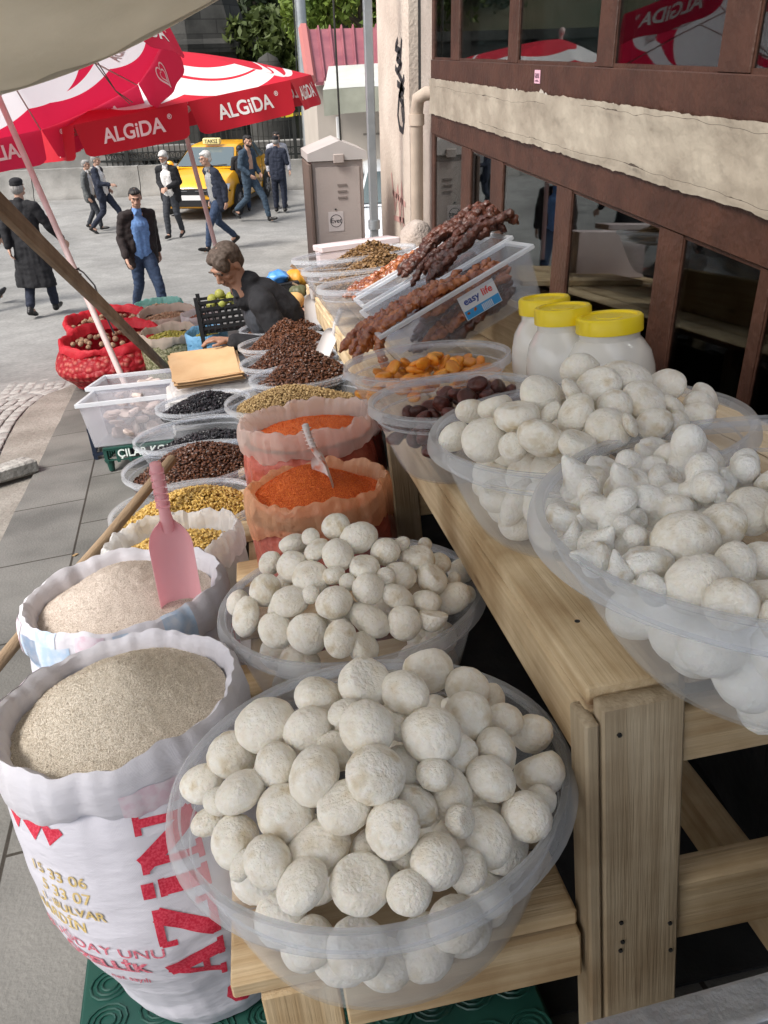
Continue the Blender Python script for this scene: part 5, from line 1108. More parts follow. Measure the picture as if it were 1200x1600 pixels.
x, y, r = rowbasin(467, 617, 105, .585, 'clear basin of tan seeds behind the pink-topped pepper bag'); pile('tan_seeds', 'low heap of round tan seeds in a clear basin', x, y, .585-.055, r*.86, .085, 4200, .0052, cori, 9, flatk=.95, mound=1.4, off=(-.15, .1), jit=.008)
x, y, r = rowbasin(308, 676, 88, .44, 'clear basin of black dried fruit, second of the left row'); pile('dried_fruit', 'thin spread of black raisins in the second left basin', x, y, .44-.075, r*.80, .06, 1800, .009, blk, 10, off=(.2, .1), jit=.01)
x, y, r = rowbasin(304, 722, 101, .43, 'clear basin of dark brown raisins under the end of the wooden stick'); pile('raisins', 'wide heap of dark brown raisins under the end of the stick', x, y, .43-.05, r*.88, .095, 3800, .0085, raisD, 11, mound=1.5, off=(.1, .2), jit=.01)
x, y, r = rowbasin(291, 790, 109, .42, 'clear basin of golden raisins behind the white bag'); pile('golden_raisins', 'heap of golden raisins in the clear basin', x, y, .42-.05, r*.88, .08, 3800, .0085, gold, 12, mound=1.5, off=(.1, .15), jit=.01)
x, y, r = rowbasin(318, 628, 66, .44, 'clear basin of jet black raisins below the brown paper sheets'); pile('black_raisins', 'heap of jet black raisins below the paper sheets', x, y, .44-.045, r*.90, .075, 1900, .0095, blk, 13, mound=1.4, off=(.1, .1), jit=.012)
xb, yb, rb_ = x, y, r
# goods on the table: apricots
def basinT(px, py, w, z, label, H=.13, lip=.022):
    x, y, r = pb(px, py, w, z); basin(label, x, y, TZ, r-lip*.85, z-TZ, r*.62, lip=lip); return x, y, r
ox, oy, orr = basinT(671, 562, 127, .905, 'clear basin of bright orange dried apricots at the table edge')
dx_, dy_, drr = basinT(716, 618, 137, .905, 'clear basin of dark brown dried apricots behind the white ball basin')
dx_, dy_ = dx_, dy_
def apr(mesh_seed, rx, ry, rz):
    v, f = ICO2 if False else ico(3); o = []
    for p in v: x, y, z = p; r = 1+.12*nz(x*1.6+mesh_seed, y*1.6, z*1.6)+.06*nz(x*4+mesh_seed, y*4, z*4); o.append((x*rx*r, y*ry*r, (z*rz*r)-.25*rz*math.exp(-(x*x+y*y)*6)))
    me = bpy.data.meshes.new('apricot'); me.from_pydata(o, [], f); me.polygons.foreach_set('use_smooth', [True]*len(f)); return me
om = mat('apricot_orange', (.72, .22, .015), .35, (.82, .36, .04), 30, bump=.3, bscale=70, vary=.25, spec=.5); dm = mat('apricot_dark', (.045, .010, .008), .35, (.12, .03, .02), 30, bump=.4, bscale=60, vary=.3, spec=.5)
def scatter(meshes, m, name, label, cat, grp, x, y, z0, r, peak, n, s, seed, off=(0, 0), tilt=.5, vol=.03, smin=.85, mound=1.2):
    r9 = random.Random(seed)
    for me in meshes:
        if not len(me.materials): me.materials.append(m)
    P_ = []
    for k in range(n*40):
        if len(P_) >= n: break
        a = r9.uniform(0, 6.283); q = r*math.sqrt(r9.random()); px, py = q*math.cos(a), q*math.sin(a); d = min(1, math.hypot(px-off[0]*r, py-off[1]*r)/r); h = peak*(1-d**mound)+r9.uniform(0, vol)
        if all((px-b[0])**2+(py-b[1])**2+((h-b[2])*1.2)**2 > (s*1.15)**2 for b in P_): P_.append((px, py, h))
    for px, py, h in P_:
        o = bpy.data.objects.new(name, r9.choice(meshes)); C.objects.link(o); k = r9.uniform(smin, 1.12)
        o.matrix_world = GL(x, y, z0) @ Matrix.Translation((px, py, h)) @ Matrix.Rotation(r9.uniform(0, 6.28), 4, 'Z') @ Matrix.Rotation(r9.gauss(0, tilt), 4, 'X') @ Matrix.Rotation(r9.gauss(0, tilt), 4, 'Y') @ Matrix.Scale(k, 4); tag(o, label, cat, grp)
scatter([apr(k, .023, .017, .010) for k in range(4)], om, 'dried_apricot', 'bright orange dried apricot in the clear basin at the table edge', 'dried apricot', 'orange dried apricots', ox, oy, .905-.070, orr*.80, .055, 90, .020, 4, off=(0, -.1))
scatter([apr(k+9, .022, .018, .013) for k in range(4)], dm, 'dark_apricot', 'dark brown dried apricot in the basin behind the white balls', 'dried apricot', 'dark dried apricots', dx_, dy_, .905-.075, drr*.78, .06, 70, .021, 5, off=(.35, .1))
# ------------------------------------------------------------------ far basins with walnuts paste
wal = kmat('walnut_brown', (.10, .05, .018), (.26, .15, .06), .5, 90)
for k, (px, py, w, z, lb) in enumerate(((556, 395, 68, 1.02, 'clear basin farthest along the table, beside the pink cartons'), (572, 412, 74, 1.0, 'clear basin of brown nut pieces second from the far end of the table'), (592, 440, 78, .98, 'empty clear basin nested against the first tilted tray'))):
    x, y, r = pb(px, py, w, z); basin(lb, x, y, z-.2, r-.016, .2, r*.6, lip=.022)
    if k < 2: pile('nut_pieces', ['heap of brown nut pieces in the farthest basin', 'heap of brown nut pieces in the second far basin'][k], x, y, z-.07, r*.8, .11, 1500, .010, wal, 20+k, mound=1.1, off=(.35, 0), jit=.012)
stp = MB(); stp.box(-.2, .45, -.1, .45, TZ+.002, .775); tag(stp.build('display_board', PINE[0], M=GL(.82, 4.1, 0)), 'pine board raising the far basins on the table', 'board')
cart = mat('pink_carton', (.58, .47, .47), .8, (.66, .57, .57), 4)
for k, (px, py, dz) in enumerate(((560, 383, 0), (565, 374, .05))):
    q = hit(px, py, 1.02+dz); mb = MB(); mb.box(-.2, .2, -.12, .12, -.25 if k == 0 else -.03, .0, bev=.004); tag(mb.build('carton', cart, M=GL(q[0], q[1]+.25, 1.0+dz, .1*k)), ['lower pinkish carton beyond the farthest basin', 'upper flat pinkish carton beyond the farthest basin'][k], 'carton')
q = hit(622, 362, 1.0)
mb = MB(); mb.ell((0, 0, 0), (.12, .10, .16), 20, 14); mb.v = [(x+.03*nz(x*9, y*9, z*9), y+.03*nz(x*9+4, y*9, z*9), z) for x, y, z in mb.v]; tag(mb.build('cloth_sack', mat('dirty_cloth', (.42, .36, .32), .9, (.3, .25, .22), 8, bump=.6), M=GL(q[0]+.12, q[1], .9)), 'small grubby cloth sack leaning on the neighbouring wall', 'sack')
# ------------------------------------------------------------------ walnut strings in tilted trays
chm = mat('walnut_string_amber', (.16, .028, .006), .22, (.40, .12, .022), 34, bump=.5, bscale=60, spec=.7, coat=.3); chd = mat('walnut_string_dark', (.035, .010, .006), .3, (.11, .03, .014), 30, bump=.5, bscale=60, spec=.5)
def wstring(pts, r, m, label, M, grp='strings of dried walnut sweet'):
    mb = MB(); P_ = [Vector(p) for p in pts]; path = []
    for i in range(len(P_)-1):
        n = max(4, int((P_[i+1]-P_[i]).length/.0045))
        for k in range(n): path.append(P_[i].lerp(P_[i+1], k/n))
    path.append(P_[-1]); rs = []; s0 = rnd.random()*50
    for i, p in enumerate(path): t = i*.0045; rs.append(r*(.78+.34*abs(math.sin(t*130+s0+2*nz(t*30, s0))) +.3*nz(t*60, s0))*(min(1, (i+2)/6, (len(path)-i+1)/6)))
    mb.tube(path, rs, 12); mb.v = [(x+.004*nz(x*70, y*70, z*70+s0), y+.004*nz(x*70+5, y*70, z*70), z+.005*nz(x*70, y*70+9, z*70)) for x, y, z in mb.v]
    o = mb.build('walnut_string', m, None, M); return tag(o, label, 'walnut string', grp)
TL, TW, TH = .62, .20, .155
trp = clear('tray_plastic', (.82, .85, .88), .07, .12, (.97, .98, 1)); trr = clear('tray_rim', (.86, .88, .9), .62, .2, (.95, .97, 1))
def tray(label, x, y, zl, tilt, L_=TL, W_=TW, yaw=0, H_=TH):
    M = GL(x, y, zl, yaw) @ Matrix.Rotation(-tilt, 4, 'Y'); t = thing('tray', label, 'tray', M, 'tilted clear trays of walnut strings'); mb = MB(); w = .003; f_ = .02
    def ringp(x0, x1, y0, y1, z): return [(x0, y0, z), (x1, y0, z), (x1, y1, z), (x0, y1, z)]
    v = ringp(f_, L_-f_, f_, W_-f_, 0)+ringp(0, L_, 0, W_, H_)+ringp(w, L_-w, w, W_-w, H_)+ringp(f_+w, L_-f_-w, f_+w, W_-f_-w, w)
    f = [(3, 2, 1, 0)]
    for b in (0, 4, 8):
        for i in range(4): f.append((b+i, b+(i+1) % 4, b+4+(i+1) % 4, b+4+i))
    f.append((12, 13, 14, 15)); mb.add(v, f); mb.build('body', trp, t, smooth=False)
    mb = MB(); e_ = .013
    for (a, b, c, d) in ((-e_, L_+e_, -e_, .001), (-e_, L_+e_, W_-.001, W_+e_), (-e_, .001, .001, W_-.001), (L_-.001, L_+e_, .001, W_-.001)): mb.box(a, b, c, d, H_-.010, H_+.003, bev=.002)
    mb.build('rim', trr, t); return t, M
ty = [2.24, 2.48, 2.72, 2.96]
tl_ = ['clear tray with a blue and white label, tilted up to the window', 'clear tilted tray second from the camera, behind the labelled one', 'clear tilted tray third from the camera', 'clear tilted tray farthest from the camera, against the empty basin']
for k in range(4):
    L_, yaw = (.50, .04) if k == 0 else (.50, .02)
    t, M = tray(tl_[k], .475+.01*k, ty[k], .765+.012*k, rad(22.5), L_, .21 if k == 0 else .2, yaw)
    if k == 0:
        lb = MB(); lb.box(.245, .365, -.0035, -.0015, .055, .13); lbo = lb.build('label', mat('label_white', (.60, .62, .65), .5), t, Matrix.Translation((0, .008, 0)) )
        b2_ = MB(); b2_.box(.247, .363, -.0042, -.0038, .057, .083); b2_.build('blue_band', mat('label_blue', (.03, .25, .55), .5), lbo)
        decal([shift(text2d('easy', .03, .02), .283, .108)], lambda x, y: (x, -.0046, y), 'lettering', mat('ink_navy', (.03, .06, .25)), lbo); decal([shift(text2d('life', .03, .02), .335, .108)], lambda x, y: (x, -.0046, y), 'lettering', mat('ink_red', (.6, .05, .05)), lbo)
        decal([shift(text2d('|||||||', .02, .03), .32, .07)], lambda x, y: (x, -.0046, y), 'lettering', mat('label_white', (0, 0, 0)), lbo)
    r9 = random.Random(40+k); W_ = .21 if k == 0 else .2
    def wig(x0, x1, y, z0, z1, am=.012, n=9, arch=0):
        p1_, p2_ = r9.uniform(0, 6), r9.uniform(0, 6); return [(x0+(x1-x0)*i/n, y+am*math.sin(i*.9+p1_)+r9.uniform(-.003, .003), z0+(z1-z0)*i/n+arch*math.sin(math.pi*i/n)+.007*math.sin(i*1.3+p2_)) for i in range(n+1)]
    W2 = ['lying in the labelled near tray', 'lying in the second tilted tray', 'lying in the third tilted tray', 'lying in the far end tray'][k]
    for j in range([9, 7, 7, 7][k]):
        y = .03+(W_-.06)*(j % 5)/4; m = chm if (k == 0 and j > 4) else chd
        wstring(wig(L_-.03-r9.uniform(0, .1), .05+r9.uniform(0, .12), y, .035+.03*(j//5)+.02, .025+.028*(j//5)), r9.uniform(.0125, .0155), m, ('amber' if m is chm else 'dark')+' walnut string '+W2, M, ('amber' if m is chm else 'dark')+' walnut strings '+W2)
    if k == 0:
        for j in range(7): wstring(wig(L_*.86-.05*(j % 3), .16-.02*(j % 2), .03+.025*j, .135+.012*(j % 3), .125, .013), r9.uniform(.0125, .0150), chm, 'amber walnut string on top of the heap in the labelled near tray', M, 'amber walnut strings on top in the near tray')
        for j in range(11):
            y = r9.uniform(-.005, .2); x0 = r9.uniform(.20, .36); dr = r9.uniform(-.11, .03)
            wstring([(x0, y, .14+.02*r9.random()), (x0-.09, y+r9.uniform(-.03, .03), .165+.02*r9.random()), (.08, y+r9.uniform(-.03, .03), .17), (.02+dr*.5, y+r9.uniform(-.03, .03), .165), (-.03+dr, y+r9.uniform(-.02, .03), .13-.02*r9.random())], r9.uniform(.0125, .0155), chm, 'glossy orange red walnut string spilling over the low end of the near tray', M, 'walnut strings spilling from the near tray')
        wstring([(.0, .02, .15), (-.03, .0, .12), (-.035, -.01, .08), (-.04, -.01, .03)], .0135, chm, 'single amber walnut string dangling below the near tray', M)
    if k in (1, 2):
        lb_ = ['', 'dark walnut string heaped on the high end of the second tray', 'dark walnut string heaped on the high end of the third tray'][k]
        for j in range(8):
            y = r9.uniform(.0, .2); e_ = r9.uniform(-.02, .05)
            wstring(wig(L_*r9.uniform(.30, .55), L_+e_, y, .15+.02*r9.random(), .20+.03*r9.random(), .016, 9, .02)+[(L_+e_+.02, y+r9.uniform(-.02, .02), .17)], r9.uniform(.0115, .0145), chd, lb_, M, lb_.replace('dark walnut string', 'dark walnut strings'))
    if k == 3:
        for j in range(5): wstring(wig(.34, -.03-.02*(j % 2), .03+.035*j, .15, .15, .016), .014, chm, 'reddish walnut string at the low end of the tray by the empty basin', M, 'reddish walnut strings by the empty basin')
rk = MB(); rk.box(0, .04, 0, 1.0, .0, .16, bev=.003); tag(rk.build('tray_rack', PINE[1], M=GL(.87, 2.22, TZ)), 'wooden rail propping up the high ends of the tilted trays', 'rack')
# ------------------------------------------------------------------ jars with yellow lids
jw = mat('jar_cream', (.72, .70, .65), .22, (.78, .76, .72), 4, spec=.5, coat=.4); yl = mat('lid_yellow', (.86, .66, .02), .35)
def jar(label, px, pyl, w, z, r):
    zt_ = z; q = hit(px, pyl, zt_); M = GL(q[0], q[1], TZ); H = zt_-TZ; t = thing('jar', label, 'jar', M, 'jars with yellow screw lids'); b = MB()
    b.lathe([(.001, .0), (r*.85, 0), (r*.95, .01), (r*.97, H*.30), (r*.945, H*.33), (r*.975, H*.36), (r, H*.48), (r*.985, H*.60), (r*.90, H*.72), (r*.74, H*.80), (r*.66, H*.83), (r*.66, H*.90), (.001, H*.9)], 48); b.build('body', jw, t)
    l = MB(); l.lathe([(r*.70, H*.885), (r*.72, H*.88), (r*.72, H*.985), (r*.69, H), (r*.60, H), (r*.58, H*.985), (r*.3, H*.985), (r*.28, H*.992), (.001, H*.992)], 64, fn=lambda a, j, r_, z_: ((r_+(.0012 if j in (1, 2) and int(a*30) % 2 else 0))*math.cos(a), r_*math.sin(a), z_)); l.build('lid', yl, t); return M
jar('jar with a yellow lid standing next to the tilted tray', 850, 464, 37, 1.04, .080)
jar('middle jar with a yellow lid between the other two', 879, 478, 40, 1.035, .084)
jar('widest jar with a yellow lid, just behind the heaped white balls', 952, 492, 43, 1.02, .094)
# ------------------------------------------------------------------ sacks and bags
def wovenm(name, c, c2=None, transl=.12, sc=420):
    m = mat(name, c, .6, c2 or tuple(x*.93 for x in c), 3, transl=transl, spec=.4); N = m.node_tree.nodes; L = m.node_tree.links; tc = N.new('ShaderNodeTexCoord'); p = N['Principled BSDF']
    mp = N.new('ShaderNodeMapping'); mp.inputs['Rotation'].default_value = (.2, .3, .78); L.new(tc.outputs['Object'], mp.inputs[0])
    wv = N.new('ShaderNodeTexWave'); wv.inputs['Scale'].default_value = sc/2; wv.inputs['Distortion'].default_value = .6; wv.bands_direction = 'Z'; w2 = N.new('ShaderNodeTexWave'); w2.inputs['Scale'].default_value = sc/2; w2.bands_direction = 'X'; L.new(mp.outputs[0], wv.inputs[0]); L.new(mp.outputs[0], w2.inputs[0])
    ad = N.new('ShaderNodeMath'); L.new(wv.outputs[0], ad.inputs[0]); L.new(w2.outputs[0], ad.inputs[1]); b = N.new('ShaderNodeBump'); b.inputs['Strength'].default_value = .16; b.inputs['Distance'].default_value = .0010; L.new(ad.outputs[0], b.inputs['Height'])
    n2 = N.new('ShaderNodeTexNoise'); n2.inputs['Scale'].default_value = 16; n2.inputs['Detail'].default_value = 5; m2 = N.new('ShaderNodeMapping'); m2.inputs['Scale'].default_value = (1, 1, 3.2); m2.inputs['Rotation'].default_value = (.45, .55, 0); L.new(tc.outputs['Object'], m2.inputs[0]); L.new(m2.outputs[0], n2.inputs[0])
    b2 = N.new('ShaderNodeBump'); b2.inputs['Strength'].default_value = .55; b2.inputs['Distance'].default_value = .006; L.new(n2.outputs[0], b2.inputs['Height']); L.new(b.outputs[0], b2.inputs['Normal']); L.new(b2.outputs[0], p.inputs['Normal']); return m
whs = wovenm('woven_white', (.66, .65, .72)); whs2 = wovenm('woven_lining', (.68, .67, .73), (.72, .70, .74))
def sack(name, label, x, y, zr, R_, zb, m, ex=1.0, roll=.03, bulge=1.05, botk=.85, seed=1, fold=.02, cat='sack', group=None, shift_=(0, 0), rollm=None, tiltrim=0, nfold=9, M=None, inner=.06, nseg=180):
    t = thing(name, label, cat, M or GL(x, y, zb), group); H = zr-zb
    def fo(a, k): return fold*(nz(math.cos(a)*nfold/3+seed, math.sin(a)*nfold/3, k)+.6*nz(math.cos(a)*nfold+seed, math.sin(a)*nfold, k*1.5))
    def S(a, s, off=0):       # outer body, s = 0 at the roll, 1 at the foot
        prof = (1.0+(bulge-1)*math.sin(min(1, s*1.15)*math.pi*.9)) if s < .55 else None
        w0 = 1.0+(bulge-1)*math.sin(min(1, s*1.2)*math.pi*.85); tap = 1-(1-botk)*sm(.45, 1, s); r = R_*w0*tap*(.96+.04*sm(0, .12, s))
        if s > .93: r *= 1-.10*((s-.93)/.07)
        pk = fo(a, s*1.6)*R_*1.3*(.5+.9*sm(.0, .06, .10-s)) + .0007*math.sin(s*48+a*3.2+5*nz(math.cos(a)*1.5, math.sin(a)*1.5+s*2, seed))*R_/.2*sm(.05, .3, s)
        r += pk+off; return (r*math.cos(a)+shift_[0]*s, r*math.sin(a)*ex+shift_[1]*s, H*(1-s)-roll*1.2*(1-s)+tiltrim*math.sin(a)*R_*(1-s))
    b = MB(); n = nseg; ns = 46
    for j in range(ns+1):
        for i in range(n): b.v.append(S(6.28318*i/n, j/ns))
    for j in range(ns):
        for i in range(n): b.f.append((j*n+i, (j+1)*n+i, (j+1)*n+(i+1) % n, j*n+(i+1) % n))
    b.f.append(tuple(ns*n+i for i in range(n))); b.build('body', m, t)
    r_ = MB(); prof = [(.86, -inner), (.88, -inner*.4), (.905, .0), (.93, .012), (.97, .018), (1.005, .012), (1.03, -.004), (1.04, -.024), (1.035, -roll*1.6), (1.015, -roll*1.85), (.975, -roll*1.75)]
    def RF(a, j, r, z):
        k = fo(a, 7+j*.16)*1.9*(1 if j < 8 else .7); k2 = fold*.2*nz(math.cos(a)*nfold*2.2, math.sin(a)*nfold*2.2, seed+j*.5); rr = R_*(r+k+k2); return (rr*math.cos(a), rr*math.sin(a)*ex, H+z*(1+.5*nz(math.cos(a)*2, math.sin(a)*2, seed))+fo(a, 20+j*.12)*R_*2.4+tiltrim*math.sin(a)*R_)
    r_.lathe(prof, n, fn=RF); ro = r_.build('rolled_rim', rollm or m, t); return t, S, ro
# the big front sack
s1 = (-.246, 1.005); R1 = .196
cr_g = mat('crate_green', (.008, .050, .038), .4, (.013, .07, .052), 4, spec=.5)
t1, S1, ro1 = sack('sack', 'big white woven flour sack with large red lettering, rolled open over pale bulgur', *s1, .60, R1, .085, whs, ex=1.02, bulge=1.09, botk=.76, seed=3, fold=.022, shift_=(.065, -.05), rollm=whs2, roll=.034, tiltrim=.0)
grains('bulgur', 'pale bulgur wheat heaped in the big front sack', s1[0], s1[1], .60-.022, R1*.885, .085, semo, 3, ex=1.02, off=(.05, .1), n=16000, size=.0012, res=110)
redp = mat('print_red', (.50, .012, .04), .7, (.62, .06, .10), 300, thr=(.4, .62), detail=2); goldp = mat('print_gold', (.50, .36, .12), .7, (.62, .5, .28), 300, thr=(.4, .65)); redl = mat('print_red_light', (.55, .08, .14), .7, (.68, .28, .32), 300, thr=(.4, .62))
def onsack(S, R_, H, a0, s0, Rt=0, off=.0015):
    c, s_ = math.cos(Rt), math.sin(Rt)
    def f(x, y):
        X, Yy = x*c-y*s_, x*s_+y*c; return S(a0+X/R_, s0-Yy/H, off)
    return f
H1 = .515
big_ = [text2d('AZİN', .165, .028, .008)]
big_ = [([(x*1.12, y) for x, y in big_[0][0]], big_[0][1])]
AF = -math.pi/2                                   # facing the camera side of the sack
def rib(p, q, w, k=14, c=4):
    dx, dy = q[0]-p[0], q[1]-p[1]; l = math.hypot(dx, dy); nx, ny = -dy/l*w/2, dx/l*w/2; V = [(p[0]+dx*i/k+nx*(2*j/c-1), p[1]+dy*i/k+ny*(2*j/c-1)) for i in range(k+1) for j in range(c+1)]
    return V, [(i*(c+1)+j, i*(c+1)+j+1, (i+1)*(c+1)+j+1, (i+1)*(c+1)+j) for i in range(k) for j in range(c)]
hh_ = .080; L4 = []
def put4(x0, w0, strokes):
    for (a, b, w) in strokes: L4.append(rib((x0+a[0]*w0, (a[1]-.5)*hh_), (x0+b[0]*w0, (b[1]-.5)*hh_), w))
put4(-.145, .075, [((.12, 0), (.52, 1), .011), ((.50, 1), (.84, 0), .024), ((.28, .33), (.72, .33), .010), ((-.04, .03), (.28, .03), .009), ((.62, .03), (1.06, .03), .009)])
put4(-.055, .062, [((.02, .95), (1.0, .95), .011), ((.88, .96), (.14, .05), .024), ((0, .05), (1.0, .05), .011), ((.05, .98), (.05, .72), .010), ((.96, 0), (.96, .30), .010)])
put4(.022, .03, [((.5, 0), (.5, .80), .024), ((-.05, .035), (1.05, .035), .009), ((.05, .77), (.95, .77), .009), ((.5, .90), (.5, 1.10), .024)])
put4(.066, .075, [((.13, 0), (.13, 1), .011), ((.12, 1), (.86, 0), .024), ((.88, 0), (.88, 1), .011), ((-.05, .03), (.32, .03), .009), ((-.05, .97), (.25, .97), .009), ((.68, .97), (1.06, .97), .009)])
f1_ = onsack(S1, R1, H1, AF+.245, .385, rad(83)); L4 = [([(x*1.16+.0, y) for x, y in V], Fc) for V, Fc in L4]
for i_, l_ in enumerate(L4):
    pass
decal(L4, f1_, 'lettering', redp, t1)
ringm = [(.024*math.cos(k*.4), .024*math.sin(k*.4)) for k in range(16)]
decal([ribbon(ringm, [.008+.006*(k % 2) for k in range(16)], True), shift(text2d('ııı', .02, .01), .0, -.034)], onsack(S1, R1, H1, AF+.42, .86, rad(70)), 'emblem', redp, t1)
decal([shift(text2d('15 33 06', .028, .012, .009), 0, .03), shift(text2d('5 33 07', .028, .012, .009), .008, 0), shift(text2d('1. BULVAR', .024, .02, .009), .01, -.03), shift(text2d('MARDİN', .026, .02, .009), -.02, -.058)], onsack(S1, R1, H1, AF-.60, .30, rad(-6)), 'lettering', goldp, t1)
decal([shift(text2d('BUĞDAY UNU', .03, .006, .009), 0, .03), shift(text2d('ÖZELLİK', .034, .04, .009), -.0, -.006), shift(text2d('net sayılı', .018, .01, .02), .03, -.045)], onsack(S1, R1, H1, AF-.50, .56, rad(-8)), 'lettering', redl, t1)
decal([([(x, y) for x, y in V], Fc) for V, Fc in (ribbon([(-.085, .0), (-.06, .02), (-.035, .0), (-.012, .022), (.0, .0), (.02, .012)], [.03, .012, .03, .014, .03, .01]),)], onsack(S1, R1, H1, AF-.50, .10), 'lettering', redp, t1)
# faded prints on the turned-out lining
def liningpatch(ro, t, R_, segs, m, name='faded_print'):
    me = ro.data; ml = 11; n = 180
    for (i0, i1, j0, j1) in segs:
        idx = {}; mb = MB()
        for i in range(i0, i1+1):
            for j in range(j0, j1+1):
                v = me.vertices[(i % n)*ml+j]; idx[(i, j)] = len(mb.v); mb.v.append(tuple(v.co+Vector((v.co.x, v.co.y, R_*.35)).normalized()*.0013))
        for i in range(i0, i1):
            for j in range(j0, j1):
                mb.f.append((idx[(i, j)], idx[(i+1, j)], idx[(i+1, j+1)], idx[(i, j+1)]))
        mb.build(name, m, ro)
fpink = mat('faded_pink', (.66, .50, .58), .75, (.70, .62, .68), 60, thr=(.4, .6)); fblue = mat('faded_blue', (.42, .55, .72), .75, (.60, .66, .76), 50, thr=(.4, .62))
liningpatch(ro1, t1, R1, [(138, 154, 7, 9), (68, 86, 4, 7)], fpink)
s2 = (-.300, 1.455); R2 = .208
t2, S2, ro2 = sack('sack', 'white woven sack of bulgur with a pink scoop, second from the front', *s2, .58, R2, .03, whs, ex=.98, bulge=1.06, botk=.9, seed=11, fold=.02, rollm=whs2, roll=.034)
grains('bulgur', 'pale pinkish bulgur heaped in the sack with the pink scoop', s2[0], s2[1], .58-.026, R2*.885, .090, mat('bulgur_pink', (.56, .45, .37), .9, (.90, .80, .71), 520, bump=.9, bscale=620, detail=2, thr=(.36, .6), bdist=.004), 6, ex=.98, off=(.0, .1), n=12000, size=.0012)
liningpatch(ro2, t2, R2, [(96, 104, 5, 9), (106, 112, 6, 8), (126, 134, 5, 9), (140, 148, 6, 9)], fpink); liningpatch(ro2, t2, R2, [(105, 124, 6, 9), (112, 120, 4, 6), (136, 140, 5, 9), (149, 158, 4, 8)], fblue)
decal([ribbon([(-.05, .05), (.0, -.02), (.05, .04), (.03, .0), (.07, -.03)], .028), ribbon([(.0, -.08), (.04, -.12), (.02, -.15)], .03)], onsack(S2, R2, .55, -.35, .2), 'emblem', redl, t2)
# green crates under the front sacks
def crate(label, M, sx, sy, h, m, text=None, cat='crate', legs=0, arcs=False):
    t = thing('crate', label, cat, M); mb = MB(); mb.box(-sx/2, sx/2, -sy/2, sy/2, h-.012, h, bev=.002); b = mb.build('top_deck', m, t)
    if arcs:
        mb = MB()
        for i in range(-2, 3):
            for j in range(-2, 3):
                cx, cy = i*sx/5, j*sy/5
                for r in (.014, .024, .034): mb.tube([(cx+r*math.cos(a*.5236), cy+r*math.sin(a*.5236)*.9, h+.001) for a in range(13)], .0022, 5, cap=False)
        mb.build('pattern_ridges', m, b)
    mb = MB(); n = 7
    for s in (1, -1):
        for z in ((h*.12, h*.2), (h*.82, h-.013)): mb.box(-sx/2, sx/2, s*sy/2-.006, s*sy/2+.006, z[0], z[1]); mb.box(s*sx/2-.006, s*sx/2+.006, -sy/2+.0062, sy/2-.0062, z[0]+.0005, z[1]-.0005)
        for k in range(n+1): x = -sx/2+.012+(sx-.024)*k/n; mb.box(x-.008, x+.008, s*sy/2-.005, s*sy/2+.005, .0, h-.014); y = -sy/2+.02+(sy-.04)*k/n; mb.box(s*sx/2-.005, s*sx/2+.005, y-.008, y+.008, 0, h-.014)
    mb.build('side_lattice', m, t)
    if legs:
        for a in (1, -1):
            for c in (1, -1): mb = MB(); mb.tube([(a*(sx/2-.02), c*(sy/2-.02), -legs), (a*(sx/2-.02), c*(sy/2-.02), 0.01)], [.016, .022], 10); mb.build('leg', m, t)
    if text: decal([text2d(text, .06, .02)], lambda x, y: (x, -sy/2-.0075, h*.55+y), 'lettering', mat('ink_white', (.6, .65, .62)), t)
    return t
q = hit(215, 1575, .07)
crate('dark green plastic crate turned over under the big front sack', GL(s1[0]+.06, s1[1]-.13, 0, rad(4)), .44, .36, .08, cr_g, arcs=True)
crate('dark green plastic crate under the low bench behind its front leg', GL(.17, .84, 0, rad(3)), .34, .42, .09, cr_g, arcs=True)
# white bag of golden raisins
x, y, r = pb(272, 836, 105, .47)
clb = clear('bag_film', (.80, .80, .80), .55, .3, (.96, .96, .96), bump=.5, bscale=40)
t3, S3, r3_ = sack('plastic_bag', 'white crinkled plastic bag of golden raisins in front of the raisin basins', x, y, .46, r*.93, .06, clb, ex=.9, seed=21, fold=.03, cat='bag', roll=.025, nfold=14)
pile('golden_raisins', 'golden raisins inside the white plastic bag', x, y, .46-.05, r*.80, .045, 2600, .0085, gold, 22, ex=.9, mound=1.5, jit=.01)
# pepper bags
pf = clear('peach_film', (.95, .60, .38), .55, .12, (.99, .80, .62), bump=1, bscale=26); pf2 = clear('pale_pink_film', (.92, .80, .74), .42, .25, (.95, .85, .8), bump=.5, bscale=28)
pb_ = mat('pepper_bag_body', (.33, .055, .035), .3, (.50, .13, .09), 14, bump=.6, bscale=22, spec=.6, coat=.3)
x, y, r = pb(498, 760, 112, .60)
t4, S4, r4_ = sack('plastic_bag', 'peach plastic bag of bright red pepper flakes with a scoop stuck in it', x, y, .60, r*.95, .05, pb_, ex=.95, seed=31, fold=.03, cat='bag', rollm=pf, roll=.045, nfold=12, bulge=1.03, botk=1.12, shift_=(.02, 0))
grains('pepper_flakes', 'bright red pepper flakes in the peach bag with a scoop', x, y, .60-.022, r*.85, .085, pep, 8, ex=.95, off=(-.15, .1), n=9000, size=.0020)
px4, py4, pr4 = x, y, r
x, y, r = pb(485, 655, 106, .62)
t5, S5, r5_ = sack('plastic_bag', 'pale pink plastic bag of red pepper flakes behind the peach one', x, y, .62, r*.95, .05, pb_, ex=.95, seed=41, fold=.032, cat='bag', rollm=pf2, roll=.04, nfold=12, botk=1.1)
grains('pepper_flakes', 'red pepper flakes in the pale pink bag behind', x, y, .62-.045, r*.84, .05, pep, 9, ex=.95, n=6000, size=.0022)
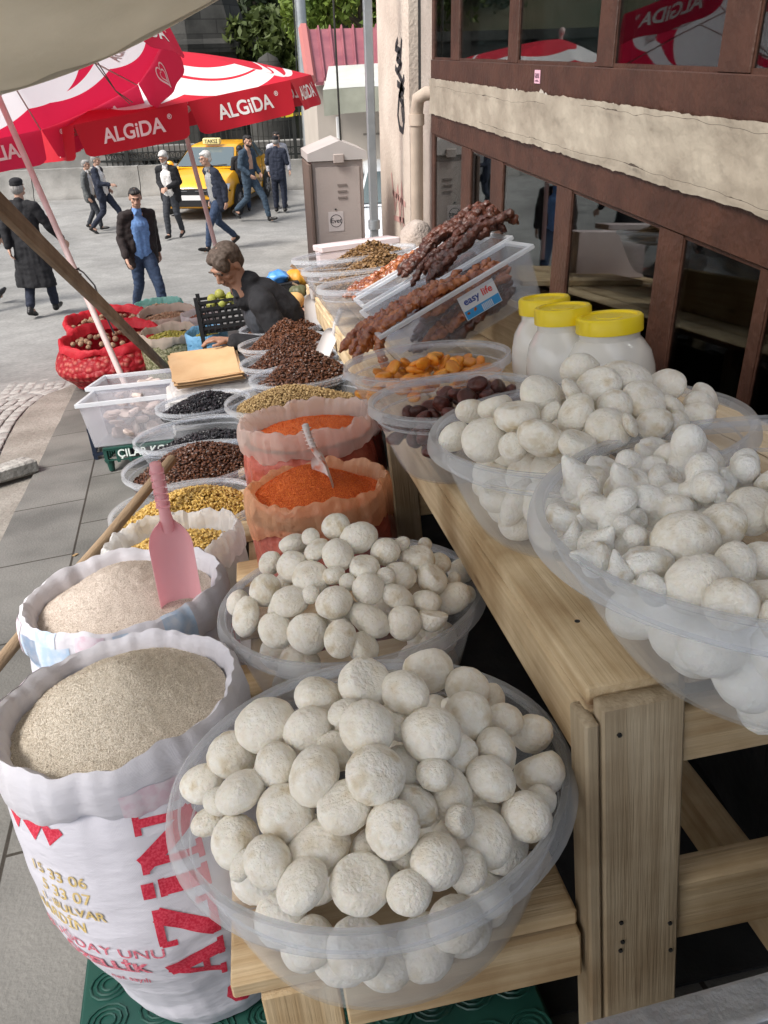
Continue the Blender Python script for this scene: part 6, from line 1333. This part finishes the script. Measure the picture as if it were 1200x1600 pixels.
# ------------------------------------------------------------------ scoops
def scoop(label, tip, top, facing, wd, m, hl=.5, name='scoop'):
    """tip and handle end in the stall frame; facing = direction the open side looks at"""
    A = Vector(tip); B = Vector(top); up = (B-A).normalized(); Ln = (B-A).length; fc_ = Vector(facing); fc_ = (fc_-up*fc_.dot(up)).normalized(); sd = up.cross(fc_)
    M = GM @ Matrix(((sd.x, fc_.x, up.x, A.x), (sd.y, fc_.y, up.y, A.y), (sd.z, fc_.z, up.z, A.z), (0, 0, 0, 1))); t = thing(name, label, 'scoop', M)
    bl_ = Ln*(1-hl); b = MB(); n, k = 16, 18; th = .0015
    for lay in (0, 1):
        for j in range(k+1):
            s = j/k; w = wd/2*(1.0 if s < .7 else math.sqrt(max(.06, 1-((s-.7)/.3)**2*.86))); 
            for i in range(n+1):
                u = -1+2*i/n; a = u*1.25; b.v.append((w*math.sin(a)/math.sin(1.25), -(wd*.42)*(math.cos(a)-.3)+lay*th-.0, s*bl_))
    S_n = (k+1)*(n+1)
    for lay in (0, 1):
        for j in range(k):
            for i in range(n): q = lay*S_n+j*(n+1)+i; b.f.append((q, q+1, q+n+2, q+n+1))
    b.build('blade', m, t); h = MB(); hw = wd*.15; zs = [bl_*.90, bl_, bl_+(Ln-bl_)*.25, bl_+(Ln-bl_)*.6, Ln]
    for i, z in enumerate(zs[:-1]):
        pass
    h.tube([(0, -wd*.24, bl_*.86), (0, -wd*.18, bl_*1.0), (0, -wd*.06, bl_+(Ln-bl_)*.2), (0, .0, bl_+(Ln-bl_)*.5), (0, .0, Ln*.99), (0, .0, Ln)], [hw*.9, hw*1.0, hw*.85, hw*.8, hw*.9, hw*.4], 10)
    h.v = [(x, y*1.0, z) for x, y, z in h.v]
    for i in range(6): z = bl_+(Ln-bl_)*(.3+.11*i); h.box(-hw*1.05, hw*1.05, -hw*.9, hw*.9, z, z+.0015)
    h.build('handle', m, t); return t
pk = mat('pink_plastic', (.96, .60, .64), .28, (.97, .64, .68), 6, transl=.45, spec=.5)
a_ = hit(283, 938, .585); dv = GR @ ray(283, 800); dpt = np.linalg.norm(a_-CG)
def on(px, py, yv):                               # stall-frame point on a vertical plane y = yv
    d = GR @ ray(px, py); return CG+d*((yv-CG[1])/d[1])
scoop('translucent pink plastic scoop standing in the second bulgur sack', a_-np.array([0, 0, .012]), on(242, 722, a_[1]-.05), (.1, -1, .3), .084, pk, .40)
wp = mat('white_plastic', (.72, .70, .70), .35, (.76, .74, .74), 6, transl=.3)
a_ = hit(512, 766, .60); scoop('white scoop dusted with pepper, stuck in the red flakes', a_-np.array([0, 0, .02]), on(476, 662, a_[1]+.02), (-.9, -.5, .3), .066, mat('white_plastic_dusty', (.72, .66, .64), .45, (.68, .18, .08), 26, thr=(.52, .66)), .45)
a_ = on(500, 552, rims[2][1]-.17); scoop('white scoop leaning in the raisins beside the amber walnut strings', a_-np.array([0, 0, .02]), on(534, 482, rims[2][1]-.20), (-.8, -.6, .2), .09, wp, .42)
a_ = on(489, 505, rims[0][1]-.14); scoop('white scoop standing upright in the raisins by the pumpkins', a_-np.array([0, 0, .03]), on(484, 420, rims[0][1]-.14), (-.5, -1, .1), .10, wp, .42)
# ------------------------------------------------------------------ sticks and battens
rodm = mat('worn_stick', (.20, .135, .08), .7, (.30, .215, .135), 5, stretch=(8, 8, 1), bump=.3, bscale=30)
def rod(label, A, B, r, m, name='stick', square=False, cat=None):
    A, B = Vector(A), Vector(B); d = B-A; L_ = d.length; q = d.to_track_quat('Z', 'X').to_matrix().to_4x4(); mb = MB()
    if square: mb.box(-r, r, -r*.45, r*.45, 0, L_, bev=.002)
    else: mb.tube([(0, 0, 0), (0, 0, .006), (.003, 0, L_*.3), (-.002, .002, L_*.6), (0, 0, L_-.006), (0, 0, L_)], [r*.8, r*1.02, r, r*.97, r, r*.85], 16)
    return tag(mb.build(name, m, None, Matrix.Translation(A) @ q), label, cat or name)
rod('round wooden broom handle leaning over the left row of raisin basins', gw(on(-40, 1082, 1.70)), gw(on(270, 716, 2.42)), .0165, rodm)
rod('long flat wooden batten slanting down in front of the red nut sacks', atY(-60, 262, 2.5), gw(hit(262, 578, .12)), .032, woodm('batten', 2, (.22, .155, .10), (.30, .22, .15)), 'batten', True)
# second parasol pole is the parasol's own; a thin cord tied round it
# ------------------------------------------------------------------ clear boxes of white chunks, paper sheets
bxm = clear('box_plastic', (.80, .80, .83), .24, .3, (.95, .95, .96), bump=.2, bscale=12)
chunk = mat('halva_chunk', (.42, .34, .31), .8, (.55, .47, .43), 9, bump=.4, bscale=40)
def tub(label, x, y, z, sx, sy, h, rz):
    M = GL(x, y, z, rz); t = thing('storage_box', label, 'box', M, 'clear boxes of pale chunks'); f_ = .025; w = .003; mb = MB(); v = []
    for (a, b, zz_) in ((sx/2-f_, sy/2-f_, 0), (sx/2, sy/2, h), (sx/2-w, sy/2-w, h), (sx/2-f_-w, sy/2-f_-w, w)): v += [(-a, -b, zz_), (a, -b, zz_), (a, b, zz_), (-a, b, zz_)]
    f = [(3, 2, 1, 0), (12, 13, 14, 15)]+[(b+i, b+(i+1) % 4, b+4+(i+1) % 4, b+4+i) for b in (0, 4, 8) for i in range(4)]; mb.add(v, f); mb.build('body', bxm, t, smooth=False)
    mb = MB(); e_ = .014
    for (a, b, c, d) in ((-sx/2-e_, sx/2+e_, -sy/2-e_, -sy/2+.001), (-sx/2-e_, sx/2+e_, sy/2-.001, sy/2+e_), (-sx/2-e_, -sx/2+.001, -sy/2+.001, sy/2-.001), (sx/2-.001, sx/2+e_, -sy/2+.001, sy/2-.001)): mb.box(a, b, c, d, h-.02, h+.003, bev=.002)
    mb.build('rim', trr, t); return M
def chunkmesh(k):
    v, f = ico(2); o = [(x*.045*(1+.3*nz(x+k, y, z)), y*.032*(1+.3*nz(x, y+k, z)), max(-.012, min(.012, z*.02*(1+.5*nz(x*2, y*2, z*2+k))))) for x, y, z in v]; me = bpy.data.meshes.new('chunk'); me.from_pydata(o, [], f); me.materials.append(chunk); return me
CK = [chunkmesh(k*3.1) for k in range(4)]
def boxat(pa, pb2, z):
    a, b = hit(*pa, z), hit(*pb2, z); return a, b, float(np.linalg.norm(b-a)), math.atan2(b[1]-a[1], b[0]-a[0])
for k, (pa, pb2, z, lb, lc) in enumerate((((121, 632), (262, 616), .40, 'front clear plastic box of pale chunks above the green crate', 'pale chunk of sweet in the front clear box'), ((137, 606), (272, 592), .42, 'rear clear plastic box of pale chunks beside the paper sheets', 'pale chunk of sweet in the rear clear box'))):
    a, b, w_, an = boxat(pa, pb2, z); sy = .30; h = .25 if k == 0 else .2; nx, ny = -math.sin(an), math.cos(an); cx, cy = (a[0]+b[0])/2+nx*sy/2, (a[1]+b[1])/2+ny*sy/2; tub(lb, cx, cy, z-h, w_, sy, h, an)
    if k == 0: c1_ = (cx, cy, an, w_, z-h)
    scatter(CK, chunk, 'sweet_chunk', lc, 'sweet', lc.replace('pale chunk of sweet', 'pale chunks'), cx, cy, z-h+.01, .135, .0, 10, .05, 60+k, tilt=.5, vol=.06)
    scatter(CK, chunk, 'sweet_chunk', lc, 'sweet', lc.replace('pale chunk of sweet', 'pale chunks'), cx, cy, z-h+.11, .14, .0, 14, .05, 62+k, tilt=.35, vol=.08 if k == 0 else .04)
crate('green plastic crate with pale lettering under the front clear box', GL(c1_[0]+.06, c1_[1]+.02, .055, c1_[2]), w_*.95, .30, .085, cr_g, 'ÇILAR KOM', legs=.05)
q = hit(148, 640, .25); crate('dark blue plastic crate behind the left clear box', GL(c1_[0]-.08, c1_[1]+.40, .0, rad(6)), .5, .36, .20, mat('crate_navy', (.012, .02, .04), .45), arcs=False)
q = hit(322, 580, .50); paper = mat('kraft_paper', (.52, .32, .16), .8, (.60, .40, .22), 5, bump=.2, bscale=14)
for k in range(9):
    mb = MB(); n = 8; s_x, s_y = .17, .22; r5 = random.Random(k)
    for lay in (0, 1):
        for i in range(n+1):
            for j in range(n+1): u, v = -1+2*i/n, -1+2*j/n; mb.v.append((u*s_x, v*s_y, .004*nz(u*1.5, v*1.5, k*.2)+lay*.003+.012*max(0, u*v-.5)*.6))
    N1 = (n+1)**2
    for lay in (0, 1):
        for i in range(n):
            for j in range(n): a = lay*N1+i*(n+1)+j; mb.f.append((a, a+n+1, a+n+2, a+1))
    for i in range(n):
        for (a, b) in (((i)*(n+1), (i+1)*(n+1)), (i*(n+1)+n, (i+1)*(n+1)+n), (i, i+1), (n*(n+1)+i, n*(n+1)+i+1)): mb.f.append((a, b, b+N1, a+N1))
    tag(mb.build('paper_sheet', paper, M=GL(q[0]+r5.uniform(-.01, .01), q[1]+r5.uniform(-.01, .01)+.03, .50+.0045*k, rad(7)+r5.uniform(-.07, .07)) @ Matrix.Rotation(rad(9), 4, 'X')), 'brown kraft paper sheet in the stack' if k < 8 else 'topmost brown kraft paper sheet of the stack', 'paper sheet', 'brown kraft paper sheets')
pc = (float(q[0]), float(q[1]))
pl_ = MB(); n = 40
for i in range(n+1):
    for j in range(n+1):
        u, v = -1+2*i/n, -1+2*j/n; d = max(abs(u), abs(v)); z = .462-.10*sm(.75, 1.0, d)-.0+.010*nz(u*6, v*6)+.006*nz(u*17, v*17); pl_.v.append((u*.27, v*.22, z))
for i in range(n):
    for j in range(n): a = i*(n+1)+j; pl_.f.append((a, a+n+1, a+n+2, a+1))
tag(pl_.build('plastic_film', clear('film', (.82, .80, .80), .42, .2, (.97, .96, .96), bump=.5, bscale=30), M=GL(pc[0]+.03, pc[1], -.012, rad(6))), 'crumpled clear plastic film under the brown paper sheets', 'plastic film')
mb = MB(); mb.box(-.25, .25, -.2, .2, .0, .42, bev=.01); tag(mb.build('carton', mat('white_carton', (.5, .48, .46), .8, (.42, .4, .38), 5), M=GL(pc[0]+.03, pc[1], 0, rad(6))), 'pale carton covered in plastic film and holding up the paper sheets', 'carton')
# supports under the basin rows
for k, (x, y, sx, sy, h, lb) in enumerate(((xb, yb, .34, .34, .285, 'black crate under the jet black raisin basin'), (-.26, 3.15, .36, .30, .28, 'black crate under the second left basin'), (-.25, 2.72, .38, .30, .27, 'black crate under the dark raisin basin'), (-.25, 2.30, .38, .3, .26, 'black crate under the golden raisin basin'))):
    crate(lb, GL(x, y, 0), sx, sy, h-.012, mat('crate_black', (.012, .012, .013), .5))
for k, (x, y, r) in enumerate(rims): crate(['black crate under the raisin basin nearest the trader', 'black crate under the second raisin basin', 'black crate under the raisin basin with the scoop', 'black crate under the raisin basin behind the seeds'][k], GL(x, y, 0), .34, .30, .438, MATS['crate_black'])
x, y, r = pb(467, 617, 105, .585); crate('black crate under the tan seed basin', GL(x, y, 0), .36, .34, .42, MATS['crate_black'])
# ------------------------------------------------------------------ bags round the trader
ntm = mat('walnut_shell', (.36, .24, .14), .75, (.50, .36, .23), 60, bump=.7, bscale=90)
def nutmesh(k, rr=.02, el=1.15):
    v, f = ICO2; o = [(x*rr*el*(1+.06*nz(x*3+k, y*3, z*3)), y*rr*(1+.06*nz(x*3, y*3+k, z*3)), z*rr) for x, y, z in v]; me = bpy.data.meshes.new('nut'); me.from_pydata(o, [], f); me.polygons.foreach_set('use_smooth', [True]*len(f)); return me
rednet = mat('red_mesh_net', (.48, .012, .025), .5, (.62, .03, .05), 14, transl=.15, bump=.5, bscale=40)
N = rednet.node_tree.nodes; L = rednet.node_tree.links; tc = N.new('ShaderNodeTexCoord'); v = N.new('ShaderNodeTexVoronoi'); v.inputs['Scale'].default_value = 22; v.inputs['Randomness'].default_value = .7; L.new(tc.outputs['Object'], v.inputs[0])
b = N.new('ShaderNodeBump'); b.invert = True; b.inputs['Strength'].default_value = 1; b.inputs['Distance'].default_value = .02; L.new(v.outputs['Distance'], b.inputs['Height']); L.new(b.outputs[0], N['Principled BSDF'].inputs['Normal'])
cr = N.new('ShaderNodeValToRGB'); cr.color_ramp.elements[0].position = .15; cr.color_ramp.elements[0].color = (.50, .13, .10, 1); cr.color_ramp.elements[1].position = .5; cr.color_ramp.elements[1].color = (.34, .006, .014, 1); L.new(v.outputs['Distance'], cr.inputs[0]); L.new(cr.outputs[0], N['Principled BSDF'].inputs['Base Color'])
redc = mat('red_cloth', (.55, .012, .025), .55, (.66, .03, .05), 14, transl=.2, bump=.4, bscale=30)
def bag(label, px, py, w, z, m, rollm, seed, content, clab, cm, csize, cn, zb=.02, ex=.9, fold=.035, peak=.05, group=None, roll=.03, indiv=False, cname='nuts', sink=.05, bulge=1.05, botk=.95, tiltrim=.16):
    x, y, r = pb(px, py, w, z); t, S, ro = sack('sack', label, x, y, z, r*.95, zb, m, ex=ex, seed=seed, fold=fold, cat='sack', rollm=rollm, roll=roll, nfold=7, bulge=bulge, botk=botk, tiltrim=tiltrim, group=group, nseg=120)
    M = GL(x, y, z-sink)
    if indiv: scatter([nutmesh(k, csize) for k in range(3)], cm, cname, clab, cname.replace('_', ' '), cname+'s '+clab.split(' in ')[-1], x, y, z-sink, r*.78, peak, cn, csize*1.0, seed, vol=.02, off=(0, .1))
    else: pile(cname, clab, x, y, z-sink+.012, r*.84, peak, cn, csize, cm, seed, flatk=.8, ex=ex, jit=.01, M=M)
    return x, y, r, S, t
ex_ = bag('red net sack of walnuts in front, beside the slanting batten', 172, 524, 60, .385, rednet, redc, 51, None, 'walnut in the front red net sack', ntm, .021, 34, zb=.0, indiv=True, cname='walnut', fold=.03, bulge=1.2, botk=.8)
bag('red net sack of walnuts behind the front red one', 165, 496, 46, .42, rednet, redc, 55, None, 'walnut in the rear red net sack', ntm, .021, 30, zb=.0, indiv=True, cname='walnut', fold=.03)
beg = wovenm('beige_bag', (.52, .45, .36), None, .2); ol = mat('olive_sack_net', (.36, .35, .22), .6, (.10, .11, .04), 60, bump=.8, bscale=60, thr=(.4, .6))
bag('beige woven sack of green olives between the red sack and the blue bag', 262, 519, 36, .385, ol, beg, 61, None, 'green olives in the beige sack', kmat('olive_green', (.22, .22, .03), (.45, .42, .09), .35, 60), .0095, 900, cname='olives')
bag('open beige bag of nuts behind the olive sack', 260, 489, 35, .42, mat('bag_greyish', (.30, .26, .23), .6, (.4, .35, .3), 9, bump=.6), beg, 65, None, 'shelled nuts in the beige bag', ntm, .010, 700, cname='shelled_nuts')
bag('thin teal plastic bag behind the beige nut bag', 247, 476, 28, .44, clear('teal_film', (.25, .55, .50), .7, .3, (.8, 1, .95), bump=.5, bscale=30), None, 69, None, 'pale nuts in the teal bag', ntm, .010, 300, cname='pale_nuts', fold=.04)
bag('clear plastic bag of hazelnuts behind the trader\'s hand', 312, 492, 23, .42, clb, None, 73, None, 'brown hazelnuts in the clear bag', kmat('hazel', (.16, .05, .02), (.32, .12, .05), .4, 60), .010, 500, cname='hazelnuts', fold=.035)
x, y, r, S6, t6 = bag('sky blue plastic bag with black lettering below the trader\'s hand', 322, 520, 27, .385, mat('blue_bag', (.14, .38, .62), .5, (.2, .46, .7), 8, bump=.5, transl=.15), None, 77, None, 'yellow green olives in the blue bag', MATS['olive_green'], .0095, 400, cname='olives', fold=.035)
decal([text2d('GOO', .09, .03, .02)], onsack(S6, r, .4, AF+.55, .30), 'lettering', ink, t6)
# crate of green apples, pumpkins
q = atY(350, 468, 6.1); qg = toG(q); M = GL(qg[0], qg[1], 0)
c_ = thing('fruit_crate', 'black plastic crate of green quinces behind the trader', 'crate', M); mb = MB(); hh = float(qg[2])+.02
for s in (1, -1):
    for k in range(5): mb.box(-.19, .19, s*.13-.006, s*.13+.006, hh-.20+k*.045, hh-.18+k*.045); mb.box(s*.19-.006, s*.19+.006, -.124, .124, hh-.22+k*.045, hh-.2+k*.045)
    for k in range(9): mb.box(-.185+k*.046-.006, -.185+k*.046+.006, s*.13-.005, s*.13+.005, hh-.22, hh-.03); 
mb.box(-.18, .18, -.12, .12, hh-.23, hh-.21); mb.build('lattice', MATS['crate_black'], c_)
for a in (1, -1):
    for b in (1, -1): mb = MB(); mb.box(a*.19-.014, a*.19+.014, b*.13-.014, b*.13+.014, 0, hh+.03); mb.build('corner_post', MATS['crate_black'], c_)
gq = mat('quince_green', (.30, .33, .06), .5, (.42, .42, .11), 12)
scatter([nutmesh(k, .036, 1.05) for k in range(3)], gq, 'green_quince', 'yellow green quince in the black crate behind the trader', 'fruit', 'quinces in the black crate', float(qg[0]), float(qg[1]), hh-.05, .12, .07, 16, .058, 81, tilt=.5, vol=.03)
def pumpkin(label, px, py, Y, wpx, m, sq=.8, ribs=10, stem=True):
    q = toG(atY(px, py, Y)); r = wpx*Y/F*1.03; t = thing('pumpkin', label, 'pumpkin', GL(q[0], q[1], q[2]-r*sq)); mb = MB()
    n, k = 60, 24
    for j in range(k+1):
        ph = math.pi*j/k
        for i in range(n): a = 6.2832*i/n; rr = r*math.sin(ph)*(1-.07*abs(math.cos(a*ribs/2))**3); mb.v.append((rr*math.cos(a), rr*math.sin(a), r*sq+r*sq*math.cos(ph)-r*.12*math.exp(-(ph/.35)**2)))
    for j in range(k):
        for i in range(n): mb.f.append((j*n+i, (j+1)*n+i, (j+1)*n+(i+1) % n, j*n+(i+1) % n))
    mb.build('flesh', m, t)
    if stem: mb = MB(); mb.tube([(0, 0, r*sq*1.75), (-.01, 0, r*sq*2.0), (-.03, 0, r*sq*2.25)], [r*.16, r*.10, r*.12], 8); mb.build('stem', mat('stem_brown', (.28, .2, .13), .9), t)
om2 = mat('pumpkin_orange', (.62, .26, .02), .5, (.70, .36, .05), 5); 
pumpkin('big orange ribbed pumpkin with a stem behind the white scoop', 465, 436, 5.7, 21, om2); pumpkin('small dark green pumpkin in front of the big orange one', 466, 455, 5.4, 14.5, mat('pumpkin_green', (.07, .08, .035), .5, (.13, .13, .07), 9), .7); pumpkin('smooth pale orange squash left of the white scoop', 459, 470, 5.0, 18, mat('squash_pale', (.66, .38, .13), .5, (.72, .46, .2), 4), .75, 2, False); pumpkin('small pale orange squash half hidden right of the white scoop', 499, 470, 5.3, 12, MATS['squash_pale'], .8, 2, False)
on_ = mat('onion_skin', (.42, .22, .16), .45, (.52, .33, .25), 12)
for k, (px, py) in enumerate(((455, 497), (468, 502), (474, 490), (446, 492), (484, 497), (462, 488))):
    q = toG(atY(px, py, 4.95)); me = nutmesh(k, .036, 1.1); me.materials.append(on_); o = bpy.data.objects.new('onion', me); C.objects.link(o); o.matrix_world = GL(q[0], q[1], q[2], k); tag(o, 'pinkish onion under the pale squash', 'onion', 'onions under the pale squash')
q = toG(atY(464, 515, 4.95)); mb = MB(); mb.box(-.16, .16, -.1, .45, 0, float(q[2])-.0, bev=.01); tag(mb.build('carton', mat('kraft_carton', (.26, .18, .11), .9), M=GL(q[0]+.02, q[1], 0)), 'cardboard box under the onions and squashes', 'carton')
q = toG(atY(466, 462, 5.7)); mb = MB(); mb.box(-.18, .2, -.16, .2, 0, float(q[2])-.05, bev=.01); tag(mb.build('carton', MATS['kraft_carton'], M=GL(q[0], q[1]+.02, 0)), 'cardboard box under the big orange pumpkin', 'carton')
q = toG(atY(436, 446, 5.6)); crate('black crate holding a blue bag beside the pumpkins', GL(q[0], q[1], 0), .26, .24, float(q[2])+.02, MATS['crate_black'])
mb = MB(); mb.ell((0, 0, 0), (.085, .08, .045), 24, 14); mb.v = [(a+.02*nz(a*20, b*20, c*20), b+.02*nz(a*20+3, b*20, c*20), c+.02*nz(a*22, b*22+7, c*22)) for a, b, c in mb.v]; tag(mb.build('carrier_bag', mat('bright_blue_film', (.05, .22, .60), .35, (.12, .36, .75), 20), M=GL(q[0], q[1], float(q[2])+.05)), 'crumpled bright blue bag on the black crate by the pumpkins', 'bag')
# ------------------------------------------------------------------ awning and grey box at the corner
P0, P1 = atY(-180, 176, 2.6), atY(0, 145, 2.6); P2 = atY(165, 88, 2.55); P3 = atY(330, 2, 2.5); P4 = atY(520, -115, 2.45)
awf = mat('cream_canvas', (.56, .54, .475), .9, (.68, .655, .585), 2.4, bump=.5, bscale=7, transl=.45, detail=7, bdist=.03)
ctl = [P0, P1, P2, P3, P4]; mb = MB(); nu, nv = 60, 36
def edge(t):
    t *= 4; i = min(3, int(t)); f_ = t-i; p = ctl[i]*(1-f_)+ctl[i+1]*f_
    a = ctl[max(0, i-1)]; d = ctl[min(4, i+2)]; return 0.5*((2*ctl[i])+(-a+ctl[i+1])*f_+(2*a-5*ctl[i]+4*ctl[i+1]-d)*f_*f_+(-a+3*ctl[i]-3*ctl[i+1]+d)*f_**3)
for lay in (0, 1):
    for i in range(nu+1):
        e0 = edge(i/nu); e1 = np.array([-1.9+2.2*i/nu, -1.2, CAMZ+.95+.25*i/nu])
        for j in range(nv+1):
            s = j/nv; p = e0*(1-s)+e1*s; sag = -.10*math.sin(s*math.pi)+.03*math.sin(i*.5+s*3)*s*(1-s)*2+.012*nz(i*.15, j*.25)
            mb.v.append((p[0], p[1], p[2]+sag+.35*s*(1-s)+lay*.003))
N1 = (nu+1)*(nv+1)
for lay in (0, 1):
    for i in range(nu):
        for j in range(nv): a = lay*N1+i*(nv+1)+j; mb.f.append((a, a+nv+1, a+nv+2, a+1))
for i in range(nu): a, b = i*(nv+1), (i+1)*(nv+1); mb.f.append((a, b, b+N1, a+N1))
at = thing('stall_awning', 'large cream canvas awning hanging over the stall at the upper left', 'awning', Matrix.Translation(Vector(P1))); o = mb.build('canvas', awf, at); o.matrix_local = Matrix.Translation(-Vector(P1))
mb = MB(); mb.tube([tuple(edge(i/40)+np.array([0, .004, .006])) for i in range(41)], .011, 8); o = mb.build('hem', awf, at); o.matrix_local = Matrix.Translation(-Vector(P1))
for k, (a, b, c, d, yy) in enumerate(((143, 92, 207, 160, 2.55), (148, 90, 203, 162, 2.56))):
    mb = MB(); A, B = atY(a, b, yy), atY(c, d, 3.2); mb.tube([tuple(A), tuple((A+B)/2-np.array([0, 0, .02])), tuple(B)], .0016, 5); tag(mb.build('cord', mat('grey_cord', (.12, .11, .1)), None), ['thin grey cord hanging from the awning edge, upper of the pair', 'thin grey cord hanging from the awning edge, lower of the pair'][k], 'cord')
a, b = hit(938, 1616, .72), hit(1215, 1538, .72); d = (b-a)/np.linalg.norm(b-a); nrm2 = np.array([d[1], -d[0], 0])
gb = thing('metal_box', 'grey weathered metal box top cut off at the bottom right corner', 'box', GL(a[0], a[1], .0, math.atan2(d[1], d[0])))
zm = mat('zinc_grey', (.30, .31, .33), .4, (.40, .41, .43), 8, metal=.5, bump=.3, bscale=60)
mb = MB(); mb.box(0, .6, -.5, 0, .0, .705, bev=.008); mb.build('body', zm, gb); mb = MB(); mb.box(-.012, .61, -.51, .012, .707, .725, bev=.006); mb.build('lid', zm, gb)
mb = MB(); mb.box(.02, .59, -.03, -.022, .726, .731, bev=.001); mb.build('lid_ridge', zm, gb)
bpy.data.scenes.remove(TMP)
